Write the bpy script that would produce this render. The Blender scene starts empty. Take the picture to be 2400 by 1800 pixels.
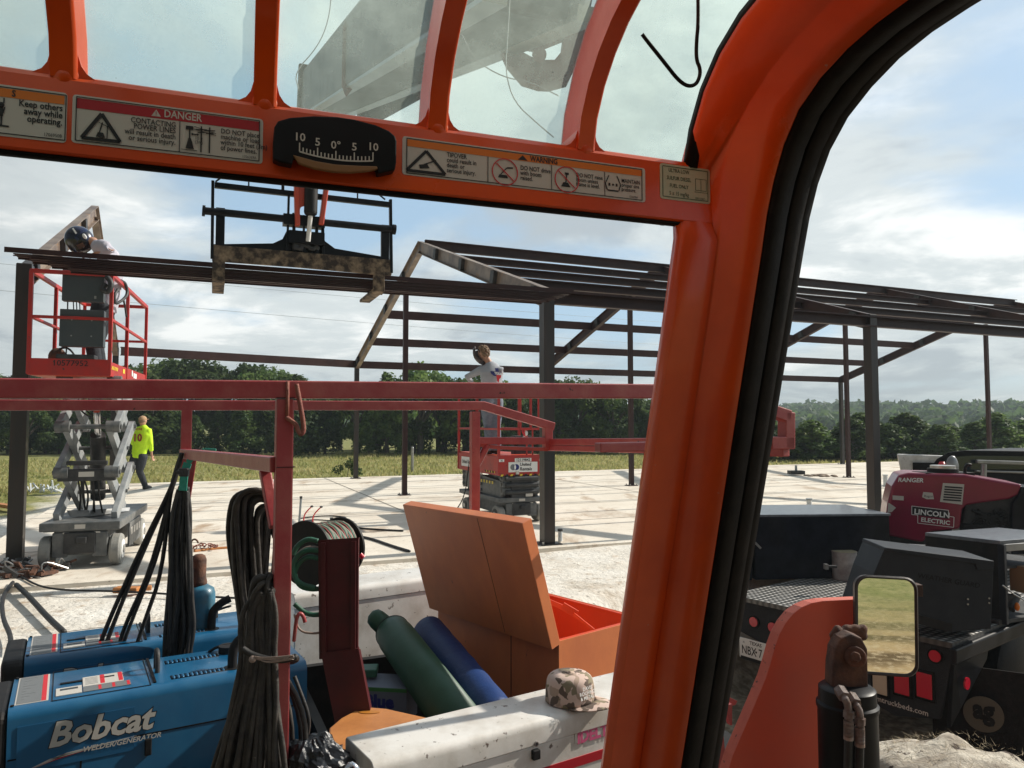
import bpy, bmesh, math, random
from mathutils import Vector, Matrix, noise
random.seed(7)
R = math.radians
sc = bpy.context.scene
C = sc.collection
def V(*a): return Vector(a if len(a) > 1 else a[0])

# ---------------------------------------------------------------- camera
F = 1733.0                       # focal length in pixels of the 2400 px wide photograph
CAM = Vector((0, 0, 1.55)); PITCH = R(3.04)
cd = bpy.data.cameras.new('camera'); cam = bpy.data.objects.new('camera', cd); C.objects.link(cam)
cam.location = CAM; cam.rotation_euler = (R(90) + PITCH, 0, 0)
cd.sensor_width = 36; cd.lens = 36 * F / 2400; cd.clip_start = 0.02; cd.clip_end = 4000
sc.camera = cam

# ---------------------------------------------------------------- light
SUN_EL, SUN_AZ = R(35), R(66)    # azimuth clockwise from +Y
sd = bpy.data.lights.new('sun', 'SUN'); sd.energy = 5.0; sd.angle = R(0.6); sd.color = (1, .93, .82)
so = bpy.data.objects.new('sun', sd); C.objects.link(so)
sdir = Vector((math.cos(SUN_EL) * math.sin(SUN_AZ), math.cos(SUN_EL) * math.cos(SUN_AZ), math.sin(SUN_EL)))
so.rotation_euler = sdir.to_track_quat('Z', 'Y').to_euler()
so.location = (30, 30, 40)
w = bpy.data.worlds.new('World'); sc.world = w; w.use_nodes = True
nt = w.node_tree; N = nt.nodes; L = nt.links; N.clear()
out = N.new('ShaderNodeOutputWorld'); bg = N.new('ShaderNodeBackground'); bg.inputs[1].default_value = 0.1
sky = N.new('ShaderNodeTexSky'); sky.sky_type = 'NISHITA'; sky.sun_disc = False
sky.sun_elevation = SUN_EL; sky.sun_rotation = SUN_AZ; sky.air_density = 1.0; sky.dust_density = 1.2; sky.altitude = 200
tc = N.new('ShaderNodeTexCoord')
def wmath(op, a, b=None, c=None):
    n = N.new('ShaderNodeMath'); n.operation = op
    for i, x in enumerate((a, b, c)):
        if x is None: continue
        if isinstance(x, (int, float)): n.inputs[i].default_value = x
        else: L.new(x, n.inputs[i])
    return n.outputs[0]
sep = N.new('ShaderNodeSeparateXYZ'); L.new(tc.outputs['Generated'], sep.inputs[0])
zc = wmath('ADD', wmath('MAXIMUM', sep.outputs[2], 0.0), 0.16)
px_ = wmath('DIVIDE', sep.outputs[0], zc); py_ = wmath('DIVIDE', sep.outputs[1], zc)
comb = N.new('ShaderNodeCombineXYZ'); L.new(px_, comb.inputs[0]); L.new(py_, comb.inputs[1])
def wnoise(scale, detail, rough, off=(0, 0, 0), dist=0.0):
    mp = N.new('ShaderNodeMapping'); mp.inputs['Location'].default_value = off; L.new(comb.outputs[0], mp.inputs[0])
    n = N.new('ShaderNodeTexNoise'); n.inputs['Scale'].default_value = scale; n.inputs['Detail'].default_value = detail
    n.inputs['Roughness'].default_value = rough; n.inputs['Distortion'].default_value = dist
    L.new(mp.outputs[0], n.inputs[0]); return n.outputs[0]
def wramp(x, stops):
    r = N.new('ShaderNodeValToRGB'); L.new(x, r.inputs[0]); r.color_ramp.interpolation = 'EASE'
    e = r.color_ramp.elements
    for i, (p, c) in enumerate(stops):
        el = e[i] if i < 2 else e.new(p)
        el.position = p; el.color = (*c, 1) if len(c) == 3 else c
    return r.outputs[0]
cover = wramp(wnoise(0.75, 9, .52, (19.0, 10.4, 0), .25), [(.39, (0, 0, 0)), (.53, (1, 1, 1))])
shade = wramp(wnoise(1.15, 8, .6, (18.4, -14.1, 0), .3), [(.38, (4.5, 5.0, 5.3)), (.52, (6.7, 7.2, 7.2)), (.64, (10.0, 10.1, 9.8))])
mixc = N.new('ShaderNodeMix'); mixc.data_type = 'RGBA'
blue = N.new('ShaderNodeMix'); blue.data_type = 'RGBA'; blue.inputs[0].default_value = .62
L.new(sky.outputs[0], blue.inputs[6]); blue.inputs[7].default_value = (4.6, 6.6, 8.4, 1)
cv = wmath('MULTIPLY', cover, .93)
L.new(cv, mixc.inputs[0]); L.new(blue.outputs[2], mixc.inputs[6]); L.new(shade, mixc.inputs[7])

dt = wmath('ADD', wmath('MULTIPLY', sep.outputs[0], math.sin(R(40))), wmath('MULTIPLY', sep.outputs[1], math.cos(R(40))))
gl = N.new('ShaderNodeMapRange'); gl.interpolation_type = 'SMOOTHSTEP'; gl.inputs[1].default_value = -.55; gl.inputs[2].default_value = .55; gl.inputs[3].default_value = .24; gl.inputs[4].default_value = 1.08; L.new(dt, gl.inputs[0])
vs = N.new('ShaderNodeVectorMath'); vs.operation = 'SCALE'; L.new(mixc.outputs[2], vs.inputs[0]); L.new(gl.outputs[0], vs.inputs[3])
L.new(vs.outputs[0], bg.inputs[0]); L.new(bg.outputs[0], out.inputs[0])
sc.view_settings.view_transform = 'Standard'; sc.view_settings.look = 'None'
sc.view_settings.exposure = 0.12; sc.view_settings.gamma = 1
sc.render.engine = 'CYCLES'; sc.cycles.max_bounces = 8; sc.cycles.transparent_max_bounces = 24

# ---------------------------------------------------------------- pixel helpers (pixels of the 2400 x 1800 photograph)
FWD = Vector((0, math.cos(PITCH), math.sin(PITCH))); UPV = Vector((0, -math.sin(PITCH), math.cos(PITCH))); RT = Vector((1, 0, 0))
def ray(x, y): return FWD * F + RT * (x - 1200) + UPV * (900 - y)
def D(x, y, d): r = ray(x, y); return CAM + r * (d / r.y)
def G(x, y, z): r = ray(x, y); return CAM + r * ((z - CAM.z) / r.z)
def PL(x, y, p0, n): r = ray(x, y); return CAM + r * ((Vector(p0) - CAM).dot(n) / r.dot(n))
def frame(deg):
    c, s = math.cos(R(deg)), math.sin(R(deg))
    return Vector((c, s, 0)), Vector((-s, c, 0))
Z = Vector((0, 0, 1))
BU, BV = frame(23.3); BO = Vector((.45, 9.5, 0))         # building axes
def B(u, v, z): return BO + BU * u + BV * v + Z * z
TU, TV = frame(24.0); TO = Vector((-.806, 2.62, 0))      # work truck axes
def T(u, v, z): return TO + TU * u + TV * v + Z * z
KU, KV = frame(20.0)                                      # cab axes
def K(a, b, z): return KU * a + KV * b + Z * z
def CB(x, y, b): return PL(x, y, KV * b, KV)
def CA(x, y, a): return PL(x, y, KU * a, KU)
GZ = -1.05

# ---------------------------------------------------------------- materials
def nodes(name):
    m = bpy.data.materials.new(name); m.use_nodes = True
    return m, m.node_tree.nodes, m.node_tree.links, m.node_tree.nodes['Principled BSDF']
def mat(name, col, rough=.5, metal=0., col2=None, scale=6., amt=(.35, .65), detail=6, bump=0., bscale=None, spec=.5, coat=0.,
        spots=None, sscale=30., sth=.68, stretch=None, rvar=.0):
    m, n, l, p = nodes(name)
    p.inputs['Base Color'].default_value = (*col, 1); p.inputs['Roughness'].default_value = rough
    p.inputs['Metallic'].default_value = metal; p.inputs['Specular IOR Level'].default_value = spec
    p.inputs['Coat Weight'].default_value = coat; p.inputs['Coat Roughness'].default_value = .12
    t = n.new('ShaderNodeTexCoord'); src = t.outputs['Object']
    if stretch:
        mp = n.new('ShaderNodeMapping'); mp.inputs['Scale'].default_value = stretch; l.new(src, mp.inputs[0]); src = mp.outputs[0]
    def ns(s, d=detail, r=.6):
        q = n.new('ShaderNodeTexNoise'); q.inputs['Scale'].default_value = s; q.inputs['Detail'].default_value = d
        q.inputs['Roughness'].default_value = r; l.new(src, q.inputs[0]); return q.outputs[0]
    cur = None
    if col2 is not None:
        f = ns(scale); rp = n.new('ShaderNodeMapRange'); rp.inputs[1].default_value = amt[0]; rp.inputs[2].default_value = amt[1]
        l.new(f, rp.inputs[0]); mx = n.new('ShaderNodeMix'); mx.data_type = 'RGBA'
        mx.inputs[6].default_value = (*col, 1); mx.inputs[7].default_value = (*col2, 1); l.new(rp.outputs[0], mx.inputs[0]); cur = mx.outputs[2]
        if rvar:
            rr = n.new('ShaderNodeMapRange'); rr.inputs[3].default_value = rough; rr.inputs[4].default_value = min(1, rough + rvar)
            rr.inputs[1].default_value = amt[0]; rr.inputs[2].default_value = amt[1]; l.new(f, rr.inputs[0]); l.new(rr.outputs[0], p.inputs['Roughness'])
    if spots is not None:
        f = ns(sscale, 8, .65); rp = n.new('ShaderNodeMapRange'); rp.inputs[1].default_value = sth; rp.inputs[2].default_value = sth + .03
        l.new(f, rp.inputs[0]); mx = n.new('ShaderNodeMix'); mx.data_type = 'RGBA'
        if cur: l.new(cur, mx.inputs[6])
        else: mx.inputs[6].default_value = (*col, 1)
        mx.inputs[7].default_value = (*spots, 1); l.new(rp.outputs[0], mx.inputs[0]); cur = mx.outputs[2]
    if cur: l.new(cur, p.inputs['Base Color'])
    if bump:
        bm_ = n.new('ShaderNodeBump'); bm_.inputs['Strength'].default_value = bump; bm_.inputs['Distance'].default_value = .02
        l.new(ns(bscale or scale * 3, 8, .65), bm_.inputs['Height']); l.new(bm_.outputs[0], p.inputs['Normal'])
    return m

M = {}
M['cab'] = mat('cab_orange', (.82, .092, .003), .27, col2=(.66, .064, .005), scale=6, spec=.45, coat=.45, spots=(.62, .22, .13), sscale=42, sth=.69, rvar=.25, bump=.05, bscale=220)
M['rubber'] = mat('rubber_black', (.005, .0045, .005), .5, spec=.16, col2=(.014, .011, .010), scale=30, bump=.1, bscale=80)
M['black'] = mat('black_paint', (.004, .005, .006), .42, spec=.2, col2=(.012, .012, .015), scale=6, spots=(.06, .055, .05), sscale=24, sth=.72)
M['blackm'] = mat('black_matt', (.008, .008, .009), .6, spec=.3, col2=(.02, .018, .017), scale=12)
M['steel'] = mat('primer_steel', (.030, .012, .012), .5, spec=.3, col2=(.048, .022, .019), scale=2.5, spots=(.16, .12, .09), sscale=9, sth=.70, bump=.1, bscale=20)
M['rafter'] = mat('weathered_steel', (.11, .075, .06), .45, metal=.0, col2=(.27, .21, .16), scale=3, spots=(.30, .15, .05), sscale=5, sth=.62, bump=.15, bscale=20)
M['column'] = mat('mill_steel_column', (.018, .019, .020), .38, metal=.1, col2=(.045, .030, .024), scale=5, stretch=(1, 1, .12), bump=.1)
M['galv'] = mat('galvanised', (.42, .42, .41), .35, metal=.7, col2=(.30, .30, .30), scale=8)
M['rack'] = mat('rack_red', (.36, .045, .050), .42, col2=(.44, .11, .095), scale=7, amt=(.4, .7), spots=(.035, .015, .012), sscale=13, sth=.66, bump=.12, bscale=60, coat=.15)
M['rackd'] = mat('stand_dark_red', (.085, .009, .012), .45, col2=(.05, .008, .010), scale=6, spots=(.25, .06, .05), sscale=26, sth=.73, bump=.1)
M['liftred'] = mat('lift_red', (.47, .022, .016), .45, col2=(.34, .03, .025), scale=5, spots=(.06, .03, .03), sscale=11, sth=.64, bump=.05)
M['liftorange'] = mat('lift_orange', (.60, .07, .025), .45, col2=(.5, .06, .03), scale=6)
M['liftgrey'] = mat('lift_grey', (.075, .085, .09), .5, col2=(.16, .16, .155), scale=9, spots=(.26, .25, .23), sscale=20, sth=.7, bump=.06)
M['liftlight'] = mat('lift_arm_grey', (.22, .24, .25), .42, col2=(.34, .35, .35), scale=8, spots=(.1, .09, .08), sscale=20, sth=.7)
M['dark'] = mat('dark_machine', (.02, .021, .023), .55, col2=(.05, .05, .05), scale=10, bump=.2, bscale=30)
M['tyre'] = mat('grey_tyre', (.26, .26, .245), .8, col2=(.32, .31, .28), scale=14, bump=.3, bscale=40)
M['panel'] = mat('panel_grey', (.045, .058, .066), .5, col2=(.06, .07, .075), scale=4)
M['white'] = mat('white_paint', (.74, .72, .68), .38, col2=(.50, .46, .40), scale=5, amt=(.42, .72), spots=(.16, .13, .11), sscale=22, sth=.625, bump=.06, coat=.2)
M['blue'] = mat('welder_blue', (.006, .095, .215), .28, col2=(.010, .12, .25), scale=5, spots=(.03, .07, .12), sscale=26, sth=.72, coat=.35, rvar=.25)
M['bluebot'] = mat('bottle_blue', (.03, .19, .31), .4, col2=(.05, .13, .18), scale=12, spots=(.3, .3, .28), sscale=40, sth=.7, coat=.2)
M['rust'] = mat('rust_brown', (.05, .026, .020), .8, col2=(.15, .065, .035), scale=18, bump=.35, bscale=50)
M['rustred'] = mat('rusty_rebar', (.22, .06, .045), .7, col2=(.32, .12, .08), scale=40, bump=.3)
M['obox'] = mat('job_box_orange', (.76, .24, .085), .45, col2=(.64, .19, .075), scale=5, spots=(.20, .08, .05), sscale=15, sth=.69, bump=.05, stretch=(1, 1, .5))
M['oboxin'] = mat('job_box_inside', (.66, .075, .02), .4, col2=(.6, .07, .02), scale=5)
M['fender'] = mat('fender_orange', (.66, .085, .040), .42, col2=(.58, .09, .05), scale=6, spots=(.25, .06, .035), sscale=22, sth=.745, bump=.04)
M['fenderedge'] = mat('fender_edge', (.66, .16, .10), .5, col2=(.55, .12, .08), scale=14, spots=(.06, .03, .025), sscale=60, sth=.62)
M['green'] = mat('cylinder_green', (.018, .068, .036), .5, col2=(.026, .085, .048), scale=8, spots=(.02, .03, .025), sscale=24, sth=.72, bump=.06)
M['navy'] = mat('cylinder_blue', (.008, .040, .16), .45, col2=(.01, .05, .19), scale=6)
M['hose'] = mat('hose_green', (.02, .13, .075), .5, col2=(.03, .09, .06), scale=12)
M['hosep'] = mat('hose_stripe', (.32, .24, .20), .6)
M['hosered'] = mat('hose_red', (.26, .05, .045), .55)
M['cable'] = mat('welding_cable', (.022, .019, .017), .7, col2=(.06, .050, .040), scale=26, spots=(.12, .10, .08), sscale=50, sth=.68, bump=.3, bscale=60)
M['cablek'] = mat('black_cable', (.010, .010, .011), .55, col2=(.03, .028, .026), scale=20, bump=.2)
M['strap'] = mat('teal_strap', (.03, .30, .22), .75, col2=(.05, .38, .28), scale=60)
M['chrome'] = mat('chrome', (.7, .7, .72), .14, metal=1)
M['silver'] = mat('aluminium', (.62, .62, .60), .3, metal=.8, col2=(.45, .45, .45), scale=12)
M['bag'] = mat('bin_bag', (.008, .009, .012), .22, spec=.7, bump=.5, bscale=14)
M['case'] = mat('tan_plastic', (.52, .21, .06), .55, col2=(.42, .16, .045), scale=9, bump=.1)
M['yellow'] = mat('yellow', (.72, .55, .05), .5)
M['hiviz'] = mat('hi_viz', (.62, .95, .02), .75, col2=(.5, .82, .02), scale=12)
M['crimson'] = mat('crimson_print', (.26, .02, .03), .7)
M['whitep'] = mat('white_print', (.80, .80, .78), .5)
M['decal'] = mat('decal_cream', (.58, .55, .50), .45)
M['decal2'] = mat('decal_pale_green', (.48, .52, .38), .45)
M['ink'] = mat('ink_black', (.012, .012, .014), .5)
M['inkgreen'] = mat('ink_green', (.05, .10, .055), .5)
M['orangep'] = mat('warning_orange', (.72, .19, .015), .45)
M['redp'] = mat('danger_red', (.42, .012, .022), .45)
M['redline'] = mat('prohibit_red', (.62, .02, .03), .45)
M['grey'] = mat('grey_print', (.17, .18, .185), .5)
M['lincoln'] = mat('red_welder', (.27, .007, .045), .3, col2=(.22, .008, .036), scale=5, coat=.35, spots=(.15, .03, .04), sscale=24, sth=.74)
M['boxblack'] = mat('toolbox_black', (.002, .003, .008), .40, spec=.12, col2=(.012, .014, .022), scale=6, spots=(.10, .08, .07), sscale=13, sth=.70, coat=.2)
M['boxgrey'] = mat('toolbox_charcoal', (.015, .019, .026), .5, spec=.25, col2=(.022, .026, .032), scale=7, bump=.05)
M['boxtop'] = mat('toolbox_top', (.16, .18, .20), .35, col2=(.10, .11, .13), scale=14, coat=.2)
M['taillight'] = mat('tail_light', (.55, .012, .035), .18, coat=.5, bump=.1, bscale=120)
M['amber'] = mat('backup_lens', (.55, .45, .33), .3, coat=.3)
M['skin'] = mat('skin', (.45, .24, .16), .55, col2=(.5, .28, .19), scale=30)
M['shirtg'] = mat('shirt_grey', (.34, .36, .40), .85, col2=(.40, .42, .46), scale=9, bump=.35, bscale=14)
M['shirtw'] = mat('shirt_pale', (.52, .50, .56), .85, col2=(.44, .43, .50), scale=8, bump=.4, bscale=14)
M['jean'] = mat('jeans', (.12, .15, .21), .85, col2=(.20, .23, .28), scale=14, bump=.3, bscale=20)
M['jeand'] = mat('dark_trousers', (.015, .018, .025), .85, col2=(.03, .035, .045), scale=14, bump=.3)
M['hair'] = mat('hair', (.13, .075, .045), .7, col2=(.28, .18, .10), scale=45, bump=.6, bscale=70)
M['hood'] = mat('hood_dark', (.045, .028, .026), .5)
M['helmet'] = mat('helmet_blue', (.008, .014, .055), .25, col2=(.004, .005, .012), scale=9, amt=(.45, .5), coat=.5)
M['pvc'] = mat('pvc', (.72, .74, .74), .4, col2=(.5, .55, .58), scale=20)
M['pvcgrey'] = mat('pvc_grey', (.30, .34, .36), .5)
M['wood'] = mat('lumber', (.48, .32, .15), .7, col2=(.38, .24, .11), scale=20, stretch=(1, 6, 6))
M['bark'] = mat('bark', (.09, .07, .055), .9, col2=(.14, .12, .10), scale=12, bump=.4)
M['cardboard'] = mat('cardboard', (.40, .25, .14), .8)
M['screen'] = mat('box_print', (.13, .15, .20), .6)
M['bluep'] = mat('blue_print', (.01, .015, .16), .5)
M['pinkp'] = mat('pink_print', (.58, .10, .22), .5)
M['darkgreen'] = mat('green_print', (.03, .16, .04), .5)

def leafmat(name, c1, c2):
    m, n, l, p = nodes(name)
    t = n.new('ShaderNodeTexCoord'); q = n.new('ShaderNodeTexNoise'); q.inputs['Scale'].default_value = 1.1; q.inputs['Detail'].default_value = 4
    l.new(t.outputs['Object'], q.inputs[0]); rp = n.new('ShaderNodeMapRange'); rp.inputs[1].default_value = .38; rp.inputs[2].default_value = .62
    l.new(q.outputs[0], rp.inputs[0]); oi = n.new('ShaderNodeObjectInfo')
    mx = n.new('ShaderNodeMix'); mx.data_type = 'RGBA'; mx.inputs[6].default_value = (*c1, 1); mx.inputs[7].default_value = (*c2, 1)
    l.new(rp.outputs[0], mx.inputs[0])
    hs = n.new('ShaderNodeHueSaturation'); r2 = n.new('ShaderNodeMapRange'); r2.inputs[3].default_value = .6; r2.inputs[4].default_value = 1.55
    l.new(oi.outputs['Random'], r2.inputs[0]); l.new(r2.outputs[0], hs.inputs['Value']); l.new(mx.outputs[2], hs.inputs['Color'])
    l.new(hs.outputs[0], p.inputs['Base Color']); p.inputs['Roughness'].default_value = .6; p.inputs['Specular IOR Level'].default_value = .25
    tr = n.new('ShaderNodeBsdfTranslucent'); l.new(hs.outputs[0], tr.inputs[0]); ms = n.new('ShaderNodeMixShader'); ms.inputs[0].default_value = .48
    o = n['Material Output']; l.new(p.outputs[0], ms.inputs[1]); l.new(tr.outputs[0], ms.inputs[2]); l.new(ms.outputs[0], o.inputs[0])
    return m
M['leafA'] = leafmat('leaf_oak', (.075, .125, .035), (.125, .175, .05))
M['leafB'] = leafmat('leaf_cedar', (.05, .10, .03), (.11, .165, .045))
M['leafC'] = leafmat('leaf_far', (.06, .10, .045), (.09, .14, .06))
M['grass'] = leafmat('grass_blades', (.24, .26, .085), (.42, .37, .17))

# ---------------------------------------------------------------- mesh builder
class MB:
    def __init__(s): s.v = []; s.f = []; s.mi = []; s.cur = 0
    def add(s, vs, fs, mi=None):
        o = len(s.v); s.v += [tuple(x) for x in vs]; k = s.cur if mi is None else mi
        for f in fs: s.f.append([o + i for i in f]); s.mi.append(k)
        return s
    def box(s, c, sx, sy, sz, ax=None, mi=None):      # centre, full sizes, axes
        a, b, d = ax if ax else (V(1, 0, 0), V(0, 1, 0), Z)
        vs = [V(c) + a * (sx / 2 * i) + b * (sy / 2 * j) + d * (sz / 2 * k) for i in (-1, 1) for j in (-1, 1) for k in (-1, 1)]
        return s.add(vs, [(0, 1, 3, 2), (4, 6, 7, 5), (0, 4, 5, 1), (2, 3, 7, 6), (0, 2, 6, 4), (1, 5, 7, 3)], mi)
    def beam(s, p0, p1, w_, h_, up=Z, mi=None):       # rectangular bar between two points
        p0, p1 = V(p0), V(p1); d = (p1 - p0); ln = d.length; d.normalize()
        sd_ = d.cross(V(up)); 
        if sd_.length < 1e-4: sd_ = d.cross(V(1, 0, 0))
        sd_.normalize(); u2 = sd_.cross(d)
        return s.box((p0 + p1) / 2, ln, w_, h_, (d, sd_, u2), mi)
    def ibeam(s, p0, p1, w_, h_, t=.012, up=Z, mi=None):
        p0, p1 = V(p0), V(p1); d = (p1 - p0).normalized(); sd_ = d.cross(V(up)).normalized(); u2 = sd_.cross(d)
        s.beam(p0 + u2 * (h_ / 2 - t / 2), p1 + u2 * (h_ / 2 - t / 2), w_, t, up, mi)
        s.beam(p0 - u2 * (h_ / 2 - t / 2), p1 - u2 * (h_ / 2 - t / 2), w_, t, up, mi)
        return s.beam(p0, p1, t, h_ - 2 * t, up, mi)
    def cchan(s, p0, p1, w_, h_, side=1, t=.006, lip=.02, up=Z, mi=None):  # C channel, web vertical
        p0, p1 = V(p0), V(p1); d = (p1 - p0).normalized(); sd_ = d.cross(V(up)).normalized() * side; u2 = V(up).normalized()
        s.beam(p0, p1, t, h_, up, mi)
        for k in (-1, 1):
            o = sd_ * (w_ / 2 + t / 2) + u2 * (k * (h_ / 2 - t / 2)); s.beam(p0 + o, p1 + o, w_, t, up, mi)
            if lip:
                o = sd_ * (w_ + t) + u2 * (k * (h_ / 2 - lip / 2)); s.beam(p0 + o, p1 + o, t, lip, up, mi)
        return s
    def ring(s, c, d, rx, ry, ref, n):
        d = V(d).normalized(); a = V(ref) - d * V(ref).dot(d)
        if a.length < 1e-4: a = d.orthogonal()
        a.normalize(); b = d.cross(a)
        return [V(c) + a * (rx * math.cos(2 * math.pi * i / n)) + b * (ry * math.sin(2 * math.pi * i / n)) for i in range(n)]
    def loft(s, pts, rad, ref=(1, 0, 0), n=12, cap=True, mi=None):
        pts = [V(p) for p in pts]; rs = [(r, r) if isinstance(r, (int, float)) else r for r in rad]; vs = []
        if len(rs) == 1: rs = rs * len(pts)
        for i, p in enumerate(pts):
            a = pts[max(0, i - 1)]; b = pts[min(len(pts) - 1, i + 1)]
            vs += s.ring(p, b - a, rs[i][0], rs[i][1], ref, n)
        m = len(pts); fs = [(i * n + j, i * n + (j + 1) % n, (i + 1) * n + (j + 1) % n, (i + 1) * n + j) for i in range(m - 1) for j in range(n)]
        if cap: fs += [tuple(reversed(range(n))), tuple((m - 1) * n + j for j in range(n))]
        return s.add(vs, fs, mi)
    def tube(s, pts, r, n=8, mi=None, smooth=0):
        pts = [V(p) for p in pts]
        for _ in range(smooth): pts = chaikin(pts)
        # parallel transport
        vs = []; m = len(pts); prev = None
        for i, p in enumerate(pts):
            d = (pts[min(m - 1, i + 1)] - pts[max(0, i - 1)]).normalized()
            a = d.orthogonal() if prev is None else prev - d * prev.dot(d)
            if a.length < 1e-5: a = d.orthogonal()
            a.normalize(); prev = a; b = d.cross(a); rr = r[i] if isinstance(r, (list, tuple)) else r
            vs += [p + a * (rr * math.cos(2 * math.pi * j / n)) + b * (rr * math.sin(2 * math.pi * j / n)) for j in range(n)]
        fs = [(i * n + j, i * n + (j + 1) % n, (i + 1) * n + (j + 1) % n, (i + 1) * n + j) for i in range(m - 1) for j in range(n)]
        fs += [tuple(reversed(range(n))), tuple((m - 1) * n + j for j in range(n))]
        return s.add(vs, fs, mi)
    def cyl(s, p0, p1, r, n=20, r2=None, mi=None):
        return s.loft([p0, p1], [r, r if r2 is None else r2], ref=(V(p1) - V(p0)).orthogonal(), n=n, mi=mi)
    def ell(s, c, rx, ry, rz, n=14, m=9, ax=None, mi=None):
        a, b, d = ax if ax else (V(1, 0, 0), V(0, 1, 0), Z); vs = [V(c) - d * rz]; 
        for i in range(1, m):
            t = math.pi * i / m
            vs += [V(c) + a * (rx * math.sin(t) * math.cos(2 * math.pi * j / n)) + b * (ry * math.sin(t) * math.sin(2 * math.pi * j / n)) - d * (rz * math.cos(t)) for j in range(n)]
        vs.append(V(c) + d * rz); fs = []
        for j in range(n):
            k = (j + 1) % n; fs.append((0, 1 + k, 1 + j))
            for i in range(m - 2): fs.append((1 + i * n + j, 1 + i * n + k, 1 + (i + 1) * n + k, 1 + (i + 1) * n + j))
            fs.append((1 + (m - 2) * n + j, 1 + (m - 2) * n + k, len(vs) - 1))
        return s.add(vs, fs, mi)
    def prism(s, poly, off, mi=None, mside=None):      # polygon (3D points) extruded by a vector
        n = len(poly); off = V(off); vs = [V(p) for p in poly] + [V(p) + off for p in poly]
        s.add(vs, [tuple(range(n)), tuple(reversed(range(n, 2 * n)))], mi)
        o = len(s.v) - 2 * n
        for i in range(n): s.f.append([o + i, o + (i + 1) % n, o + n + (i + 1) % n, o + n + i][::-1]); s.mi.append(s.cur if (mi is None and mside is None) else (mside if mside is not None else mi))
        return s
    def grid(s, rows, mi=None, close=False):
        n = len(rows[0]); m = len(rows); vs = [p for r in rows for p in r]; k = n if close else n - 1
        return s.add(vs, [(i * n + j, i * n + (j + 1) % n, (i + 1) * n + (j + 1) % n, (i + 1) * n + j) for i in range(m - 1) for j in range(k)], mi)
    def text(s, body, size, o, xd, yd, mi=None, align='LEFT', bold=.0, shear=0., ext=.0, lh=1.0, sx=1.0):
        cu = bpy.data.curves.new('t', 'FONT'); cu.body = body; cu.size = size; cu.align_x = align; cu.offset = bold * size
        cu.shear = shear; cu.space_line = lh; cu.extrude = ext; cu.resolution_u = 2
        ob = bpy.data.objects.new('t', cu); C.objects.link(ob); bpy.context.view_layer.update()
        me = bpy.data.meshes.new_from_object(ob.evaluated_get(bpy.context.evaluated_depsgraph_get()))
        o, xd, yd = V(o), V(xd).normalized(), V(yd).normalized(); zd = xd.cross(yd)
        s.add([o + xd * (v.co.x * sx) + yd * v.co.y + zd * v.co.z for v in me.vertices], [tuple(p.vertices) for p in me.polygons], mi)
        bpy.data.objects.remove(ob); bpy.data.curves.remove(cu); bpy.data.meshes.remove(me); return s
    def build(s, name, mats, parent=None, smooth=False, bevel=0, world=True, solid=0, remesh=0, subsurf=0, recalc=False, seg=2, auto=None):
        me = bpy.data.meshes.new(name); me.from_pydata(s.v, [], s.f)
        if not isinstance(mats, (list, tuple)): mats = [mats]
        for m_ in mats: me.materials.append(M[m_] if isinstance(m_, str) else m_)
        me.polygons.foreach_set('material_index', s.mi)
        if recalc or remesh:
            b = bmesh.new(); b.from_mesh(me); bmesh.ops.recalc_face_normals(b, faces=b.faces); b.to_mesh(me); b.free()
        if smooth: me.polygons.foreach_set('use_smooth', [True] * len(me.polygons))
        if auto: me.set_sharp_from_angle(angle=R(auto))
        me.update(); ob = bpy.data.objects.new(name, me); C.objects.link(ob)
        if solid: q = ob.modifiers.new('solid', 'SOLIDIFY'); q.thickness = solid; q.offset = -1
        if bevel: q = ob.modifiers.new('bevel', 'BEVEL'); q.width = bevel; q.segments = seg; q.limit_method = 'ANGLE'; q.angle_limit = R(40)
        if remesh:
            q = ob.modifiers.new('remesh', 'REMESH'); q.mode = 'VOXEL'; q.voxel_size = remesh; q.use_smooth_shade = True
            q = ob.modifiers.new('smooth', 'SMOOTH'); q.factor = .5; q.iterations = 4
        if subsurf: q = ob.modifiers.new('sub', 'SUBSURF'); q.levels = q.render_levels = subsurf
        if parent is not None:
            ob.parent = parent
            if world:
                mw = Matrix.Identity(4); q = parent
                while q is not None:
                    if q.type == 'EMPTY': mw = Matrix.LocRotScale(q.location, q.rotation_euler, q.scale) @ mw
                    q = q.parent
                ob.matrix_parent_inverse = mw.inverted()
                if parent.type != 'EMPTY': ob.matrix_parent_inverse = Matrix.Identity(4)
        return ob
def chaikin(p):
    o = [p[0]]
    for a, b in zip(p, p[1:]): o += [a * .75 + b * .25, a * .25 + b * .75]
    return o + [p[-1]]
def tag(o, label=None, cat=None, group=None, kind=None):
    for k, v in (('label', label), ('category', cat), ('group', group), ('kind', kind)):
        if v: o[k] = v
    return o
def thing(name, label, cat, loc=(0, 0, 0), rz=0, group=None):
    o = bpy.data.objects.new(name, None); C.objects.link(o); o.location = loc; o.rotation_euler = (0, 0, rz); o.empty_display_size = .1
    return tag(o, label, cat, group)
def copy_tree(o, parent=None):
    c = o.copy(); C.objects.link(c)
    if parent is not None: c.parent = parent
    for ch in list(o.children): copy_tree(ch, c)
    return c
def catenary(a, b, sag, n=14):
    a, b = V(a), V(b); return [a.lerp(b, i / n) - Z * (sag * 4 * (i / n) * (1 - i / n)) for i in range(n + 1)]
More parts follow.
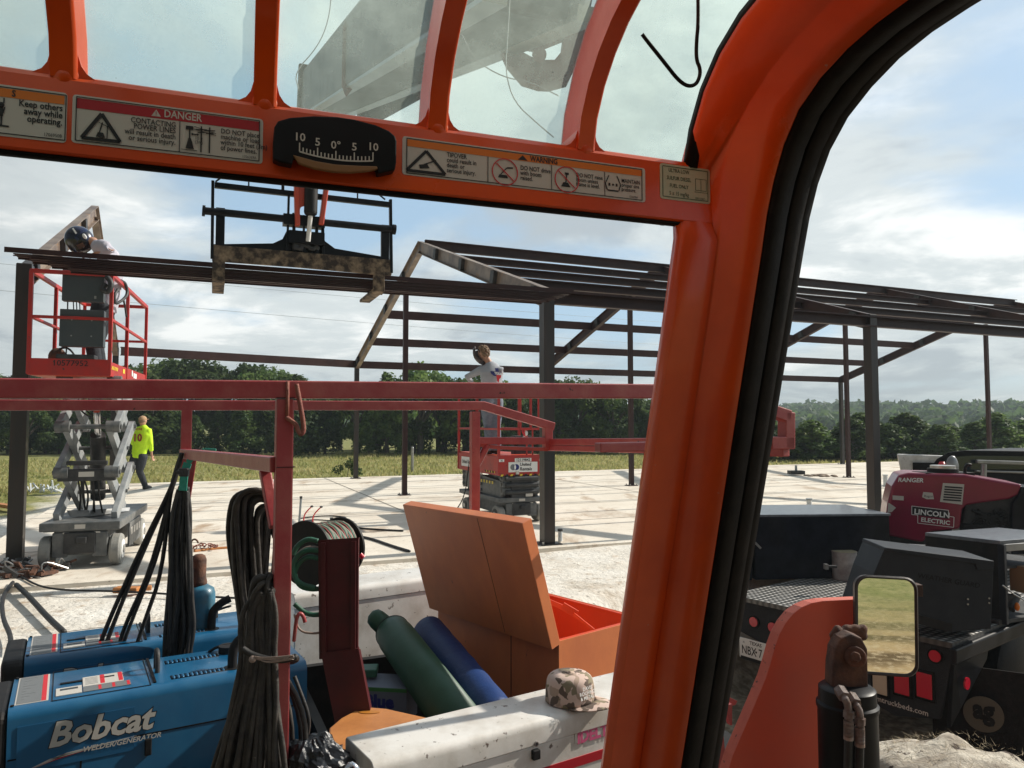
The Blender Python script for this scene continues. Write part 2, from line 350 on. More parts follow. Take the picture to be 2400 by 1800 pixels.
# ================================================================ SETTING: ground, slab, hills
def tv_of(x, y): q = V(x, y, 0) - TO; return q.dot(TV), q.dot(TU)
def ground_h(x, y):
    v_, u_ = tv_of(x, y)
    t = min(1, max(0, (v_ - 2.25 - max(0, min(.9, (u_ - 2.6) * .4))) / .75)); t = t * t * (3 - 2 * t)
    h = GZ * (1 - t)
    if v_ > 0: h += .0 + .03 * noise.noise(V(x * .5, y * .5, 0)) * (1 if y < 60 else 1)
    else: h += .05 * noise.noise(V(x * .7, y * .7, 3))
    if y > 90: h += (y - 90) * .004
    return h - .02
def axis_pts():
    p = [0]; st = .22
    while p[-1] < 900: p.append(p[-1] + st); st = st if p[-1] < 14 else st * 1.12
    return p
ap = axis_pts(); xs = [-x for x in reversed(ap[1:])] + ap; ys = [-y for y in reversed(ap[1:]) if y < 400] + ap
def gmat():
    m, n, l, p = nodes('ground_dirt_grass')
    t = n.new('ShaderNodeTexCoord')
    def ns(s, d=8, r=.6, vec=None):
        q = n.new('ShaderNodeTexNoise'); q.inputs['Scale'].default_value = s; q.inputs['Detail'].default_value = d; q.inputs['Roughness'].default_value = r
        l.new(vec or t.outputs['Object'], q.inputs[0]); return q.outputs[0]
    def mth(op, a, b=0.0):
        q = n.new('ShaderNodeMath'); q.operation = op
        for i, x in enumerate((a, b)):
            if isinstance(x, (int, float)): q.inputs[i].default_value = x
            else: l.new(x, q.inputs[i])
        return q.outputs[0]
    def rng(x, a, b): q = n.new('ShaderNodeMapRange'); q.inputs[1].default_value = a; q.inputs[2].default_value = b; l.new(x, q.inputs[0]); return q.outputs[0]
    def mix(f, a, b):
        q = n.new('ShaderNodeMix'); q.data_type = 'RGBA'; l.new(f, q.inputs[0])
        for i, x in ((6, a), (7, b)):
            if isinstance(x, tuple): q.inputs[i].default_value = (*x, 1)
            else: l.new(x, q.inputs[i])
        return q.outputs[2]
    dirt = mix(rng(ns(1.3), .35, .65), (.68, .63, .55), (.80, .77, .71))
    dirt = mix(rng(ns(5.5), .56, .74), dirt, (.46, .35, .25)); dirt = mix(rng(ns(.8, 9, .7), .54, .68), dirt, (.45, .38, .30))
    dirt = mix(rng(ns(26), .62, .68), dirt, (.16, .12, .09))
    grass = mix(rng(ns(.7), .35, .65), (.20, .21, .07), (.34, .31, .14))
    grass = mix(rng(ns(7), .45, .7), grass, (.10, .13, .035))
    # building coordinates
    sp = n.new('ShaderNodeSeparateXYZ'); l.new(t.outputs['Object'], sp.inputs[0])
    u_ = mth('ADD', mth('MULTIPLY', sp.outputs[0], BU.x), mth('SUBTRACT', mth('MULTIPLY', sp.outputs[1], BU.y), BO.dot(BU)))
    v_ = mth('ADD', mth('MULTIPLY', sp.outputs[0], BV.x), mth('SUBTRACT', mth('MULTIPLY', sp.outputs[1], BV.y), BO.dot(BV)))
    wob = mth('MULTIPLY', mth('SUBTRACT', ns(.9), .5), 2.2)
    a = rng(mth('ADD', v_, wob), 12.75, 13.2)
    b = mth('MULTIPLY', rng(mth('ADD', v_, wob), 6.0, 6.8), rng(mth('ADD', u_, wob), -6.5, -7.1))
    cgr = rng(mth('ADD', sp.outputs[1], mth('MULTIPLY', wob, 2)), -9.0, -18.0)
    rutw = n.new('ShaderNodeTexWave'); rutw.inputs['Scale'].default_value = .16; rutw.bands_direction = 'Y'; rutw.inputs['Distortion'].default_value = 5; rutw.inputs['Detail'].default_value = 5; rutw.inputs['Detail Scale'].default_value = 2.5; l.new(t.outputs['Object'], rutw.inputs[0])
    brn = mix(rng(rutw.outputs[1], .3, .8), (.40, .29, .15), (.13, .09, .045)); brn = mix(rng(ns(9), .5, .65), brn, (.50, .40, .25))
    brn2 = mix(rng(ns(11), .42, .62), (.13, .105, .075), (.26, .22, .165)); brn2 = mix(rng(sp.outputs[1], -1.5, -3.5), brn2, brn)
    dirt = mix(rng(sp.outputs[1], -1.5, -3.5), dirt, brn)
    dirt = mix(rng(sp.outputs[2], -.35, -.85), dirt, brn2)
    msk = mth('MAXIMUM', mth('MAXIMUM', a, b), cgr)
    l.new(mix(msk, dirt, grass), p.inputs['Base Color']); p.inputs['Roughness'].default_value = .95; p.inputs['Specular IOR Level'].default_value = .1
    bp = n.new('ShaderNodeBump'); bp.inputs['Strength'].default_value = .9; bp.inputs['Distance'].default_value = .05
    l.new(mth('ADD', ns(3.0), mth('MULTIPLY', ns(22), .35)), bp.inputs['Height']); l.new(bp.outputs[0], p.inputs['Normal'])
    return m
g = MB(); g.grid([[V(x, y, ground_h(x, y)) for x in xs] for y in ys])
o = g.build('ground', gmat(), smooth=True); tag(o, kind='structure')

def slabmat():
    m, n, l, p = nodes('concrete_slab'); t = n.new('ShaderNodeTexCoord')
    def ns(s, d=8, r=.6, st=None):
        src = t.outputs['Object']
        if st: mp = n.new('ShaderNodeMapping'); mp.inputs['Scale'].default_value = st; mp.inputs['Rotation'].default_value = (0, 0, -R(23.3)); l.new(src, mp.inputs[0]); src = mp.outputs[0]
        q = n.new('ShaderNodeTexNoise'); q.inputs['Scale'].default_value = s; q.inputs['Detail'].default_value = d; q.inputs['Roughness'].default_value = r; l.new(src, q.inputs[0]); return q.outputs[0]
    def rng(x, a, b): q = n.new('ShaderNodeMapRange'); q.inputs[1].default_value = a; q.inputs[2].default_value = b; l.new(x, q.inputs[0]); return q.outputs[0]
    def mix(f, a, b):
        q = n.new('ShaderNodeMix'); q.data_type = 'RGBA'; l.new(f, q.inputs[0])
        for i, x in ((6, a), (7, b)):
            if isinstance(x, tuple): q.inputs[i].default_value = (*x, 1)
            else: l.new(x, q.inputs[i])
        return q.outputs[2]
    c = mix(rng(ns(.8), .35, .65), (.80, .74, .64), (.70, .63, .53))
    c = mix(rng(ns(1.6, 9, .65, (1, .35, 1)), .56, .70), c, (.40, .28, .18))
    c = mix(rng(ns(17, 6, .6), .66, .71), c, (.22, .17, .13))
    c = mix(rng(ns(.45, 9, .7), .53, .70), c, (.50, .43, .35)); c = mix(rng(ns(5, 9, .75), .60, .70), c, (.44, .35, .26)); l.new(c, p.inputs['Base Color']); p.inputs['Roughness'].default_value = .8; p.inputs['Specular IOR Level'].default_value = .3
    bp = n.new('ShaderNodeBump'); bp.inputs['Strength'].default_value = .25; bp.inputs['Distance'].default_value = .02; l.new(ns(14), bp.inputs['Height']); l.new(bp.outputs[0], p.inputs['Normal'])
    return m
s = MB(); s.box(B(9.5, 6.2, -.04), 32, 13.0, .12, (BU, BV, Z)); o = s.build('concrete_slab', slabmat()); tag(o, kind='structure')
# saw cut joints
s = MB()
for k in range(1, 6): s.box(B(9.5, -.3 + k * 2.17, .0225), 31.9, .02, .003, (BU, BV, Z))
for k in range(1, 6): s.box(B(-6.5 + k * 5.73, 6.2, .0255), .02, 13.0, .003, (BU, BV, Z))
o = s.build('slab_joints', mat('joint', (.34, .30, .25), .9)); tag(o, kind='structure')

# hills far behind, to the right
def hill_h(x, y):
    rr = math.hypot(x, y); f = max(0, min(1, (rr - 150) / 160)); f = f * f * (3 - 2 * f)
    ang = math.atan2(x, y); side = max(0, min(1, (ang - .02) / .5)) * .75 + .25
    return f * side * (6.5 + 5.0 * noise.noise(V(x * .008, y * .008, 5)) + 1.5 * noise.noise(V(x * .03, y * .03, 1)))
s = MB(); rows = []
for i in range(26):
    rr = 120 + i * 15
    rows.append([V(rr * math.sin(a), rr * math.cos(a), hill_h(rr * math.sin(a), rr * math.cos(a)) - (1.5 if i < 2 else 0)) for a in [(-1.2 + 2.6 * j / 90) for j in range(91)]])
s.grid(rows); o = s.build('hills', mat('hill_ground', (.07, .10, .04), .95, col2=(.11, .13, .06), scale=.05), smooth=True); tag(o, kind='structure')

# ---------------------------------------------------------------- trees
def leaf_cloud(mb, c, r, n, size, rnd, squash=.8, shell=.55):
    for _ in range(n):
        d = V(rnd.gauss(0, 1), rnd.gauss(0, 1), rnd.gauss(0, 1)).normalized(); k = r * (shell + (1 - shell) * rnd.random()) * (.85 + .3 * noise.noise(d * 2.3 + V(c)))
        p = V(c) + V(d.x * k, d.y * k, d.z * k * squash)
        nn = (d + V(rnd.gauss(0, .7), rnd.gauss(0, .7), rnd.gauss(0, .7) + .3)).normalized(); a = nn.orthogonal().normalized(); a.rotate(Matrix.Rotation(rnd.random() * 6.28, 3, nn)); b = nn.cross(a)
        q = size * (.6 + .8 * rnd.random()); mb.add([p - a * q - b * q * .5, p + a * q - b * q * .5, p + a * q * .6 + b * q * .6, p - a * q * .7 + b * q * .5], [(0, 1, 2, 3)], 0 if rnd.random() < .6 else 1)
def make_tree(kind, seed):
    rnd = random.Random(seed); root = thing('oak_tree' if kind == 0 else 'cedar_tree', 'tree', 'tree')
    tk = MB(); cr = MB()
    if kind == 0:       # spreading live oak, about 4 m
        H = 3.9 + rnd.random() * .6; lobes = []
        tk.tube([V(0, 0, -.3), V(.05, 0, .6), V(-.05, .05, 1.4)], [.17, .14, .11], 8)
        for k in range(11):
            a = k * 2.4 + rnd.random(); rr = 1.5 * math.sqrt((k + .5) / 11); z = H - .8 - rr * rr * .35 + rnd.uniform(-.35, .35)
            p = V(rr * math.cos(a), rr * math.sin(a), z); lobes.append((p, rnd.uniform(.6, .95)))
            tk.tube([V(-.05, .05, 1.2), V(p.x * .4, p.y * .4, 1.2 + (z - 1.2) * .55), p], [.07, .045, .02], 6)
        for k in range(7):
            a = k * .9 + rnd.random(); lobes.append((V(1.55 * math.cos(a), 1.55 * math.sin(a), rnd.uniform(.9, 2.0)), rnd.uniform(.55, .8)))
        for p, r in lobes: leaf_cloud(cr, p, r, 330, .085, rnd)
    else:               # juniper, dense from the ground up
        H = 2.6 + rnd.random() * .9
        tk.tube([V(0, 0, -.3), V(.03, 0, H * .5), V(0, 0, H * .9)], [.10, .07, .03], 6)
        for k in range(26):
            t = (k + .5) / 26; a = k * 2.4; rr = (1.15 * (1 - t) ** .65) * (.55 + .45 * rnd.random())
            p = V(rr * math.cos(a), rr * math.sin(a), .3 + t * (H - .5)); leaf_cloud(cr, p, rnd.uniform(.35, .55) * (1.15 - .45 * t), 190, .07, rnd, 1.15, .4)
            tk.tube([V(0, 0, p.z * .7), p], [.03, .012], 5)
    tk.build('trunk', 'bark', root, world=False)
    cr.build('crown', ['leafA', 'leafB'] if kind == 0 else ['leafB', 'leafA'], root, world=False)
    return root
protos = [make_tree(0, 11), make_tree(0, 12), make_tree(0, 13), make_tree(1, 21), make_tree(1, 22), make_tree(1, 23)]
used = set()
def place_tree(k, loc, s_, label, group, wide=1.0):
    o = protos[k]
    if k in used: o = copy_tree(o)
    used.add(k); o.location = loc; o.rotation_euler = (0, 0, random.random() * 6.28); o.scale = (s_ * wide * random.uniform(.9, 1.15), s_ * wide * random.uniform(.9, 1.15), s_)
    o['label'] = label; o['group'] = group; o['k'] = 0; del o['k']
    o['category'] = 'tree'

_ones = 'first second third fourth fifth sixth seventh eighth ninth tenth eleventh twelfth thirteenth fourteenth fifteenth sixteenth seventeenth eighteenth nineteenth'.split()
def nth(i):
    i += 1
    if i < 20: return _ones[i - 1]
    if i % 10 == 0: return {20: 'twentieth', 30: 'thirtieth'}[i]
    return {2: 'twenty-', 3: 'thirty-'}[i // 10] + _ones[i % 10 - 1]
GT = 'trees of the edge of the wood behind the field'
# back row of oaks, tops traced from the photo
tops = [(-60, 850), (35, 848), (130, 868), (215, 862), (310, 842), (395, 835), (470, 832), (560, 838), (640, 852), (730, 905), (800, 915), (880, 905), (960, 890), (1030, 868), (1090, 885),
        (1160, 905), (1240, 900), (1330, 905), (1400, 930), (1470, 962), (1540, 925), (1640, 930)]
rr_ = random.Random(5)
for i, (x, y) in enumerate(tops):
    d = 41 + rr_.random() * 4; p = D(x, y + rr_.uniform(-10, 8), d); h = p.z; place_tree(i % 3, (p.x, p.y, 0), h / 4.15, '%s broad oak from the left in the back row of the wood' % nth(i), GT + ', back row of oaks')
for i in range(38):
    x = -80 + i * 45 + rr_.uniform(-18, 18); d = 36.5 + rr_.random() * 2.5; p = D(x, 1000, d)
    place_tree(3 + i % 3 if rr_.random() < .75 else i % 3, (p.x, p.y, 0), rr_.uniform(.62, 1.2), '%s dense green tree from the left along the front edge of the wood' % nth(i), GT + ', front row')
for i in range(26):
    x = 1660 + i * 33 + rr_.uniform(-14, 14); d = 31 + rr_.random() * 3; p = D(x, 1000, d)
    place_tree(3 + i % 3, (p.x, p.y, 0), rr_.uniform(.42, .60), '%s low green cedar from the left behind the right end of the slab' % nth(i), 'low cedars behind the right end of the slab', 2.0)
for i, (x, y) in enumerate([(1905, 1000), (1985, 982), (2040, 988), (2085, 1008), (2170, 1016), (2280, 1012)]):
    d = 52 + i; p = D(x, y, d); place_tree(i % 3, (p.x, p.y, 0), p.z / 4.15, '%s darker oak from the left rising above the cedars before the hazy hills' % nth(i), 'dark oaks in front of the hills')
for i in range(13):
    x = 1650 + i * 68 + rr_.uniform(-20, 20); d = 70 + rr_.random() * 14; p = D(x, 1019 + rr_.uniform(-5, 5), d)
    place_tree(i % 3, (p.x, p.y, 0), max(.25, p.z / 4.15), '%s pale green tree from the left in the valley below the hazy hills' % nth(i), 'valley trees below the hills')
# woods on the hills: one mass
fw = MB(); rnd = random.Random(3)
for _ in range(2000):
    a = rnd.uniform(-.75, 1.0); rr = rnd.uniform(150, 400); x, y = rr * math.sin(a), rr * math.cos(a); h = hill_h(x, y)
    if a < .2 and rnd.random() < .5: continue
    leaf_cloud(fw, V(x, y, h + 1.5), rnd.uniform(2.0, 3.8), 34, 1.0, rnd, .75, .5)
tag(fw.build('far_woods', ['leafC', 'leafB']), 'hazy wooded hillside beyond the field on the right', 'woods', kind='stuff')
# field grass
gb = MB(); rnd = random.Random(9)
for _ in range(52000):
    u_ = rnd.uniform(-26, 34); v_ = 12.95 + 15.5 * rnd.random() ** 1.1
    if rnd.random() < .22: u_ = rnd.uniform(-26, -7.4); v_ = rnd.uniform(7.0, 13)
    p = B(u_, v_, 0)
    if p.y < 8: continue
    dn = noise.noise(V(p.x * .35, p.y * .35, 0)); h = rnd.uniform(.05, .12) * (1 + .8 * dn); q = .014 + .012 * rnd.random(); a = rnd.random() * 3.14
    ax = V(math.cos(a), math.sin(a), 0) * q * 1.6; tip = p + V(rnd.gauss(0, .06), rnd.gauss(0, .06), h); b = p + V(0, 0, -.03)
    gb.add([b - ax, b + ax, tip], [(0, 1, 2)])
tag(gb.build('grass', ['grass']), 'tall yellow green field grass between the slab and the wood', 'grass', kind='stuff')
# weeds
wd = thing('weed_bush', 'leafy green weed growing at the edge of the field grass behind the slab', 'weed', D(815, 1085, 21.5)); wd.location.z = 0
mb = MB(); rnd = random.Random(2)
for k in range(5): leaf_cloud(mb, V(rnd.uniform(-.3, .3), 0, .15 + .07 * k), .2, 90, .035, rnd)
mb.build('foliage', ['leafA', 'leafB'], wd, world=False); mb = MB(); mb.tube([V(0, 0, -.03), V(.02, 0, .3)], .01, 5); mb.build('stem', 'bark', wd, world=False)
# ================================================================ STEEL BUILDING FRAME
EH, RH, RV, WV = 3.30, 5.25, 5.85, 12.1       # eave, ridge height, ridge and far wall position
fb = thing('steel_building_frame', 'rust brown steel frame of a gabled building standing open on the concrete slab', 'building frame', B(0, 0, .02))
FU = [0, 5.75, 12.9, 18.2]
C0 = V(-5.45, 8.2, 0); R0 = D(223, 482, 12.5); E0 = D(272, 812, 16.9)   # the frame at the left, one bay over
def col(p, zt, w_=.15, mt='column', name='column'):
    m = MB(); m.box(V(p.x, p.y, zt / 2), w_, w_, zt, (BU, BV, Z)); m.box(V(p.x, p.y, .028), w_ + .14, w_ + .14, .014, (BU, BV, Z))
    m.box(V(p.x, p.y, zt + .004), w_ - .01, w_ - .01, .006, (BU, BV, Z))
    o = m.build(name, mt, fb, bevel=.008)
    for k in (-1, 1):
        for j in (-1, 1): m = MB(); q = V(p.x, p.y, .035) + BU * (k * (w_ / 2 + .04)) + BV * (j * (w_ / 2 + .04)); m.cyl(q, q + Z * .03, .014, 6); m.build('anchor_bolt', 'galv', o)
    return o
def rafter(a, b, name='rafter', mt='rafter'):
    m = MB(); d = (b - a).normalized(); side = d.cross(Z).normalized(); u2 = side.cross(d)
    if u2.z < 0: u2 = -u2
    o = -u2 * .12
    m.ibeam(a + o, b + o, .11, .24, .012, up=u2)
    n = max(3, int((b - a).length / 1.35))
    r = m.build(name, mt, fb)
    for i in range(n):
        c = MB(); t = (i + .18) / n; p = a.lerp(b, t) + o
        c.box(p, .14, .14, .19, (d, side, u2)); c.build('purlin_clip', 'dark', r)
    return r
for i, u in enumerate(FU):
    mt_ = 'rafter' if i == 0 else 'steel'; rafter(B(u, 0, EH), B(u, RV, RH), mt=mt_); rafter(B(u, WV, EH), B(u, RV, RH), mt=mt_)
    col(B(u, 0, 0), EH - .02); col(B(u, WV, 0), EH - .03, .12)
    if u < 20: col(B(u, [6.94, 7.07, 7.0, 6.5][min(i, 3)], 0), RH - .33 * 1.15 - .28, .10, 'steel', 'wind_post')
rafter(V(C0.x, C0.y, EH + .02), R0); rafter(E0, R0)
col(C0, EH + .02, .15); col(V(E0.x, E0.y, 0), E0.z - .02, .12)
def purl(a, b, h=.20, name='purlin', w_=.06, side=1):
    m = MB(); m.cchan(a, b, w_, h, side, .006, .02); return m.build(name, 'steel', fb)
U1 = FU[-1] + .06
purl(B(0.08, .0, 3.17), B(U1, 0, 3.17), .17, 'eave_beam', .09, 1)
purl(B(0.08, WV, EH - .11), B(U1, WV, EH - .11), .2, 'eave_beam', .07, -1)
for k, z_, h_ in ((1.45, 3.645, .125), (2.9, 4.11, .13), (4.35, 4.60, .13), (5.62, 5.12, .20)):
    purl(B(0.02, k, z_), B(U1, k, z_), h_)
for k in (1.55, 3.15, 4.75):
    v = WV - k; purl(B(0.02, v, EH + (RH - EH) * (WV - v) / (WV - RV) - .1), B(U1, v, EH + (RH - EH) * (WV - v) / (WV - RV) - .1), side=-1)
purl(V(E0) - Z * .1 + BU * .1, B(-.02, WV, EH - .1), .2, 'eave_beam', .07, -1)

# ---------------------------------------------------------------- bundle of purlins on the forks
d1, d2 = 6.8, 9.02
A0 = D(10, 578, d1); A1 = D(1345, 679, d2); bd = (A1 - A0).normalized(); bs = bd.cross(Z).normalized()  # bs points towards the camera
offs = [(0, 0, 0), (.045, .0, -1), (.12, .0, -2), (.22, 0, -3), (.32, .0, -4)]
desc = ['topmost long brown steel purlin of the stack resting on the forks', 'second brown steel purlin from the top of the stack on the forks', 'middle brown steel purlin of the stack resting on the forks',
        'second brown steel purlin from the bottom of the stack on the forks', 'lowest brown steel purlin of the stack, lying directly on the forks']
for i, (s_, q, lv) in enumerate(offs):
    m = MB(); h = .05 if lv == 0 else .029; zc = -h / 2 if lv == 0 else -.053 + (lv + 1) * .033 - h / 2; sh = s_ * 1.0
    p0 = A0 + bd * sh * 1.6 + Z * zc; p1 = A1 - bd * (sh * 1.1) + Z * zc
    back = -bs * .10
    if lv == 0:
        m.beam(p0, p1, .006, h); m.beam(p0 + back + Z * (h / 2 - .003), p1 + back + Z * (h / 2 - .003), .194, .006)
    else:
        m.beam(p0 + back + Z * (h / 2 - .003), p1 + back + Z * (h / 2 - .003), .2, .006)
        m.beam(p0 - Z * (h / 2 - .005), p1 - Z * (h / 2 - .005), .006, .010)
        m.beam(p0 + Z * (h / 2 - .009), p1 + Z * (h / 2 - .009), .006, .007)
        m.beam(p0 - bs * .19, p1 - bs * .19, .006, h - .014)
    tag(m.build('steel_purlin', 'steel'), desc[i], 'steel purlin', 'steel purlins stacked on the forks')

# ---------------------------------------------------------------- power lines
for i, (ya, yb, dd) in enumerate([(608, 790, 60), (672, 842, 58)]):
    a, b = D(-200, ya - 10, dd), D(1700, yb - 25, dd + 60)
    m = MB(); m.tube(catenary(a, b, .4, 20), .018, 5)
    tag(m.build('power_line', 'pvcgrey'), ['upper thin power line crossing the sky behind the frame', 'lower thin power line crossing the sky behind the frame'][i], 'power line', 'power lines')

# ---------------------------------------------------------------- things on the slab
def pipe(x, y, dd, h, r, mt, label, cap='dark', lean=0):
    p = D(x, y, dd); p.z = .02; m = thing('pvc_pipe', label, 'pipe', p, 0, 'pipes standing out of the slab')
    b = MB(); b.tube([p, p + V(lean, 0, h)], r, 12); b.build('pipe', mt, m, smooth=True, auto=40)
    b = MB(); b.cyl(p + V(lean, 0, h), p + V(lean, 0, h + .03), r * 1.25, 12); b.build('cap', cap, m, smooth=True, auto=40)
pipe(698, 1240, 9.6, .56, .014, 'pvcgrey', 'tall thin grey pipe at the left of the pipes behind the hose reel', lean=.035)
pipe(706, 1235, 9.3, .19, .035, 'pvcgrey', 'short wide grey pipe at the foot of the tall thin grey pipe')
pipe(728, 1235, 9.5, .26, .03, 'pvc', 'white pipe with red tubes beside it behind the hose reel')
pipe(777, 1225, 9.8, .26, .018, 'pvcgrey', 'grey pipe with a tee top at the right of the pipes behind the hose reel')
pipe(1313, 1270, 9.7, .13, .028, 'pvc', 'short white pipe beside the foot of the front column')
pipe(1897, 1197, 13.2, .17, .045, 'pvc', 'short fat white pipe behind the black toolbox of the flatbed', 'pvcgrey')
pipe(2075, 1120, 18.0, .26, .05, 'pvc', 'white pipe standing in the slab left of the white vehicle door', 'pvc')
pipe(2050, 1118, 18.5, .10, .06, 'pvcgrey', 'small grey pipe stub right of the dark column')
for i, (x0, y0, x1, y1) in enumerate([(712, 1208, 731, 1187), (733, 1210, 753, 1188)]):
    a, b = D(x0, y0, 9.4), D(x1, y1, 9.4); m = MB(); m.tube([a - Z * .12, a, a.lerp(b, .5) + Z * .01, b], .008, 8, smooth=2); m.ell(b, .02, .02, .014, mi=1)
    tag(m.build('red_tube', ['redline', 'dark'], smooth=True), ['left of the two thin red water tubes rising from the slab', 'right of the two thin red water tubes rising from the slab'][i], 'water tube', 'red water tubes')
p = D(1866, 1112, 21.8); p.z = .02
t = thing('floor_box', 'flat dark box with a short stem lying far out on the slab', 'floor box', p)
m = MB(); m.box(p + Z * .09, .42, .3, .11); m.build('box', 'dark', t, bevel=.01); m = MB(); m.cyl(p + V(0, 0, .14), p + V(0, 0, .3), .035); m.build('stem', 'pvcgrey', t)
p = D(1925, 1112, 21.5); p.z = .0; m = MB(); rnd = random.Random(1)
for _ in range(24): q = rnd.uniform(0, .35); a = rnd.random() * 6.28; m.ell(p + V(q * math.cos(a) * 1.3, q * math.sin(a), .03), .09, .09, .07 * (1 - q * 1.6), 7, 5)
tag(m.build('dirt_pile', mat('dirt', (.26, .20, .15), .95), smooth=True, remesh=.02), 'small heap of dirt on the slab behind the dark floor box', 'dirt pile')
# marker post in the field
p = D(966, 1117, 23.4); p.z = 0; m = MB(); m.cyl(p, p + V(0, 0, .78), .045); m.ell(p + V(0, 0, .78), .045, .045, .03)
tag(m.build('marker_post', 'galv', smooth=True, auto=40), 'short pale metal post standing in the grass behind the slab', 'post')
# cords over the slab
def cord(pts, r, label, z=.035, mt='cablek', name='extension_cord'):
    q = [G(x, y, z) for x, y in pts]; m = MB(); m.tube(q, r, 6, smooth=2); return tag(m.build(name, mt, smooth=True), label, 'cord', 'cords lying on the ground')
cord([(50, 1352), (95, 1376), (160, 1384), (260, 1385), (380, 1391), (440, 1396), (600, 1404)], .010, 'black cord lying across the dirt behind the blue welders')
cord([(700, 1215), (760, 1208), (820, 1212), (790, 1222), (735, 1217), (700, 1222)], .010, 'thin cord looped round the pipes behind the hose reel')
cord([(825, 1236), (880, 1241), (945, 1244)], .014, 'dark cord between the hose reel and the open orange lid')
cord([(828, 1255), (870, 1262), (920, 1280), (960, 1292)], .018, 'thicker dark cord ending behind the open orange lid')
cord([(1160, 1180), (1170, 1183)], .01, 'short cord end beside the small scissor lift')
cord([(38, 1370), (70, 1400), (110, 1445), (150, 1482)], .022, 'thick black cable running from the debris heap towards the blue welders')
cord([(30, 1365), (4, 1400), (6, 1450), (26, 1490), (24, 1520)], .018, 'dark cable curving down the left edge of the dirt')
# debris heap at the column foot
p = G(48, 1345, .02); t = thing('debris_heap', 'heap of cut offs, wire and rubble round the foot of the dark column', 'debris', p); rnd = random.Random(4)
for nm, mt, n in (('rubble', 'rust', 26), ('wire', 'galv', 10), ('offcut', 'dark', 12)):
    m = MB()
    for _ in range(n):
        c = p + V(rnd.uniform(-.35, .35), rnd.uniform(-.25, .25), rnd.uniform(.0, .09))
        if nm == 'wire': m.tube([c, c + V(rnd.uniform(-.2, .2), rnd.uniform(-.1, .1), rnd.uniform(.02, .12)), c + V(rnd.uniform(-.3, .3), rnd.uniform(-.2, .2), 0)], .008, 5, smooth=2)
        else:
            a = V(rnd.gauss(0, 1), rnd.gauss(0, 1), rnd.gauss(0, .5)).normalized(); m.beam(c - a * .06, c + a * rnd.uniform(.05, .12), rnd.uniform(.02, .06), rnd.uniform(.02, .05))
    m.build(nm, mt, t)['kind'] = 'stuff'
# chain and yellow strap behind the cables
p = G(470, 1290, .02); t = thing('lifting_chain', 'rusty chain with a hook heaped on the dirt left of the hanging cables', 'chain', p)
m = MB(); rnd = random.Random(8)
for k in range(16):
    c = p + V(-.15 + k * .025 + rnd.uniform(-.02, .02), rnd.uniform(-.05, .05), .03 + rnd.uniform(0, .05)); a = V(rnd.gauss(0, 1), rnd.gauss(0, 1), rnd.gauss(0, .6)).normalized(); b = a.orthogonal().normalized()
    m.tube([c + a * .03 * math.cos(x * .785) + b * .018 * math.sin(x * .785) for x in range(9)], .006, 5)
m.build('chain', 'rustred', t); m = MB(); c = D(455, 1275, p.y); m.tube([c + V(-.04, 0, -.05), c + V(-.04, 0, .02), c + V(-.01, 0, .06), c + V(.03, 0, .05), c + V(.05, 0, .01)], .011, 7, smooth=2); m.build('hook', 'rust', t, smooth=True)
m = MB(); q = [G(x, y, .03) for x, y in ((455, 1292), (500, 1286), (545, 1283), (600, 1277))]
m.tube(q, .018, 5, smooth=2); tag(m.build('ratchet_strap', 'case', smooth=True), 'tan strap lying on the dirt beside the rusty chain', 'strap')
m = MB(); c = G(298, 1382, .04); m.box(c, .22, .10, .05, mi=0); m.box(c + V(.1, .05, .0), .18, .08, .04, (frame(25)[0], frame(25)[1], Z)); tag(m.build('wood_block', 'case', bevel=.01), 'yellow brown block lying on the dirt beside the hanging cables', 'block')
# white cut offs in the grass at the left
m = MB(); rnd = random.Random(6)
for k in range(26):
    x = rnd.uniform(62, 150); c = G(x, 1150 + rnd.uniform(-4, 4), .05); a = V(rnd.gauss(0, 1), rnd.gauss(0, 1), rnd.uniform(.3, 1.6)).normalized(); m.beam(c, c + a * rnd.uniform(.08, .22), .03, .03)
tag(m.build('stone_heap', 'pvc'), 'row of pale rocks and scraps at the grass edge on the left', 'rocks', kind='stuff')
m = MB(); c0, c1 = G(-5, 1183, .05), G(40, 1190, .05); m.beam(c0, c1, .12, .06); tag(m.build('yellow_strap', 'case'), 'yellow tan plank lying at the grass edge far left', 'plank')
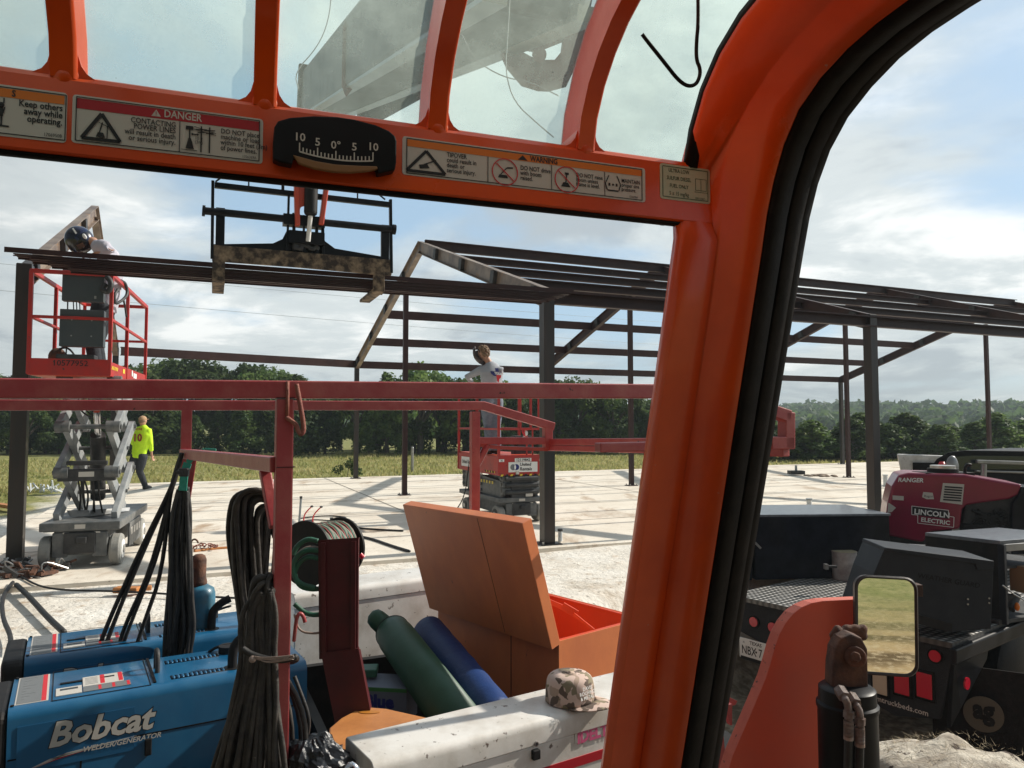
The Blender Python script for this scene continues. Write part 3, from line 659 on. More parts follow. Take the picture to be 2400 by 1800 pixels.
# ================================================================ SCISSOR LIFTS (local axes: x width, y length away, z up; origin near end, ground)
def scissor_lift(root, elev, levels, raised, sign):
    cz = 1.0 if raised else .80
    W = .76; Ln = 2.35 if raised else 1.85; LnC = 1.85
    def wheel(x, y):
        n0 = set(root.children)
        m = MB(); m.loft([V(x - .055, y, .17), V(x - .035, y, .17), V(x + .035, y, .17), V(x + .055, y, .17)], [.15, .165, .165, .15], ref=(0, 0, 1), n=28)
        wo = m.build('wheel', 'tyre', root, world=False, smooth=True, auto=35)
        m = MB(); sx = 1 if x > 0 else -1
        m.cyl(V(x + sx * .052, y, .17), V(x + sx * .062, y, .17), .10, 24); m.cyl(V(x + sx * .06, y, .17), V(x + sx * .075, y, .17), .045, 16, mi=1); m.build('rim', ['whitep' if raised else 'dark', 'galv'], wo, world=False, smooth=True, auto=35); wo.scale = (1, 1, cz)
    for x in (-W / 2 + .05, W / 2 - .05):
        for y in (.13, 1.5): wheel(x, y)
    m = MB()
    m.box(V(0, .86, .27), .50, 1.7, .26); m.box(V(0, .9, .44), W, LnC, .09)             # chassis and deck
    m.box(V(-.19, .02, .25), .14, .06, .26); m.box(V(.19, .02, .25), .14, .06, .26)
    m.box(V(0, .9, .395), W - .04, LnC - .1, .02)
    m.build('chassis', 'liftgrey', root, world=False, bevel=.012).scale = (1, 1, cz)
    m = MB(); m.box(V(0, .03, .27), .30, .12, .22); m.cyl(V(0, -.04, .30), V(0, .05, .30), .045); m.box(V(.02, -.04, .3), .10, .05, .07); m.build('drive_unit', 'dark', root, world=False, bevel=.01).scale = (1, 1, cz)
    m = MB(); m.box(V(W / 2 + .004, .85, .27), .02, .75, .26, mi=0); m.build('side_tray', ['liftgrey', 'decal'], root, world=False).scale = (1, 1, cz); m = MB()
    for k in range(4): m.box(V(W / 2 + .016, .6 + k * .17, .30), .003, .11, .08, mi=1)
    m.box(V(0, -.028, .44), .10, .003, .045, mi=1); m.box(V(-.13, -.014, .375), .06, .003, .014, mi=1); m.box(V(.16, -.014, .375), .06, .003, .014, mi=1)
    m.build('decal', ['liftgrey', 'decal'], root, world=False).scale = (1, 1, cz)
    # scissor stack
    z0, z1 = .50 * cz, elev - .05; h = (z1 - z0) / levels
    if raised: ya, yb = .22, .22 + .90
    else: ya, yb = .06, 1.78
    for k in range(levels):
        za, zb = z0 + k * h, z0 + (k + 1) * h
        for i, (xo, a, b) in enumerate(((.28, (ya, za), (yb, zb)), (.21, (yb, za), (ya, zb)))):
            m = MB()
            for sx in (-1, 1): m.beam(V(sx * xo, a[0], a[1]), V(sx * xo, b[0], b[1]), .06, .135 if raised else .10)
            m.build('scissor_arm', 'liftlight' if raised else 'liftgrey', root, world=False, bevel=.006)
        for y in (ya, yb):
            m = MB(); m.cyl(V(-.33, y, zb), V(.33, y, zb), .026, 14)
            for sx in (-1, 1):
                for xo in (.28, .21): m.cyl(V(sx * xo - .034, y, zb), V(sx * xo + .034, y, zb), .066, 18)
            m.build('cross_tube', 'liftgrey', root, world=False, smooth=True, auto=40)
        m = MB(); m.cyl(V(-.33, (ya + yb) / 2, (za + zb) / 2), V(.33, (ya + yb) / 2, (za + zb) / 2), .022, 12)
        m.build('centre_pin', 'liftgrey', root, world=False, smooth=True, auto=40)
    if raised:
        m = MB(); m.cyl(V(-.03, .95, .66), V(.04, .50, 1.40), .08, 18); m.cyl(V(.04, .50, 1.40), V(.045, .38, 1.66), .035, 14, mi=1)
        m.build('lift_cylinder', ['dark', 'chrome'], root, world=False, smooth=True, auto=40)
        for bb in ((V(0, ya + .02, z0 + h - .03), .56, .10, .13), (V(0, ya, z0 + h * 1.0 + .1), .40, .05, .05), (V(-.02, ya + .05, 1.92), .36, .1, .11)): m = MB(); m.box(*bb); m.build('cross_brace', 'dark', root, world=False, bevel=.01)
        m = MB(); m.box(V(0, ya - .032, z0 + h - .02), .15, .004, .055); m.build('rating_plate', 'decal', root, world=False)
        m = MB(); rnd = random.Random(3)
        for k in range(7):
            x = rnd.uniform(-.12, .14); m.tube([V(x, ya + .1, z0 + h * .9), V(x + rnd.uniform(-.06, .06), ya + .12, z0 + h * .5), V(x + rnd.uniform(-.03, .03), ya + .3, z0 + .02)], .011, 6, smooth=2)
        for k in range(3): m.tube([V(.05 * k - .1, ya + .1, 1.9), V(.05 * k - .15, ya + .1, 1.7), V(.06 * k, ya + .4, 1.55)], .009, 6, smooth=2)
        m.build('hydraulic_hoses', 'cablek', root, world=False, smooth=True)
        m = MB(); m.prism([V(-.2, .45, z0 - .005), V(.1, .9, z0 - .005), V(.1, .95, z0 + .03), V(-.25, .5, z0 + .06)], V(.22, -.03, 0)); m.build('guard_plate', 'galv', root, world=False)
    else:
        for z_ in (.47, .58, .68): m = MB(); m.cyl(V(-.27, -.01, z_), V(.27, -.01, z_), .035); m.box(V(0, .03, z_ - .05), .34, .08, .07); m.build('cross_brace', 'dark', root, world=False, smooth=True, auto=40)
        m = MB()
        for k in range(6): m.box(V(-.342, .35 + k * .12, .60 - .0), .004, .055, .045)
        m.build('hazard_stripe', 'yellow', root, world=False)
        m = MB(); m.box(V(.12, -.03, .43), .12, .004, .06); m.box(V(-.342, 1.2, .86), .004, .5, .08); m.box(V(-.342, 1.0, .73), .004, .4, .07); m.box(V(-.08, -.03, .62 + .15), .05, .02, .05); m.build('decal', 'decal', root, world=False)
    # platform
    pz = elev; th = .155 if raised else .29; fl = 0 if raised else .26
    m = MB(); m.box(V(0, Ln / 2, pz + .02 + fl), W - .03, Ln - .03, .05); m.build('platform_floor', 'liftorange', root, world=False).location.x = -.15 if raised else 0
    m = MB()
    m.box(V(0, -.006, pz + th / 2 + .01), W + .02, .018, th + .02)
    for sx in (-1, 1): m.box(V(sx * W / 2, Ln / 2 + .01, pz + th / 2), .018, Ln, th)
    m.box(V(0, Ln, pz + th / 2), W - .02, .018, th)
    tb = m.build('toe_board', 'liftred', root, world=False, bevel=.003); tb.location.x = -.15 if raised else 0
    H = 1.10 if raised else 1.27; m = MB(); r = .038
    def post(x, y): m.beam(V(x, y, pz + .01), V(x, y, pz + H), r, r)
    for x in (-W / 2, W / 2):
        for y in (.0, .95, Ln): post(x, y)
        m.beam(V(x, 0, pz + H), V(x, Ln, pz + H), .04, .045); m.beam(V(x, 0, pz + H * .56), V(x, Ln, pz + H * .56), .03, .032)
    for y in (0, Ln):
        m.beam(V(-W / 2, y, pz + H), V(W / 2, y, pz + H), .045, .042); m.beam(V(-W / 2, y, pz + H * .56), V(W / 2, y, pz + H * .56), .03, .032)
    if not raised:
        for x in (-.02, .16, .3): m.beam(V(x, .0, pz + H * .56), V(x, .0, pz + H), .035, .035)
        for x in (.10, .2): m.beam(V(x, .02, pz + .1), V(x, .02, pz + H * .56), .022, .022)
    m.build('guard_rail', 'liftred', root, world=False, bevel=.005).location.x = -.15 if raised else 0
    return tb, pz, W, Ln, th

# raised lift at the left
ang = R(23.3)
def loc_of(p, dx): q = V(p) + BU * dx; return q
RA = D(186, 1325, 7.90); RA.z = 0.02
lift = thing('scissor_lift', 'raised grey scissor lift with a worn red basket at the dark column on the left', 'scissor lift', RA + BU * 0.0, R(18), 'scissor lifts on the slab')
tb, pz, W_, L_, th = scissor_lift(lift, 2.04, 3, True, 1)
ex = Vector((1, 0, 0)); ez = Z
m = MB(); m.text('10577952', .085, V(-.16, -.017, pz + .10), ex, ez, bold=.01); m.build('fleet_number', 'ink', tb, world=False)
m = MB()
for k in range(5): m.prism([V(W_ / 2 + .011, .06 + k * .07, pz + .075), V(W_ / 2 + .011, .095 + k * .07, pz + .075), V(W_ / 2 + .011, .115 + k * .07, pz + .115), V(W_ / 2 + .011, .08 + k * .07, pz + .115)], V(.002, 0, 0))
m.box(V(W_ / 2 + .012, .75, pz + .10), .003, .11, .05); m.build('hazard_stripe', 'yellow', tb, world=False)
m = MB(); m.box(V(W_ / 2 + .012, 1.5, pz + .09), .003, .22, .06); m.cyl(V(W_ / 2 + .012, 1.3, pz + .11), V(W_ / 2 + .014, 1.3, pz + .11), .04, 16); m.build('decal', 'whitep', tb, world=False)
# charcoal boxes hung on the basket end
def hang_box(cx, z0_, z1_, wd, dp, label, y=-.06, screws=True):
    t = thing('control_cabinet', label, 'cabinet', lift.matrix_basis @ V(0, 0, 0) if False else V(0, 0, 0), 0, 'charcoal boxes in the raised basket'); t.location = lift.location - BU * .15; t.rotation_euler = lift.rotation_euler
    m = MB(); m.box(V(cx, y + .14, (z0_ + z1_) / 2), wd, dp, z1_ - z0_); m.build('housing', 'panel', t, world=False, bevel=.006)
    m = MB(); 
    if screws:
        for a in (-1, 1):
            for b in (-1, 1): m.cyl(V(cx + a * .095, y + .14 - dp / 2 - .001, (z0_ + z1_) / 2 + b * .085), V(cx + a * .095, y + .14 - dp / 2 - .005, (z0_ + z1_) / 2 + b * .085), .008, 8)
    else: m.box(V(cx + .12, y + .14 - dp / 2 - .003, z0_ + .05), .02, .004, .03)
    m.build('screw', 'galv', t, world=False)
hang_box(.10, pz + .80, pz + 1.14, .40, .10, 'dark charcoal box, the upper of the two hung on the raised red basket', screws=False)
hang_box(.10, pz + .31, pz + .71, .42, .12, 'dark charcoal box with four screws, the lower of the two on the raised basket')
m = MB(); m.box(V(.05, .10, pz + .20), .36, .2, .05); lt = thing('black_tray', 'flat black tray under the lower charcoal box in the raised basket', 'tray', lift.location - BU * .15); lt.rotation_euler = lift.rotation_euler; m.build('tray', 'dark', lt, world=False, bevel=.01)
t = thing('tool_reel', 'dark coiled tool with a hose on the floor of the raised basket', 'hose reel', lift.location - BU * .15); t.rotation_euler = lift.rotation_euler
m = MB(); m.ell(V(-.2, .35, pz + .22), .09, .06, .10); m.build('body', 'rust', t, world=False, smooth=True)
m = MB(); m.tube([V(-.2, .35, pz + .3), V(-.1, .3, pz + .33), V(-.02, .3, pz + .25), V(.02, .3, pz + .1)], .012, 6, smooth=2); m.build('hose', 'cablek', t, world=False, smooth=True)
# cables in the basket
t = thing('welding_lead', 'thin black leads hanging inside the raised basket', 'cable', lift.location - BU * .15); t.rotation_euler = lift.rotation_euler; m = MB()
m.tube([V(-.08, .2, pz + 1.05), V(-.07, .15, pz + .8), V(-.05, .1, pz + .5), V(-.06, .1, pz + .1)], .008, 6, smooth=2)
for x in (.0, .03, .06): m.tube([V(x, .08, pz + .8), V(x + .01, .08, pz + .65)], .006, 5)
m.build('lead', 'cablek', t, world=False, smooth=True)
# harness over the right rail
t = thing('safety_harness', 'dark harness straps draped over the right top rail of the raised basket', 'harness', lift.location - BU * .15); t.rotation_euler = lift.rotation_euler; m = MB()
x = W_ / 2
m.tube([V(x - .06, .02, pz + 1.0), V(x - .1, .0, pz + .93), V(x - .02, -.03, pz + .9), V(x + .01, -.03, pz + 1.0), V(x - .05, 0, pz + 1.08)], .03, 7, smooth=2)
m.tube([V(x, .5, pz + 1.13), V(x + .03, .62, pz + 1.12), V(x + .05, .66, pz + 1.0), V(x + .02, .5, pz + .9), V(x - .02, .3, pz + .82), V(x - .02, .25, pz + .92), V(x, .35, pz + 1.0)], .018, 6, smooth=2)
m.tube([V(x + .02, .55, pz + .93), V(x + .02, .68, pz + .85), V(x + .03, .72, pz + .74)], .012, 6, smooth=2)
m.build('strap', 'dark', t, world=False, smooth=True)

# small lift in the middle
RB = D(1222, 1100, 11.5); RB.z = 0.02
lift2 = thing('scissor_lift', 'lowered dark grey scissor lift with a bright red basket marked with a fleet number', 'scissor lift', RB + BV * 0, ang, 'scissor lifts on the slab')
tb, pz2, W_, L_, th = scissor_lift(lift2, .73, 3, False, 1)
# lettering on the end board
y0 = -.02; zc = pz2 + .13
m = MB(); m.box(V(.02, y0, zc - .005), .49, .004, .155, mi=0); m.box(V(.02, y0 - .001, zc + .105), .28, .004, .055, mi=0)
for a in (-1, 1): m.box(V(a * .34, y0, zc + .10), .085, .004, .04, mi=0)
m.build('sign_plate', 'whitep', tb, world=False)
m = MB(); m.text('12119842', .06, V(.02, y0 - .005, zc + .085), ex, ez, align='CENTER', bold=.02); m.text('United\nRentals', .07, V(-.04, y0 - .004, zc + .012), ex, ez, bold=.025, shear=.15)
for a in (-1, 1): m.text('N', .04, V(a * .34, y0 - .003, zc + .085), ex, ez, align='CENTER', bold=.03)
m.build('lettering', 'ink', tb, world=False)
m = MB(); m.cyl(V(-.15, y0 - .002, zc - .005), V(-.15, y0 - .004, zc - .005), .046, 24, mi=0); m.cyl(V(-.095, y0 - .004, zc - .005), V(-.095, y0 - .006, zc - .005), .046, 24, mi=1); m.ell(V(-.118, y0 - .007, zc - .005), .016, .001, .036, mi=2)
m.build('emblem', ['grey', 'bluep', 'whitep'], tb, world=False)
m = MB()
for k in range(10):
    x = -.36 + k * .08; m.prism([V(x, y0, pz2 - .012), V(x + .04, y0, pz2 - .012), V(x + .055, y0, pz2 + .018), V(x + .015, y0, pz2 + .018)], V(0, -.003, 0), mi=k % 2)
for k in range(8):
    y = .12 + k * .055; m.prism([V(-.392, y, pz2 + .03), V(-.392, y + .03, pz2 + .03), V(-.392, y + .04, pz2 + .06), V(-.392, y + .01, pz2 + .06)], V(-.003, 0, 0), mi=k % 2)
m.build('hazard_stripe', ['yellow', 'ink'], tb, world=False)
m = MB(); m.box(V(-.395, 1.35, pz2 + .15), .004, .62, .16, mi=0); m.build('sign_plate', 'whitep', tb, world=False)
m = MB(); m.text('United Rentals', .092, V(-.399, 1.62, pz2 + .12), V(0, -1, 0), ez, bold=.02); m.build('lettering', 'ink', tb, world=False)
t = thing('tool_box', 'black box standing on the far end of the small red basket', 'box', lift2.location); t.rotation_euler = lift2.rotation_euler
m = MB(); m.box(V(.22, .5, pz2 + .35), .30, .16, .50); m.box(V(.22, .41, pz2 + .45), .2, .02, .1); m.build('body', 'dark', t, world=False, bevel=.012)
t = thing('rag_bundle', 'pale rag with red tape tied to the far rail of the small red basket', 'rag', lift2.location); t.rotation_euler = lift2.rotation_euler
m = MB(); rnd = random.Random(12)
for k in range(5): m.ell(V(-.36, 1.2 + rnd.uniform(-.04, .04), pz2 + .66 + k * .035), .03, .03, .035, 8, 6)
m.tube([V(-.36, 1.2, pz2 + .6), V(-.37, 1.25, pz2 + .35), V(-.40, 1.3, pz2 + .05), V(-.44, 1.35, .3), V(-.7, 1.2, .02)], .009, 6, smooth=2, mi=1)
m.build('rag', ['whitep', 'cablek'], t, world=False, smooth=True)
m = MB(); c = V(.08, .03, pz2 + .66)
for k in range(7): m.tube([c + V(rnd.uniform(-.05, .05), 0, .06), c + V(rnd.uniform(-.06, .06), -.02, -.02), c + V(rnd.uniform(-.05, .05), 0, -.08)], .012, 5, smooth=1, mi=k % 2)
t2 = thing('flag_tape', 'red and white tape ends tied to the near rail of the small red basket', 'tape', lift2.location); t2.rotation_euler = lift2.rotation_euler; m.build('tape', ['redline', 'whitep'], t2, world=False, smooth=True)
# ================================================================ PEOPLE (built in world space: fwd = facing direction)
def limb(m, pts, rad, n=12, ref=(1, 0, 0)): m.loft(pts, rad, ref, n)
def hand(m, w_, d, up, s=1.0):     # palm, four fingers and a thumb, slightly curled
    w_, d, up = V(w_), V(d).normalized(), V(up); up = (up - d * up.dot(d)).normalized(); sd_ = d.cross(up)
    m.loft([w_, w_ + d * .035 * s, w_ + d * .085 * s], [(.026, .018), (.038, .017), (.036, .013)], ref=sd_, n=10)
    for k, ln in enumerate((.062, .072, .068, .052)):
        o = w_ + d * .08 * s + sd_ * (.027 - .018 * k); m.tube([o, o + d * ln * .5 - up * .004, o + d * ln * .85 - up * .022, o + d * ln * .95 - up * .04], [.0095, .009, .0085, .007], 7)
    o = w_ + d * .03 * s + sd_ * .034; m.tube([o, o + sd_ * .02 + d * .025 - up * .01, o + sd_ * .022 + d * .05 - up * .022], [.012, .010, .008], 7)
def head(m, c, f, up):             # skull, jaw, nose, ears
    f, up = V(f).normalized(), V(up).normalized(); up = (up - f * up.dot(f)).normalized(); s_ = f.cross(up)
    m.ell(c, .075, .095, .112, 18, 12, (s_, f, up)); m.ell(c + f * .035 - up * .055, .055, .06, .058, 14, 9, (s_, f, up))
    m.loft([c + f * .088 + up * .015, c + f * .106 - up * .018, c + f * .09 - up * .032], [(.009, .007), (.015, .012), (.010, .006)], ref=s_, n=8)
    for k in (-1, 1): m.ell(c + s_ * (.076 * k) - f * .005, .012, .022, .034, 8, 7, (s_, f, up))
    return s_, f, up

# --- worker in grey shirt on the small lift, bent over something, seen from behind and his left
P0 = V(lift2.matrix_basis.to_translation()) if False else lift2.location
def L2(x, y, z): return lift2.location + BU * x + BV * y + Z * z
fz = pz2 + .30
def wp(x, y, d): return D(x, y, d)
dd = 11.95
pe = thing('person', 'man in grey long sleeved shirt and jeans standing on the small lift', 'person', V(D(1155, 1060, dd).x, dd, fz + .02))
hip = wp(1153, 935, dd); hz = hip.z
sk = MB(); sh = MB(); pt = MB()
sx_ = V(.93, .25, 0).normalized(); fw_ = V(-.45, .85, 0).normalized(); sx_ = fw_.cross(Z) ; sx_ = -sx_ if sx_.x < 0 else sx_
ft = fz + .03
neck = wp(1150, 850, dd); chest = wp(1153, 880, dd)
# torso shirt
sh.loft([hip + Z * .0, hip + Z * .10, wp(1152, 895, dd), wp(1153, 872, dd), wp(1149, 857, dd), wp(1146, 849, dd)], [(.165, .115), (.155, .11), (.185, .12), (.205, .115), (.13, .085), (.065, .06)], ref=sx_, n=18)
sl = wp(1125, 868, dd) ; sr = wp(1172, 866, dd)
le = wp(1097, 883, dd - .02) + fw_ * .05; lw = wp(1119, 893, dd) + fw_ * .22
re_ = wp(1172, 900, dd) + fw_ * .16; rw = wp(1150, 905, dd) + fw_ * .30
sh.loft([wp(1148, 862, dd), sl, sl.lerp(le, .5) - Z * .005, le, le.lerp(lw, .5), lw], [.07, .068, .058, .050, .043, .036], ref=(0, 0, 1), n=12)
sh.loft([wp(1155, 864, dd), sr, sr.lerp(re_, .5), re_, re_.lerp(rw, .5), rw], [.07, .07, .058, .05, .043, .036], ref=(1, 0, 0), n=12)
hc = wp(1134, 827, dd) + fw_ * .02
sk.loft([wp(1150, 862, dd), wp(1145, 848, dd), hc], [.06, .055, .05], ref=sx_, n=12)
hf = (fw_ * .75 - Z * .60 - sx_ * .35).normalized(); hs, hf2, hu = head(sk, hc, hf, Z)
sk.loft([chest, chest + Z * .1], [.08, .08]); 
for e, wv, s_ in ((le, lw, -1), (re_, rw, 1)): sk.loft([e, e.lerp(wv, .5), wv + (wv - e).normalized() * .01], [.035, .034, .026], ref=(0, 0, 1), n=10); hand(sk, wv, wv - e, Z)
sk.loft([chest, sl, le], [.05, .045, .035], n=10); sk.loft([chest, sr, re_], [.05, .045, .035], n=10)
sk.loft([chest, hip], [(.13, .09), (.13, .09)], ref=sx_)
for k, fx in ((-1, 1145), (1, 1163)):
    h_ = hip + sx_ * (.085 * k) - Z * .02; kn = wp(fx, 1000, dd); kn.z = (hz + ft) / 2 + .02; an = V(kn.x, kn.y, 0) + Z * (ft + .08) - fw_ * .03
    sk.loft([hip, h_ - Z * .1, kn, an], [.08, .075, .05, .038], ref=sx_, n=10)
    pt.loft([hip + Z * .08, h_ - Z * .04, h_ - Z * .2, kn + fw_ * .01, kn.lerp(an, .5), an - Z * .03], [(.14, .11), (.115, .115), (.10, .10), (.078, .08), (.072, .078), (.074, .08)], ref=sx_, n=14)
sk.build('body', 'skin', pe, remesh=.011)
so_ = sh.build('shirt', 'shirtg', pe, remesh=.012); pt.build('trousers', 'jean', pe, remesh=.012)
m = MB()
for k, fx in ((-1, 1145), (1, 1163)):
    kn = wp(fx, 1000, dd); b = V(kn.x, kn.y, ft + .0) - fw_ * .06
    m.loft([b + Z * .03, b + Z * .045 + fw_ * .12, b + Z * .03 + fw_ * .24], [(.045, .04), (.05, .045), (.04, .028)], ref=sx_, n=12)
m.build('boots', 'rust', pe, smooth=True)
# curly hair
m = MB(); rnd = random.Random(31)
for _ in range(110):
    d_ = (hs * rnd.gauss(0, 1) - hf2 * abs(rnd.gauss(0, .8)) * 1.2 + hu * (rnd.gauss(0, .8) + .25)).normalized(); m.ell(hc + V(0, 0, .012) + hs * (d_.dot(hs) * .078) + hf2 * (d_.dot(hf2) * .095) + hu * (d_.dot(hu) * .108), *(rnd.uniform(.016, .026),) * 3, 7, 5)
m.build('hair', 'hair', pe, smooth=True)
# flipped hood: shell in front of the face
m = MB(); q = hc + hf2 * .10 - hs * .0; rows = []
for i in range(7):
    t = -1 + 2 * i / 6; rows.append([q + hu * (.145 * t) + hs * (.105 * math.sin(a) * (1 - .25 * t * t)) + hf2 * (.085 * math.cos(a) - .02 - .045 * t * t) for a in [R(-100 + 20 * j) for j in range(11)]])
m.grid(rows); m.build('welding_hood', 'hood', pe, smooth=True, solid=.012)
m = MB(); m.loft([hc - hs * .085, hc - hs * .075 + hu * .07, hc + hu * .115, hc + hs * .075 + hu * .07, hc + hs * .085], [(.012, .006)] * 5, ref=hf2, n=8); m.build('hood_strap', 'dark', pe, smooth=True)
# print on the back: blue longhorn shape over a red and blue shape
bk = -fw_; pc = wp(1156, 877, dd) - fw_ * .125; xd = sx_
def pz_(m, poly, mi): m.prism([pc + xd * a + Z * b for a, b in poly], bk * .004, mi=mi)
m = MB(); pz_(m, [(-.03, .09), (.03, .09), (.035, .03), (.09, .03), (.09, .0), (-.04, .0), (-.10, .03), (-.115, .04), (-.10, .0), (-.05, -.035), (-.02, -.04), (-.02, .02)], 0)
pz_(m, [(-.01, -.02), (.08, -.02), (.075, -.06), (.045, -.09), (.035, -.14), (.01, -.12), (.0, -.07)], 1)
m.text('TEXAS', .055, pc + bk * .006 + xd * -.045 - Z * .012, xd, Z, mi=2, bold=.03)
m.build('shirt_print', ['bluep', 'redline', 'whitep'], so_)
# what he holds: a black grinder
t = thing('hand_tool', 'black power tool in the hands of the man in the grey shirt', 'power tool', lw)
m = MB(); m.loft([lw + fw_ * .02 + Z * .02, lw + fw_ * .1 - Z * .02, rw + fw_ * .1 - Z * .06], [.03, .045, .04]); m.cyl(rw + fw_ * .08 - Z * .08, rw + fw_ * .12 - Z * .12, .05); m.build('body', 'dark', t, smooth=True, auto=50)

# --- man in the hi-vis jersey walking away beyond the raised lift
dg = 17.0
pg = thing('person', 'man in yellow green jersey numbered 10 walking away behind the raised lift', 'person', V(D(305, 1145, dg).x, dg, .02))
def q_(x, y, o=0): return D(x + 13, y, dg + o)
f = V(.15, .98, 0).normalized(); sx2 = V(.98, -.15, 0)
sk = MB(); sh = MB(); pt = MB(); hip = q_(313, 1066)
sh.loft([q_(311, 1073), hip + Z * .04, q_(317, 1040), q_(321, 1018), q_(323, 1003), q_(322, 997)], [(.165, .125), (.17, .12), (.19, .125), (.21, .12), (.13, .09), (.07, .065)], ref=sx2, n=18)
for (s0, e0, w0) in (((302, 1008), (296, 1035), (297, 1052)), ((336, 1010), (340, 1040), (331, 1070))):
    a, b, c = q_(*s0), q_(*e0), q_(*w0) + f * .18
    sh.loft([q_(320, 1006), a, a.lerp(b, .5), b, b.lerp(c, .55)], [.075, .075, .065, .055, .048], ref=f, n=12)
    sk.loft([q_(320, 1008), a, b, c], [.05, .045, .036, .026], ref=f, n=10); hand(sk, c, c - b + f * .1, -sx2)
hc = q_(322, 987)
sk.loft([q_(321, 1005), hc], [.055, .05]); head(sk, hc, (f - Z * .25 - sx2 * .3), Z); sk.loft([q_(320, 1010), hip], [(.14, .09), (.13, .09)], ref=sx2)
for k, (kx, ky, ax_, ay, fo) in ((-1, (287 + 9, 1107, 277, 1143, -.05)), (1, (312, 1105, 311, 1140, .25))):
    h_ = hip + sx2 * (.09 * k) - Z * .06; kn = q_(kx - 6 if k < 0 else kx, ky); an = q_(ax_, ay) + f * fo; an.z = .12; kn = kn + f * .03
    sk.loft([hip, h_, kn, an], [.08, .075, .05, .035], ref=sx2, n=10)
    pt.loft([hip + Z * .06, h_, h_.lerp(kn, .5), kn, kn.lerp(an, .5), an - Z * .02], [(.14, .11), (.115, .115), (.10, .10), (.08, .08), (.07, .075), (.06, .065)], ref=sx2, n=14)
    m = MB(); b = V(an.x, an.y, .06) - f * .05; m.loft([b, b + f * .12 + Z * .01, b + f * .25 - Z * .005], [(.04, .045), (.047, .045), (.038, .026)], ref=sx2, n=10); m.build('shoe', 'dark', pg, smooth=True)
sk.build('body', 'skin', pg, remesh=.011); s3 = sh.build('jersey', 'hiviz', pg, remesh=.012); pt.build('trousers', 'jeand', pg, remesh=.012)
m = MB(); m.ell(hc + Z * .05 - f * .01, .083, .10, .075, 16, 8, (sx2, f, Z)); m.loft([hc + Z * .04 + f * .08, hc + Z * .045 + f * .17 - sx2 * .02], [(.065, .01), (.05, .006)], ref=sx2); m.build('cap', 'cardboard', pg, smooth=True)
m = MB(); m.ell(hc + Z * .0 - f * .03, .08, .075, .07, 12, 8, (sx2, f, Z)); m.build('hair', 'hair', pg, smooth=True)
pc = q_(318, 1030) - f * .142
m = MB(); m.text('10', .235, pc - Z * .035, sx2, Z, align='CENTER', bold=.035); m.text('PADRE', .07, q_(319, 1007) - f * .128 - Z * .01, sx2, Z, align='CENTER', bold=.03); m.build('number_print', 'crimson', s3)

# --- welder bending on the raised basket
dw = 8.55
pw = thing('person', 'welder in pale shirt and dark blue helmet bending over in the raised basket', 'person', V(D(220, 870, dw).x, dw, pz + .05))
def w_(x, y, o=0): return D(x, y, dw + o)
f = V(-.9, -.25, 0).normalized(); sx3 = V(-.25, .9, 0).normalized(); sk = MB(); sh = MB(); pt = MB()
hip = w_(243, 715); nk = w_(218, 566); hc = w_(190, 560)
sh.loft([w_(247, 730), w_(255, 690), w_(262, 640), w_(255, 600), w_(236, 580), w_(220, 572)], [(.15, .12), (.15, .12), (.17, .12), (.17, .115), (.13, .10), (.06, .06)], ref=sx3, n=16)
for o, (e0, w0) in ((-.2, ((262, 583), (232, 592))), (.2, ((266, 600), (225, 600)))):
    a = w_(238, 575, o * .7); b = w_(*e0, o); c = w_(*w0, o * .6)
    sh.loft([w_(232, 580, o * .3), a, a.lerp(b, .5), b, b.lerp(c, .6)], [.075, .072, .066, .058, .048], ref=(0, 0, 1), n=12)
    sk.loft([w_(232, 580), a, b, c], [.05, .045, .04, .028], ref=(0, 0, 1), n=10); hand(sk, c, c - b, Z)
sk.loft([w_(240, 590), nk, hc], [.06, .055, .05]); head(sk, hc, (f * .8 - Z * .6), (f * .6 + Z * .8)); sk.loft([w_(250, 620), hip], [(.14, .09), (.13, .09)], ref=sx3)
for k in (-1, 1):
    h_ = hip + sx3 * (.09 * k) - Z * .04; kn = h_ - Z * .40 + f * .09; an = V(kn.x, kn.y, pz + .13) - f * .06; 
    sk.loft([hip, h_, kn, an], [.08, .075, .05, .035], ref=sx3, n=10)
    pt.loft([hip + Z * .07, h_, h_.lerp(kn, .5), kn, kn.lerp(an, .5), an - Z * .03], [(.14, .11), (.11, .11), (.10, .10), (.08, .08), (.07, .075), (.07, .07)], ref=sx3, n=14)
    m = MB(); b = V(an.x, an.y, pz + .085) - f * .05; m.loft([b, b + f * .12, b + f * .24 - Z * .005], [(.04, .045), (.047, .045), (.038, .028)], ref=sx3, n=10); m.build('boot', 'dark', pw, smooth=True)
sk.build('body', 'skin', pw, remesh=.011); sh.build('shirt', 'shirtw', pw, remesh=.012); pt.build('trousers', 'jeand', pw, remesh=.012)
hf = (f * .85 - Z * .52).normalized(); hu = (Z - hf * Z.dot(hf)).normalized(); hs = hf.cross(hu)
hm = MB(); hm.ell(hc + hf * .02, .125, .155, .165, 22, 14, (hs, hf, hu)); hm.loft([hc + hf * .06 - hu * .02, hc + hf * .08 - hu * .15], [(.115, .11), (.085, .07)], ref=hs, n=18)
h1 = hm.build('welding_helmet', 'helmet', pw, remesh=.012)
cpt = CAM - hc; side = hs if hs.dot(cpt) > 0 else -hs
m = MB(); m.box(hc + hf * .155 - hu * .05, .10, .01, .07, (hs, hf, hu)); m.box(hc + side * .122 + hf * .03 - hu * .11, .008, .07, .055, (hs, hf, hu)); m.build('lens', 'rust', h1)
m = MB(); m.box(hc + side * .127 + hu * .07, .006, .016, .07, (hs, hf, hu)); m.ell(hc + side * .118 - hf * .06 - hu * .03, .012, .02, .035, ax=(hs, hf, hu)); m.build('decal', 'whitep', h1)
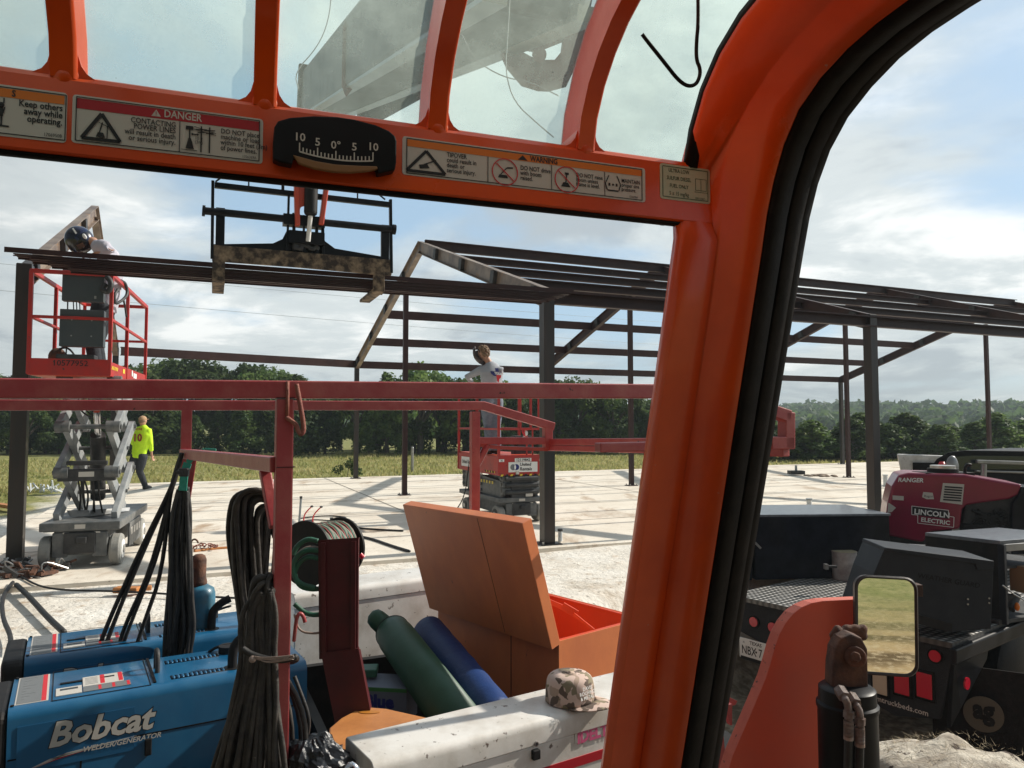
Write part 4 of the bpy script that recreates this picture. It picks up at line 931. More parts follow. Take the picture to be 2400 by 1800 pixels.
# ================================================================ TELEHANDLER (the machine the picture is taken from)
tele = thing('telehandler', 'orange telehandler around the viewer: cab frame, roof glass, boom, forks, fender and mirror', 'telehandler', (0, .4, GZ))
def arc_resample(p, n):
    p = [V(x) for x in p]; L_ = [0]
    for a, b in zip(p, p[1:]): L_.append(L_[-1] + (b - a).length)
    o = []
    for i in range(n):
        t = L_[-1] * i / (n - 1); k = 0
        while k < len(p) - 2 and L_[k + 1] < t: k += 1
        q = (t - L_[k]) / max(1e-9, L_[k + 1] - L_[k]); o.append(p[k].lerp(p[k + 1], min(1, q)))
    return o
def path2(low, up, n1=8, n2=30):
    up = [V(x) for x in up]
    up = chaikin(chaikin(up)); return arc_resample([V(x) for x in low], n1)[:-1] + arc_resample(up, n2)
def row(a, pts): return [K(a, p.x, p.y) for p in pts]
# header bar with rounded edges
HB = .848
m = MB(); sec = [(HB, 1.825), (HB, 1.900), (HB + .004, 1.906), (HB + .012, 1.910), (HB + .05, 1.910), (HB + .056, 1.904), (HB + .056, 1.846), (HB + .05, 1.842), (HB + .008, 1.8235), (HB + .002, 1.8225)]
m.prism([K(-1.1, b, z) for b, z in sec], KU * 1.711)
hd = m.build('header_bar', 'cab', tele, bevel=.003)
m = MB(); m.prism([K(-1.1, b, z) for b, z in ((HB + .004, 1.8232), (HB + .006, 1.8195), (HB + .010, 1.8175), (HB + .016, 1.8190), (HB + .030, 1.8310))], KU * 1.66)
m.build('windshield_seal', 'rubber', tele, bevel=.003)
# roof ribs
PIN = [(.848, 1.902), (.837, 1.948), (.808, 1.985), (.768, 2.018), (.715, 2.042), (.64, 2.058), (.5, 2.07), (.2, 2.08), (-.4, 2.08)]
pin = arc_resample(chaikin(chaikin([V(*x) for x in PIN])), 34)
def offset2(p, t):
    o = []
    for i in range(len(p)):
        d = (p[min(len(p) - 1, i + 1)] - p[max(0, i - 1)]).normalized(); o.append(p[i] + V(-d.y, d.x) * -t if False else p[i] + V(d.y, -d.x) * -t * -1)
    return o
pout = offset2(pin, .062)
if pout[10].y < pin[10].y: pout = offset2(pin, -.062)
rib_a = []
for (x0, x1, y) in ((131, 168, 155), (605, 638, 225), (1013, 1041, 285), (1361, 1388, 320)):
    a0 = CB(x0, y, HB).dot(KU); a1 = CB(x1, y, HB).dot(KU); c = (a0 + a1) / 2; wd = .0245; rib_a.append(c)
    m = MB(); rows = [row(c - wd / 2, pin), row(c + wd / 2, pin), row(c + wd / 2, pout), row(c - wd / 2, pout), row(c - wd / 2, pin)]
    m.grid(rows); m.build('roof_rib', 'cab', tele, bevel=.0035, smooth=True, auto=40, recalc=True)
    m = MB()
    for sg in (-1, 1): m.prism([K(c + sg * wd * .4, HB + .003, 1.905), K(c + sg * (wd * .5 + .016), HB + .003, 1.905), K(c + sg * (wd * .5 + .008), HB + .003, 1.910), K(c + sg * (wd * .5 + .003), HB + .002, 1.917), K(c + sg * wd * .46, HB - .001, 1.931)], KV * .05)
    m.ell(K(c, HB + .009, 1.907), .0165, .011, .017, 18, 12, (KU, KV, Z)); m.build('rib_gusset', 'cab', tele, smooth=True, auto=60)
# roof glass
def glassmat():
    m, n, l, p = nodes('dirty_roof_glass'); o = n['Material Output']; t = n.new('ShaderNodeTexCoord')
    a = n.new('ShaderNodeTexNoise'); a.inputs['Scale'].default_value = 9; a.inputs['Detail'].default_value = 8; a.inputs['Roughness'].default_value = .7; l.new(t.outputs['Object'], a.inputs[0])
    r = n.new('ShaderNodeMapRange'); r.inputs[1].default_value = .3; r.inputs[2].default_value = .7; r.inputs[3].default_value = .15; r.inputs[4].default_value = .36; l.new(a.outputs[0], r.inputs[0])
    b = n.new('ShaderNodeTexNoise'); b.inputs['Scale'].default_value = 130; b.inputs['Detail'].default_value = 3; l.new(t.outputs['Object'], b.inputs[0])
    r2 = n.new('ShaderNodeMapRange'); r2.inputs[1].default_value = .74; r2.inputs[2].default_value = .78; r2.inputs[4].default_value = .35; l.new(b.outputs[0], r2.inputs[0])
    tp = n.new('ShaderNodeBsdfTransparent'); tp.inputs[0].default_value = (.86, .97, .90, 1)
    tl = n.new('ShaderNodeBsdfTranslucent'); tl.inputs[0].default_value = (.86, .97, .86, 1)
    df = n.new('ShaderNodeBsdfDiffuse'); df.inputs[0].default_value = (.05, .05, .045, 1)
    m1 = n.new('ShaderNodeMixShader'); l.new(r.outputs[0], m1.inputs[0]); l.new(tp.outputs[0], m1.inputs[1]); l.new(tl.outputs[0], m1.inputs[2])
    m2 = n.new('ShaderNodeMixShader'); l.new(r2.outputs[0], m2.inputs[0]); l.new(m1.outputs[0], m2.inputs[1]); l.new(df.outputs[0], m2.inputs[2])
    l.new(m2.outputs[0], o.inputs[0]); return m
M['glass'] = glassmat()
pg_ = offset2(pin, .055) if offset2(pin, .055)[10].y > pin[10].y else offset2(pin, -.055)
edges = [-1.1] + rib_a + [.68]
for a0, a1 in zip(edges, edges[1:]):
    m = MB(); m.grid([row(a0 + (a1 - a0) * i / 4, pg_) for i in range(5)]); m.build('roof_glass', 'glass', tele, smooth=True)
# A-pillar and roof side rail
Lp = path2([(1.215, .53), (1.087, .985), (.852, 1.80)], [(.852, 1.80), (.85, 1.86), (.85, 1.905), (.83, 1.957), (.802, 1.996), (.763, 2.028), (.715, 2.05), (.6, 2.07), (.3, 2.085), (-.4, 2.085)])
Cp = path2([(1.215, .53), (1.087, .985), (.85, 1.80)], [(.85, 1.80), (.848, 1.84), (.828, 1.914), (.803, 1.957), (.755, 1.988), (.713, 2.008), (.655, 2.026), (.55, 2.04), (.3, 2.05), (-.4, 2.05)])
Sp = path2([(1.15, .53), (1.022, .985), (.803, 1.78)], [(.803, 1.78), (.785, 1.85), (.75, 1.921), (.709, 1.961), (.64, 1.987), (.589, 1.995), (.5, 2.0), (.4, 2.002), (.2, 2.002), (-.4, 2.002)])
Op = path2([(1.15, .53), (1.024, .987), (.806, 1.785)], [(.806, 1.785), (.785, 1.857), (.749, 1.918), (.704, 1.955), (.63, 1.986), (.564, 1.993), (.5, 1.995), (.4, 1.996), (.2, 1.996), (-.4, 1.996)])
def mixp(p, q, t, dn=0.0):
    o = [a.lerp(b, t) for a, b in zip(p, q)]
    if dn:
        r = []
        for i in range(len(o)):
            d = (o[min(len(o) - 1, i + 1)] - o[max(0, i - 1)]).normalized(); r.append(o[i] + V(-d.y, d.x) * dn)
        return r
    return o
sgn = 1 if mixp(Cp, Cp, 0, .01)[5].x < Cp[5].x else -1     # towards the viewer
def behind(pts): return [V(max(p_.x, .868) if 1.812 < p_.y < 1.908 else p_.x, p_.y) for p_ in pts]
m = MB(); Lq = [V(p_.x + .004 * max(0, 1 - abs(p_.y - 1.86) / .07), p_.y) for p_ in Lp]
def rowL(a, pts, da=.016): return [K(a + (da if p_.y > 1.90 else da * max(0, (p_.y - 1.84) / .06)), p_.x, p_.y) for p_ in pts]
rows = [rowL(.5605, behind(mixp(Lq, Lq, 0, -sgn * .008))), rowL(.5595, behind(mixp(Lq, Lq, 0, -sgn * .002))), rowL(.5605, behind(Lq)), rowL(.585, behind(mixp(Lq, Cp, .55)), .008), row(.6055, behind(mixp(Lp, Cp, .92))), row(.6125, Cp), row(.617, mixp(Cp, Sp, .10)), row(.634, mixp(Cp, Sp, .55)), row(.650, Sp)]
m.grid(rows); m.build('door_pillar', 'cab', tele, smooth=True, solid=.012, auto=50)
m = MB(); rows = [row(.646, mixp(Sp, Sp, 0, -sgn * .002)), row(.649, mixp(Sp, Op, .02, sgn * .006)), row(.656, mixp(Sp, Op, .1, sgn * .007)), row(.670, mixp(Sp, Op, .3, sgn * .007)), row(.673, mixp(Sp, Op, .35, sgn * .001)),
                  row(.676, mixp(Sp, Op, .4, sgn * .001)), row(.680, mixp(Sp, Op, .5, sgn * .005)), row(.698, mixp(Sp, Op, .7, sgn * .005)), row(.702, mixp(Sp, Op, .8, -sgn * .001)), row(.706, mixp(Sp, Op, .9, -sgn * .001)), row(.714, Op), row(.714, mixp(Op, Op, 0, -sgn * .02))]
m.grid(rows); m.build('door_seal', 'rubber', tele, smooth=True, solid=.004)
m = MB(); up = slice(9, None); m.grid([rowL(.549, mixp(Lp, Lp, 0, -sgn * .010)[up]), rowL(.549, mixp(Lp, Lp, 0, -sgn * .003)[up]), rowL(.554, mixp(Lp, Lp, 0, sgn * .001)[up]), rowL(.5612, mixp(Lp, Lp, 0, sgn * .001)[up])])
m.build('roof_seal', 'rubber', tele, smooth=True, solid=.003)
# joint clip in the door seal
m = MB(); m.box(CA(1700, 1385, .69), .03, .012, .010, (KU, KV, Z)); m.build('seal_joint', 'black', tele, bevel=.003)
# clear drip under the header, hanging wire over the roof glass
m = MB(); q = CB(1555, 512, HB + .02); m.ell(q, .012, .01, .010, 10, 7); m.build('sensor_bead', 'dark', tele, smooth=True)
def wire(pts, b0, r, mt, name, z_off=0):
    m = MB(); m.tube([CB(x, y, b0) for x, y in pts], r, 7, smooth=2); return m.build(name, mt, tele, smooth=True)
wire([(1505, 80), (1520, 100), (1560, 150), (1588, 186), (1610, 202), (1630, 200), (1640, 180), (1641, 160), (1632, 140), (1632, 100), (1637, 50), (1635, -60)], .70, .0022, 'rubber', 'loose_cable')
wire([(700, 210), (690, 170), (745, 110), (770, 50), (778, -20)], 1.15, .0008, 'pvcgrey', 'thin_wire')
wire([(1082, 80), (1110, 140), (1180, 182), (1240, 190), (1310, 225)], 1.15, .0010, 'pvcgrey', 'thin_wire')
wire([(1196, -20), (1190, 80), (1184, 170), (1205, 240), (1260, 290), (1298, 322)], 1.15, .0010, 'pvcgrey', 'thin_wire')

# ---------------------------------------------------------------- stickers on the header
def hbp(x, y): q = CB(x, y, HB); return q.dot(KU), q.z
class Sticker:
    def __init__(s, name, tl, br, mt, left=None):
        a0, z1 = hbp(*tl); a1, z0 = hbp(*br)
        if left is not None: a0 = left
        s.a0, s.a1, s.z0, s.z1 = a0, a1, z0, z1; s.w, s.h = a1 - a0, z1 - z0; s.k = 0
        m = MB(); r = .0035; pts = []
        for cx, cz, st in ((a1 - r, z1 - r, 0), (a0 + r, z1 - r, 90), (a0 + r, z0 + r, 180), (a1 - r, z0 + r, 270)):
            for j in range(4): t = R(st + j * 30); pts.append(K(cx + r * math.cos(t), HB - .0008, cz + r * math.sin(t)))
        m.prism(pts, KV * .0008); s.o = m.build(name, mt, hd)
    def P(s, u, v, lift=.0012): return K(s.a0 + u * s.w, HB - lift, s.z0 + v * s.h)     # 0..1 coordinates
    def layer(s, name, mt, fn):
        m = MB(); s.m = m; s.lift = .0012 + .0003 * s.k; s.k += 1; fn(m); m.build(name, mt, s.o)
    def rect(s, u0, v0, u1, v1): s.m.prism([s.P(u0, v0, s.lift), s.P(u1, v0, s.lift), s.P(u1, v1, s.lift), s.P(u0, v1, s.lift)], KV * .0002)
    def poly(s, pts): s.m.prism([s.P(u, v, s.lift) for u, v in pts], KV * .0002)
    def tx(s, body, u, v, h, align='LEFT', bold=.02, lh=.78): s.m.text(body, h * s.h * 1.75, s.P(u, v, s.lift), KU, Z, align=align, bold=bold, lh=lh, sx=.80)
    def line(s, u0, v0, u1, v1, t=.0011):
        p, q = s.P(u0, v0, s.lift), s.P(u1, v1, s.lift); s.m.beam(p, q, .0002, t, up=Z if abs(u1 - u0) * s.w > abs(v1 - v0) * s.h else KU)
    def frame(s, i=.018, iv=.06, t=.0009):
        for a in ((i, iv, 1 - i, iv), (i, 1 - iv, 1 - i, 1 - iv), (i, iv, i, 1 - iv), (1 - i, iv, 1 - i, 1 - iv)): s.line(*a, t=t)
    def tri(s, c, v0, v1, hw, t):
        A, B_, C_ = (c, v1), (c - hw, v0), (c + hw, v0)
        for p, q in ((A, B_), (B_, C_), (C_, A)): s.m.beam(s.P(*p, s.lift), s.P(*q, s.lift), t, .0003, up=KV)
    def circ(s, u, v, r, t=.0012, n=28):
        c = s.P(u, v, s.lift); pts = [c + KU * r * math.cos(6.2832 * i / n) + Z * r * math.sin(6.2832 * i / n) for i in range(n + 1)]
        for p, q in zip(pts, pts[1:]): s.m.beam(p, q, t, .0003, up=KV)
# 1 keep others away
s = Sticker('warning_sticker', (-60, 190), (155, 336), 'decal')
s.layer('header_band', 'orangep', lambda m: s.rect(.01, .76, .97, .93))
def f1(m):
    s.frame(.012, .05); s.tx('S', .40, .79, .10, bold=.03)
    s.tx('Keep others\naway while\noperating.', .955, .62, .105, 'RIGHT'); s.tx('1706950B', .955, .09, .055, 'RIGHT', .0)
    s.rect(.20, .18, .38, .21); s.line(.24, .64, .32, .64); s.line(.32, .64, .32, .74)
    s.m.ell(s.P(.29, .60, s.lift), .0030, .0005, .0030, ax=(KU, KV, Z)); s.rect(.265, .38, .315, .56); s.rect(.272, .21, .286, .38); s.rect(.294, .21, .308, .38); s.line(.25, .56, .265, .44); s.line(.33, .56, .315, .44)
s.layer('lettering', 'ink', f1)
# 2 danger
s = Sticker('danger_sticker', (171, 221), (615, 385), 'decal')
s.layer('header_band', 'redp', lambda m: s.rect(.022, .72, .978, .93))
def f2(m): s.tx('DANGER', .46, .765, .13, bold=.02); s.poly([(.395, .755), (.445, .755), (.42, .90)])
s.layer('band_lettering', 'decal', f2)
def f2b(m):
    s.frame(.02, .05); s.line(.545, .06, .545, .71, .0008); s.tri(.145, .12, .66, .095, .0035)
    s.tx('CONTACTING\nPOWER LINES\nwill result in death\nor serious injury.', .525, .565, .092, 'RIGHT', .012)
    s.tx('DO NOT place\nmachine or load\nwithin 10 feet (3m)\nof power lines.', .765, .565, .088, 'LEFT', .012); s.tx('1706369A', .965, .085, .05, 'RIGHT', .0)
    for u in (.66, .705): s.line(u, .10, u, .66, .0014); s.line(u - .03, .58, u + .03, .60, .0009); s.line(u - .02, .52, u + .02, .54, .0009)
    s.line(.62, .64, .74, .54, .0005); s.line(.62, .58, .74, .50, .0005); s.line(.598, .36, .598, .58, .0014); s.rect(.577, .56, .617, .64)
    s.poly([(.578, .15), (.622, .15), (.612, .30), (.604, .38), (.592, .38)]); s.line(.555, .12, .64, .12, .0006); s.line(.612, .47, .64, .47, .0012)
    s.poly([(.605, .47), (.615, .50), (.615, .44)]); s.poly([(.648, .47), (.638, .50), (.638, .44)]); s.tx('10 ft\n(3m)', .626, .36, .06, 'LEFT', 0)
    s.line(.135, .24, .150, .48, .0012); s.poly([(.12, .17), (.165, .17), (.155, .27), (.128, .27)]); s.line(.175, .16, .175, .42, .001); s.line(.13, .48, .18, .40, .0006)
s.layer('lettering', 'ink', f2b)
s.layer('mark', 'redp', lambda m: (s.rect(.4185, .795, .4215, .86), s.rect(.4185, .77, .4215, .782)))
# 3 warning
s = Sticker('warning_sticker', (943, 319), (1512, 475), 'decal')
s.layer('header_band', 'orangep', lambda m: s.rect(.017, .75, .983, .93))
def f3(m):
    s.frame(.016, .05); s.tx('WARNING', .495, .775, .12, bold=.03); s.poly([(.445, .77), (.485, .77), (.465, .905)])
    for u in (.325, .585, .815): s.line(u, .06, u, .74, .0008)
    s.tri(.088, .12, .68, .072, .0034)
    s.tx('TIPOVER\ncould result in\ndeath or\nserious injury.', .165, .60, .100, 'LEFT', .012)
    s.tx('DO NOT drive\nwith boom\nraised.', .455, .50, .100, 'LEFT', .012)
    s.tx('DO NOT raise\nboom unless\nframe is level.', .690, .50, .094, 'LEFT', .012)
    s.tx('MAINTAIN\nproper tire\npressure.', .890, .50, .090, 'LEFT', .012); s.tx('1706098A', .965, .085, .05, 'RIGHT', .0)
    s.poly([(.065, .20), (.10, .24), (.092, .34), (.062, .30)]); s.line(.08, .32, .125, .46, .0014)
    s.poly([(.365, .22), (.405, .22), (.40, .30), (.37, .30)]); s.line(.375, .30, .40, .50, .0012); s.line(.40, .50, .425, .52, .0016)
    s.poly([(.625, .18), (.665, .18), (.655, .30), (.635, .30)]); s.line(.645, .3, .65, .55, .0014); s.rect(.642, .52, .658, .58)
    for sg in (-1, 1):
        c = .852; s.line(c + sg * .018, .66, c + sg * .034, .42, .0012); s.line(c + sg * .034, .42, c + sg * .026, .24, .0014); s.rect(c + sg * .016 - .004, .36, c + sg * .016 + .004, .44)
    s.rect(.828, .21, .876, .25); s.m.ell(s.P(.852, .40, s.lift), .0015, .0004, .0015, ax=(KU, KV, Z))
s.layer('lettering', 'ink', f3)
def f3b(m):
    for u in (.393, .650): s.circ(u, .38, .0165); s.line(u - .035, .60, u + .035, .16, .0012)
s.layer('prohibition_ring', 'redline', f3b)
# 4 fuel
s = Sticker('fuel_sticker', (1546, 382), (1664, 479), 'decal2')
def f4(m):
    s.frame(.05, .07); s.tx('ULTRA LOW\nSULFUR DIESEL\nFUEL ONLY\nS ≤ 15 mg/kg', .37, .78, .085, 'CENTER', .01, 1.45); s.tx('1001120871', .9, .09, .05, 'RIGHT', 0)
    for a in ((.70, .35, .92, .35), (.70, .68, .92, .68), (.70, .35, .70, .68), (.92, .35, .92, .68), (.81, .33, .81, .68), (.68, .30, .94, .30)): s.line(*a, t=.0005)
s.layer('lettering', 'inkgreen', f4)
# level gauge
q = lambda x, y, t=.0: CB(x, y, HB - t)
m = MB(); gp = [(640, 372), (640, 330), (643, 297), (652, 283), (680, 275), (736, 271), (790, 273), (830, 279), (880, 292), (912, 306), (926, 318), (930, 330), (929, 380), (926, 398), (887, 407), (884, 392), (840, 393), (780, 388), (720, 376), (690, 364), (684, 385), (655, 379)]
m.prism([q(x, y, .016) for x, y in gp], KV * .0158); gg = m.build('level_gauge', 'black', tele, bevel=.0015)
m = MB(); cp = [(686, 362), (700, 366), (740, 377), (787, 385), (840, 388), (884, 389), (886, 396), (860, 401), (820, 404), (780, 402), (735, 394), (700, 382)]
m.prism([q(x, y, .017) for x, y in cp], KV * .006); m.build('level_tube', mat('brass_tube', (.26, .13, .05), .4), gg, bevel=.001)
m = MB(); A_, Bm, C_ = q(702, 355, .0168), q(787, 374, .0168), q(874, 377, .0168)
def arcp(t): return A_ * (1 - t) ** 2 + (Bm * 2 - (A_ + C_) / 2) * 2 * t * (1 - t) + C_ * t * t
for i in range(20): m.beam(arcp(i / 20), arcp((i + 1) / 20), .0003, .0016, up=Z)
for i in range(21):
    t = i / 20; p = arcp(t); h = .0098 if i % 5 == 0 else .0055; up = (Z + KU * ((.5 - t) * -.0)).normalized(); m.beam(p, p + up * h, .0013, .0003, up=KV)
m.build('scale', 'decal', gg)
m = MB()
for i, sx in ((0, '10'), (5, '5'), (10, '0°'), (15, '5'), (20, '10')):
    m.text(sx, .0125, arcp(i / 20) + Z * .0122, KU, Z, align='CENTER', bold=.015)
m.build('numbers', 'decal', gg)

# ---------------------------------------------------------------- boom and fork carriage
m = MB(); a = D(752, 225, 5.0); b = a + (D(1000, 45, 2.3) - a) * 1.32; m.beam(a, b, .26, .30); M['boom'] = mat('boom_paint', (.10, .11, .11), .5, col2=(.03, .035, .035), scale=5, spots=(.3, .27, .25), sscale=14, sth=.7)
M['boomred'] = mat('boom_cover', (.22, .08, .065), .6, col2=(.14, .08, .07), scale=6)
bo = m.build('boom', 'boom', tele, bevel=.02)
dB = (b - a).normalized(); m = MB(); m.beam(a - dB * .03, a + dB * .03, .31, .37); m.build('boom_collar', 'blackm', bo, bevel=.008)
m = MB(); m.prism([D(x, y, 3.05) for x, y in ((808, 222), (800, 200), (803, 62), (816, 36), (840, 25), (868, 33), (960, -70), (1010, -70), (1010, 20), (900, 110), (840, 180))][::-1], V(-.0, .03, 0)); m.build('side_cover', 'boomred', bo, bevel=.004)
m = MB()
for o_ in (-.1, .1): m.beam(a + V(.0, 0, -.145) + KU * o_, b + V(0, 0, -.145) + KU * o_, .05, .03)
m.build('boom_highlight_bar', 'galv', bo)  # pale bars added along the boom to stand for light streaks on it
m = MB(); a2, b2 = D(880, 262, 4.4), D(995, 190, 3.3); m.cyl(a2, b2, .06, 18); m.box(D(868, 250, 4.4), .14, .10, .22); m.build('boom_cylinder', 'blackm', bo, smooth=True, auto=40)
m = MB(); outl = [(1100, -60), (1118, 0), (1150, 60), (1190, 148), (1226, 190), (1290, 203), (1332, 192), (1352, 150), (1372, 80), (1400, -60)]; hole = [(1218, 118), (1235, 106), (1262, 110), (1322, 86), (1318, 118), (1300, 140), (1282, 140), (1280, 116), (1250, 116), (1248, 134), (1236, 134)]
for pl_ in ([(1100, -60), (1150, 60), (1190, 148), (1226, 190), (1265, 202), (1265, 140), (1248, 134), (1218, 118), (1235, 106), (1262, 110), (1262, -60)], [(1262, -60), (1262, 110), (1322, 86), (1318, 118), (1300, 140), (1265, 140), (1265, 202), (1290, 203), (1332, 192), (1352, 150), (1372, 80), (1400, -60)]): m.prism([D(x, y, 1.9) for x, y in pl_], V(-.004, .03, .0))
m.cyl(D(1264, 128, 1.87), D(1264, 128, 1.95), .019, 16); m.build('boom_bracket', 'boomred', tele)
m = MB(); a3, b3 = D(752, 235, 5.0), D(723, 395, 7.0); m.beam(a3, b3, .20, .24); m.build('inner_boom', 'boom', tele, bevel=.015)
cp0 = A0 + bs * .16; cn = bs
def FC(x, y, o=0): return PL(x, y, cp0 + cn * o, cn)
m = MB(); 
m.beam(FC(499, 424), FC(497, 606), .05, .03, up=bd); m.beam(FC(915, 468), FC(917, 640), .05, .03, up=bd); m.beam(FC(503, 434), FC(912, 480), .05, .055)
for x0, y0, x1, y1, wd in ((517, 488, 515, 590, .085), (902, 528, 902, 622, .085), (677, 452, 673, 590, .022), (688, 500, 690, 590, .03), (742, 520, 742, 600, .03), (756, 520, 757, 600, .03), (712, 505, 712, 600, .02)): m.beam(FC(x0, y0, -.01), FC(x1, y1, -.01), .05, wd, up=bd)
m.beam(FC(505, 426), FC(530, 408), .02, .015); m.beam(FC(883, 452), FC(903, 468), .02, .015); m.beam(FC(583, 416), FC(583, 438), .015, .015, up=bd); m.beam(FC(838, 446), FC(838, 466), .015, .015, up=bd); m.beam(FC(663, 420), FC(663, 446), .02, .03, up=bd)
m.prism([FC(x, y, -.03) for x, y in ((500, 572), (640, 570), (662, 560), (672, 540), (756, 545), (762, 565), (785, 582), (912, 604), (916, 636), (498, 600))], cn * -.02)
m.box(FC(718, 560, -.02), .36, .14, .13, (bd, cn, Z))
cr = m.build('fork_carriage', 'black', tele, bevel=.004)
m = MB(); m.cyl(FC(478, 494, .02), FC(924, 538, .02), .038, 16); m.cyl(FC(474, 493.5, .02), FC(481, 494.5, .02), .055, 16); m.cyl(FC(920, 537.5, .02), FC(927, 538.5, .02), .055, 16); m.box(FC(712, 520, .0), .42, .12, .11, (bd, cn, Z)); m.build('fork_shaft', 'black', cr, smooth=True, auto=40)
m = MB(); m.prism([FC(x, y, .02) for x, y in ((497, 573), (917, 609), (918, 645), (905, 645), (700, 626), (497, 611))], cn * -.04)
m.build('dirty_base_plate', mat('dirt_caked_steel', (.04, .028, .02), .85, col2=(.30, .22, .14), scale=11, amt=(.42, .68), bump=.5), cr, bevel=.004)
zb = A0.z - .185
for x, y0 in ((513, 606), (888, 642)):
    p = FC(x, y0, .0); q = V(p.x, p.y, zb - .03)
    m = MB(); m.beam(p + Z * .06, q, .045, .12, up=bd); m.prism([q + bd * -.06, q + bd * .06, q + bd * .06 + cn * -.8, q - bd * .06 - cn * .8], Z * .035); m.prism([q + bd * -.06 + cn * .022, q + bd * .06 + cn * .022, q + bd * .06 - cn * .1 - Z * .02, q - bd * .06 - cn * .1 - Z * .02], Z * .03)
    m.build('fork', M['rust'] if False else bpy.data.materials['dirt_caked_steel'], cr, bevel=.006)
m = MB(); 
for xa, xb in (((694, 400), (697, 530)), ((770, 400), (752, 528))): m.beam(FC(*xa, .06), FC(*xb, .06), .10, .05, up=bd)
m.prism([FC(x, y, .1) for x, y in ((702, 400), (722, 400), (722, 480), (705, 485), (696, 520))], cn * -.02)
m.build('boom_head', 'fender', tele, bevel=.01)
m = MB(); m.cyl(FC(731, 390, .14), FC(728, 498, .12), .068, 20); m.ell(FC(728, 500, .12), .066, .066, .03, 16, 8); m.cyl(FC(728, 500, .12), FC(722, 566, .06), .024, 14, mi=1); m.build('tilt_cylinder', ['blackm', 'whitep'], tele, smooth=True, auto=50)
m = MB(); rnd = random.Random(5)
for k in range(26): c = FC(rnd.uniform(690, 745), rnd.uniform(560, 585), .0); m.ell(c, .03, .03, .028, 7, 5)
m.build('packed_mud', 'dark', cr, remesh=.012)

# ---------------------------------------------------------------- fender plate, stabiliser cylinder, mirror, tyre
d0 = 1.95
fo = [(1700, 1830), (1718, 1770), (1757, 1680), (1795, 1590), (1806, 1555), (1817, 1515), (1828, 1485), (1842, 1460), (1860, 1438), (1880, 1423), (1903, 1413), (1930, 1408), (2012, 1404), (2040, 1404), (2030, 1480), (1990, 1600), (1990, 1830)]
m = MB(); m.prism([D(x, y, d0 + (x - 1700) * .0002) for x, y in fo][::-1], BV * .034, mi=0, mside=1); m.build('fender_plate', ['fender', 'fenderedge'], tele, bevel=.002)
m = MB(); a = D(1985, 1612, 1.78); m.loft([a - Z * .6, a - Z * .05, a - Z * .045, a - Z * .035, a - Z * .03, a, a + Z * .006], [.066, .066, .069, .069, .064, .063, .055], n=32)
sc_ = m.build('stabiliser_cylinder', 'black', tele, smooth=True, auto=40)
m = MB(); m.prism([D(x, y, 1.77) for x, y in ((1950, 1625), (1952, 1560), (1958, 1520), (1972, 1496), (1996, 1486), (2020, 1496), (2034, 1522), (2036, 1625))][::-1], V(0, .045, 0)); m.cyl(D(2005, 1540, 1.755), D(2005, 1540, 1.77), .024, 24); m.cyl(D(2005, 1540, 1.745), D(2005, 1540, 1.757), .013, 6); m.build('cylinder_lug', 'rust', sc_, bevel=.004)
m = MB(); rnd = random.Random(3)
for k in range(30): t = rnd.random(); m.ell(D(1955 + 20 * abs(t - .6) + rnd.uniform(-8, 8), 1590 - t * 115, 1.82), .012, .012, .012, 7, 5)
for k in range(14): m.ell(D(rnd.uniform(1965, 2030), 1478 + rnd.uniform(-5, 14), 1.83), .014, .012, .012, 7, 5)
m.build('grease_dirt', 'rust', sc_, remesh=.005)
for i, (x0, y0, x1) in enumerate(((1975, 1632, 1990), (2002, 1648, 2016))):
    a = D(x0, y0, 1.71); m = MB(); m.tube([D(x0 - 2, y0 - 8, 1.72), D(x0 + 4, y0 + 4, 1.69), D(x0 + 13, y0 + 20, 1.69), D(x0 + 13, y0 + 50, 1.69)], .0082, 10, smooth=1); m.cyl(D(x0 - 8, y0 - 16, 1.72), D(x0 + 4, y0 + 2, 1.695), .0135, 6)
    m.cyl(D(x1, y0 + 34, 1.69), D(x1 - 1, y0 + 50, 1.69), .0120, 6); m.cyl(D(x1, y0 + 52, 1.69), D(x1 - 1, y0 + 56, 1.69), .0095, 12)
    for k in range(5): m.cyl(D(x1 - 1, y0 + 57 + k * 9, 1.69), D(x1 - 1, y0 + 65 + k * 9, 1.69), .0108, 14); m.build('hose_fitting', mat('dirty_fitting%d' % i, (.42, .36, .34), .5, col2=(.24, .16, .12), scale=50), sc_, smooth=True, auto=40)
    m = MB(); m.tube([D(x1 - 1, y0 + 90, 1.69), D(x1 - 2, y0 + 150, 1.69), D(x1 - 6, y0 + 260, 1.69)], .0092, 10, smooth=1); m.build('hydraulic_hose', 'cablek', sc_, smooth=True)
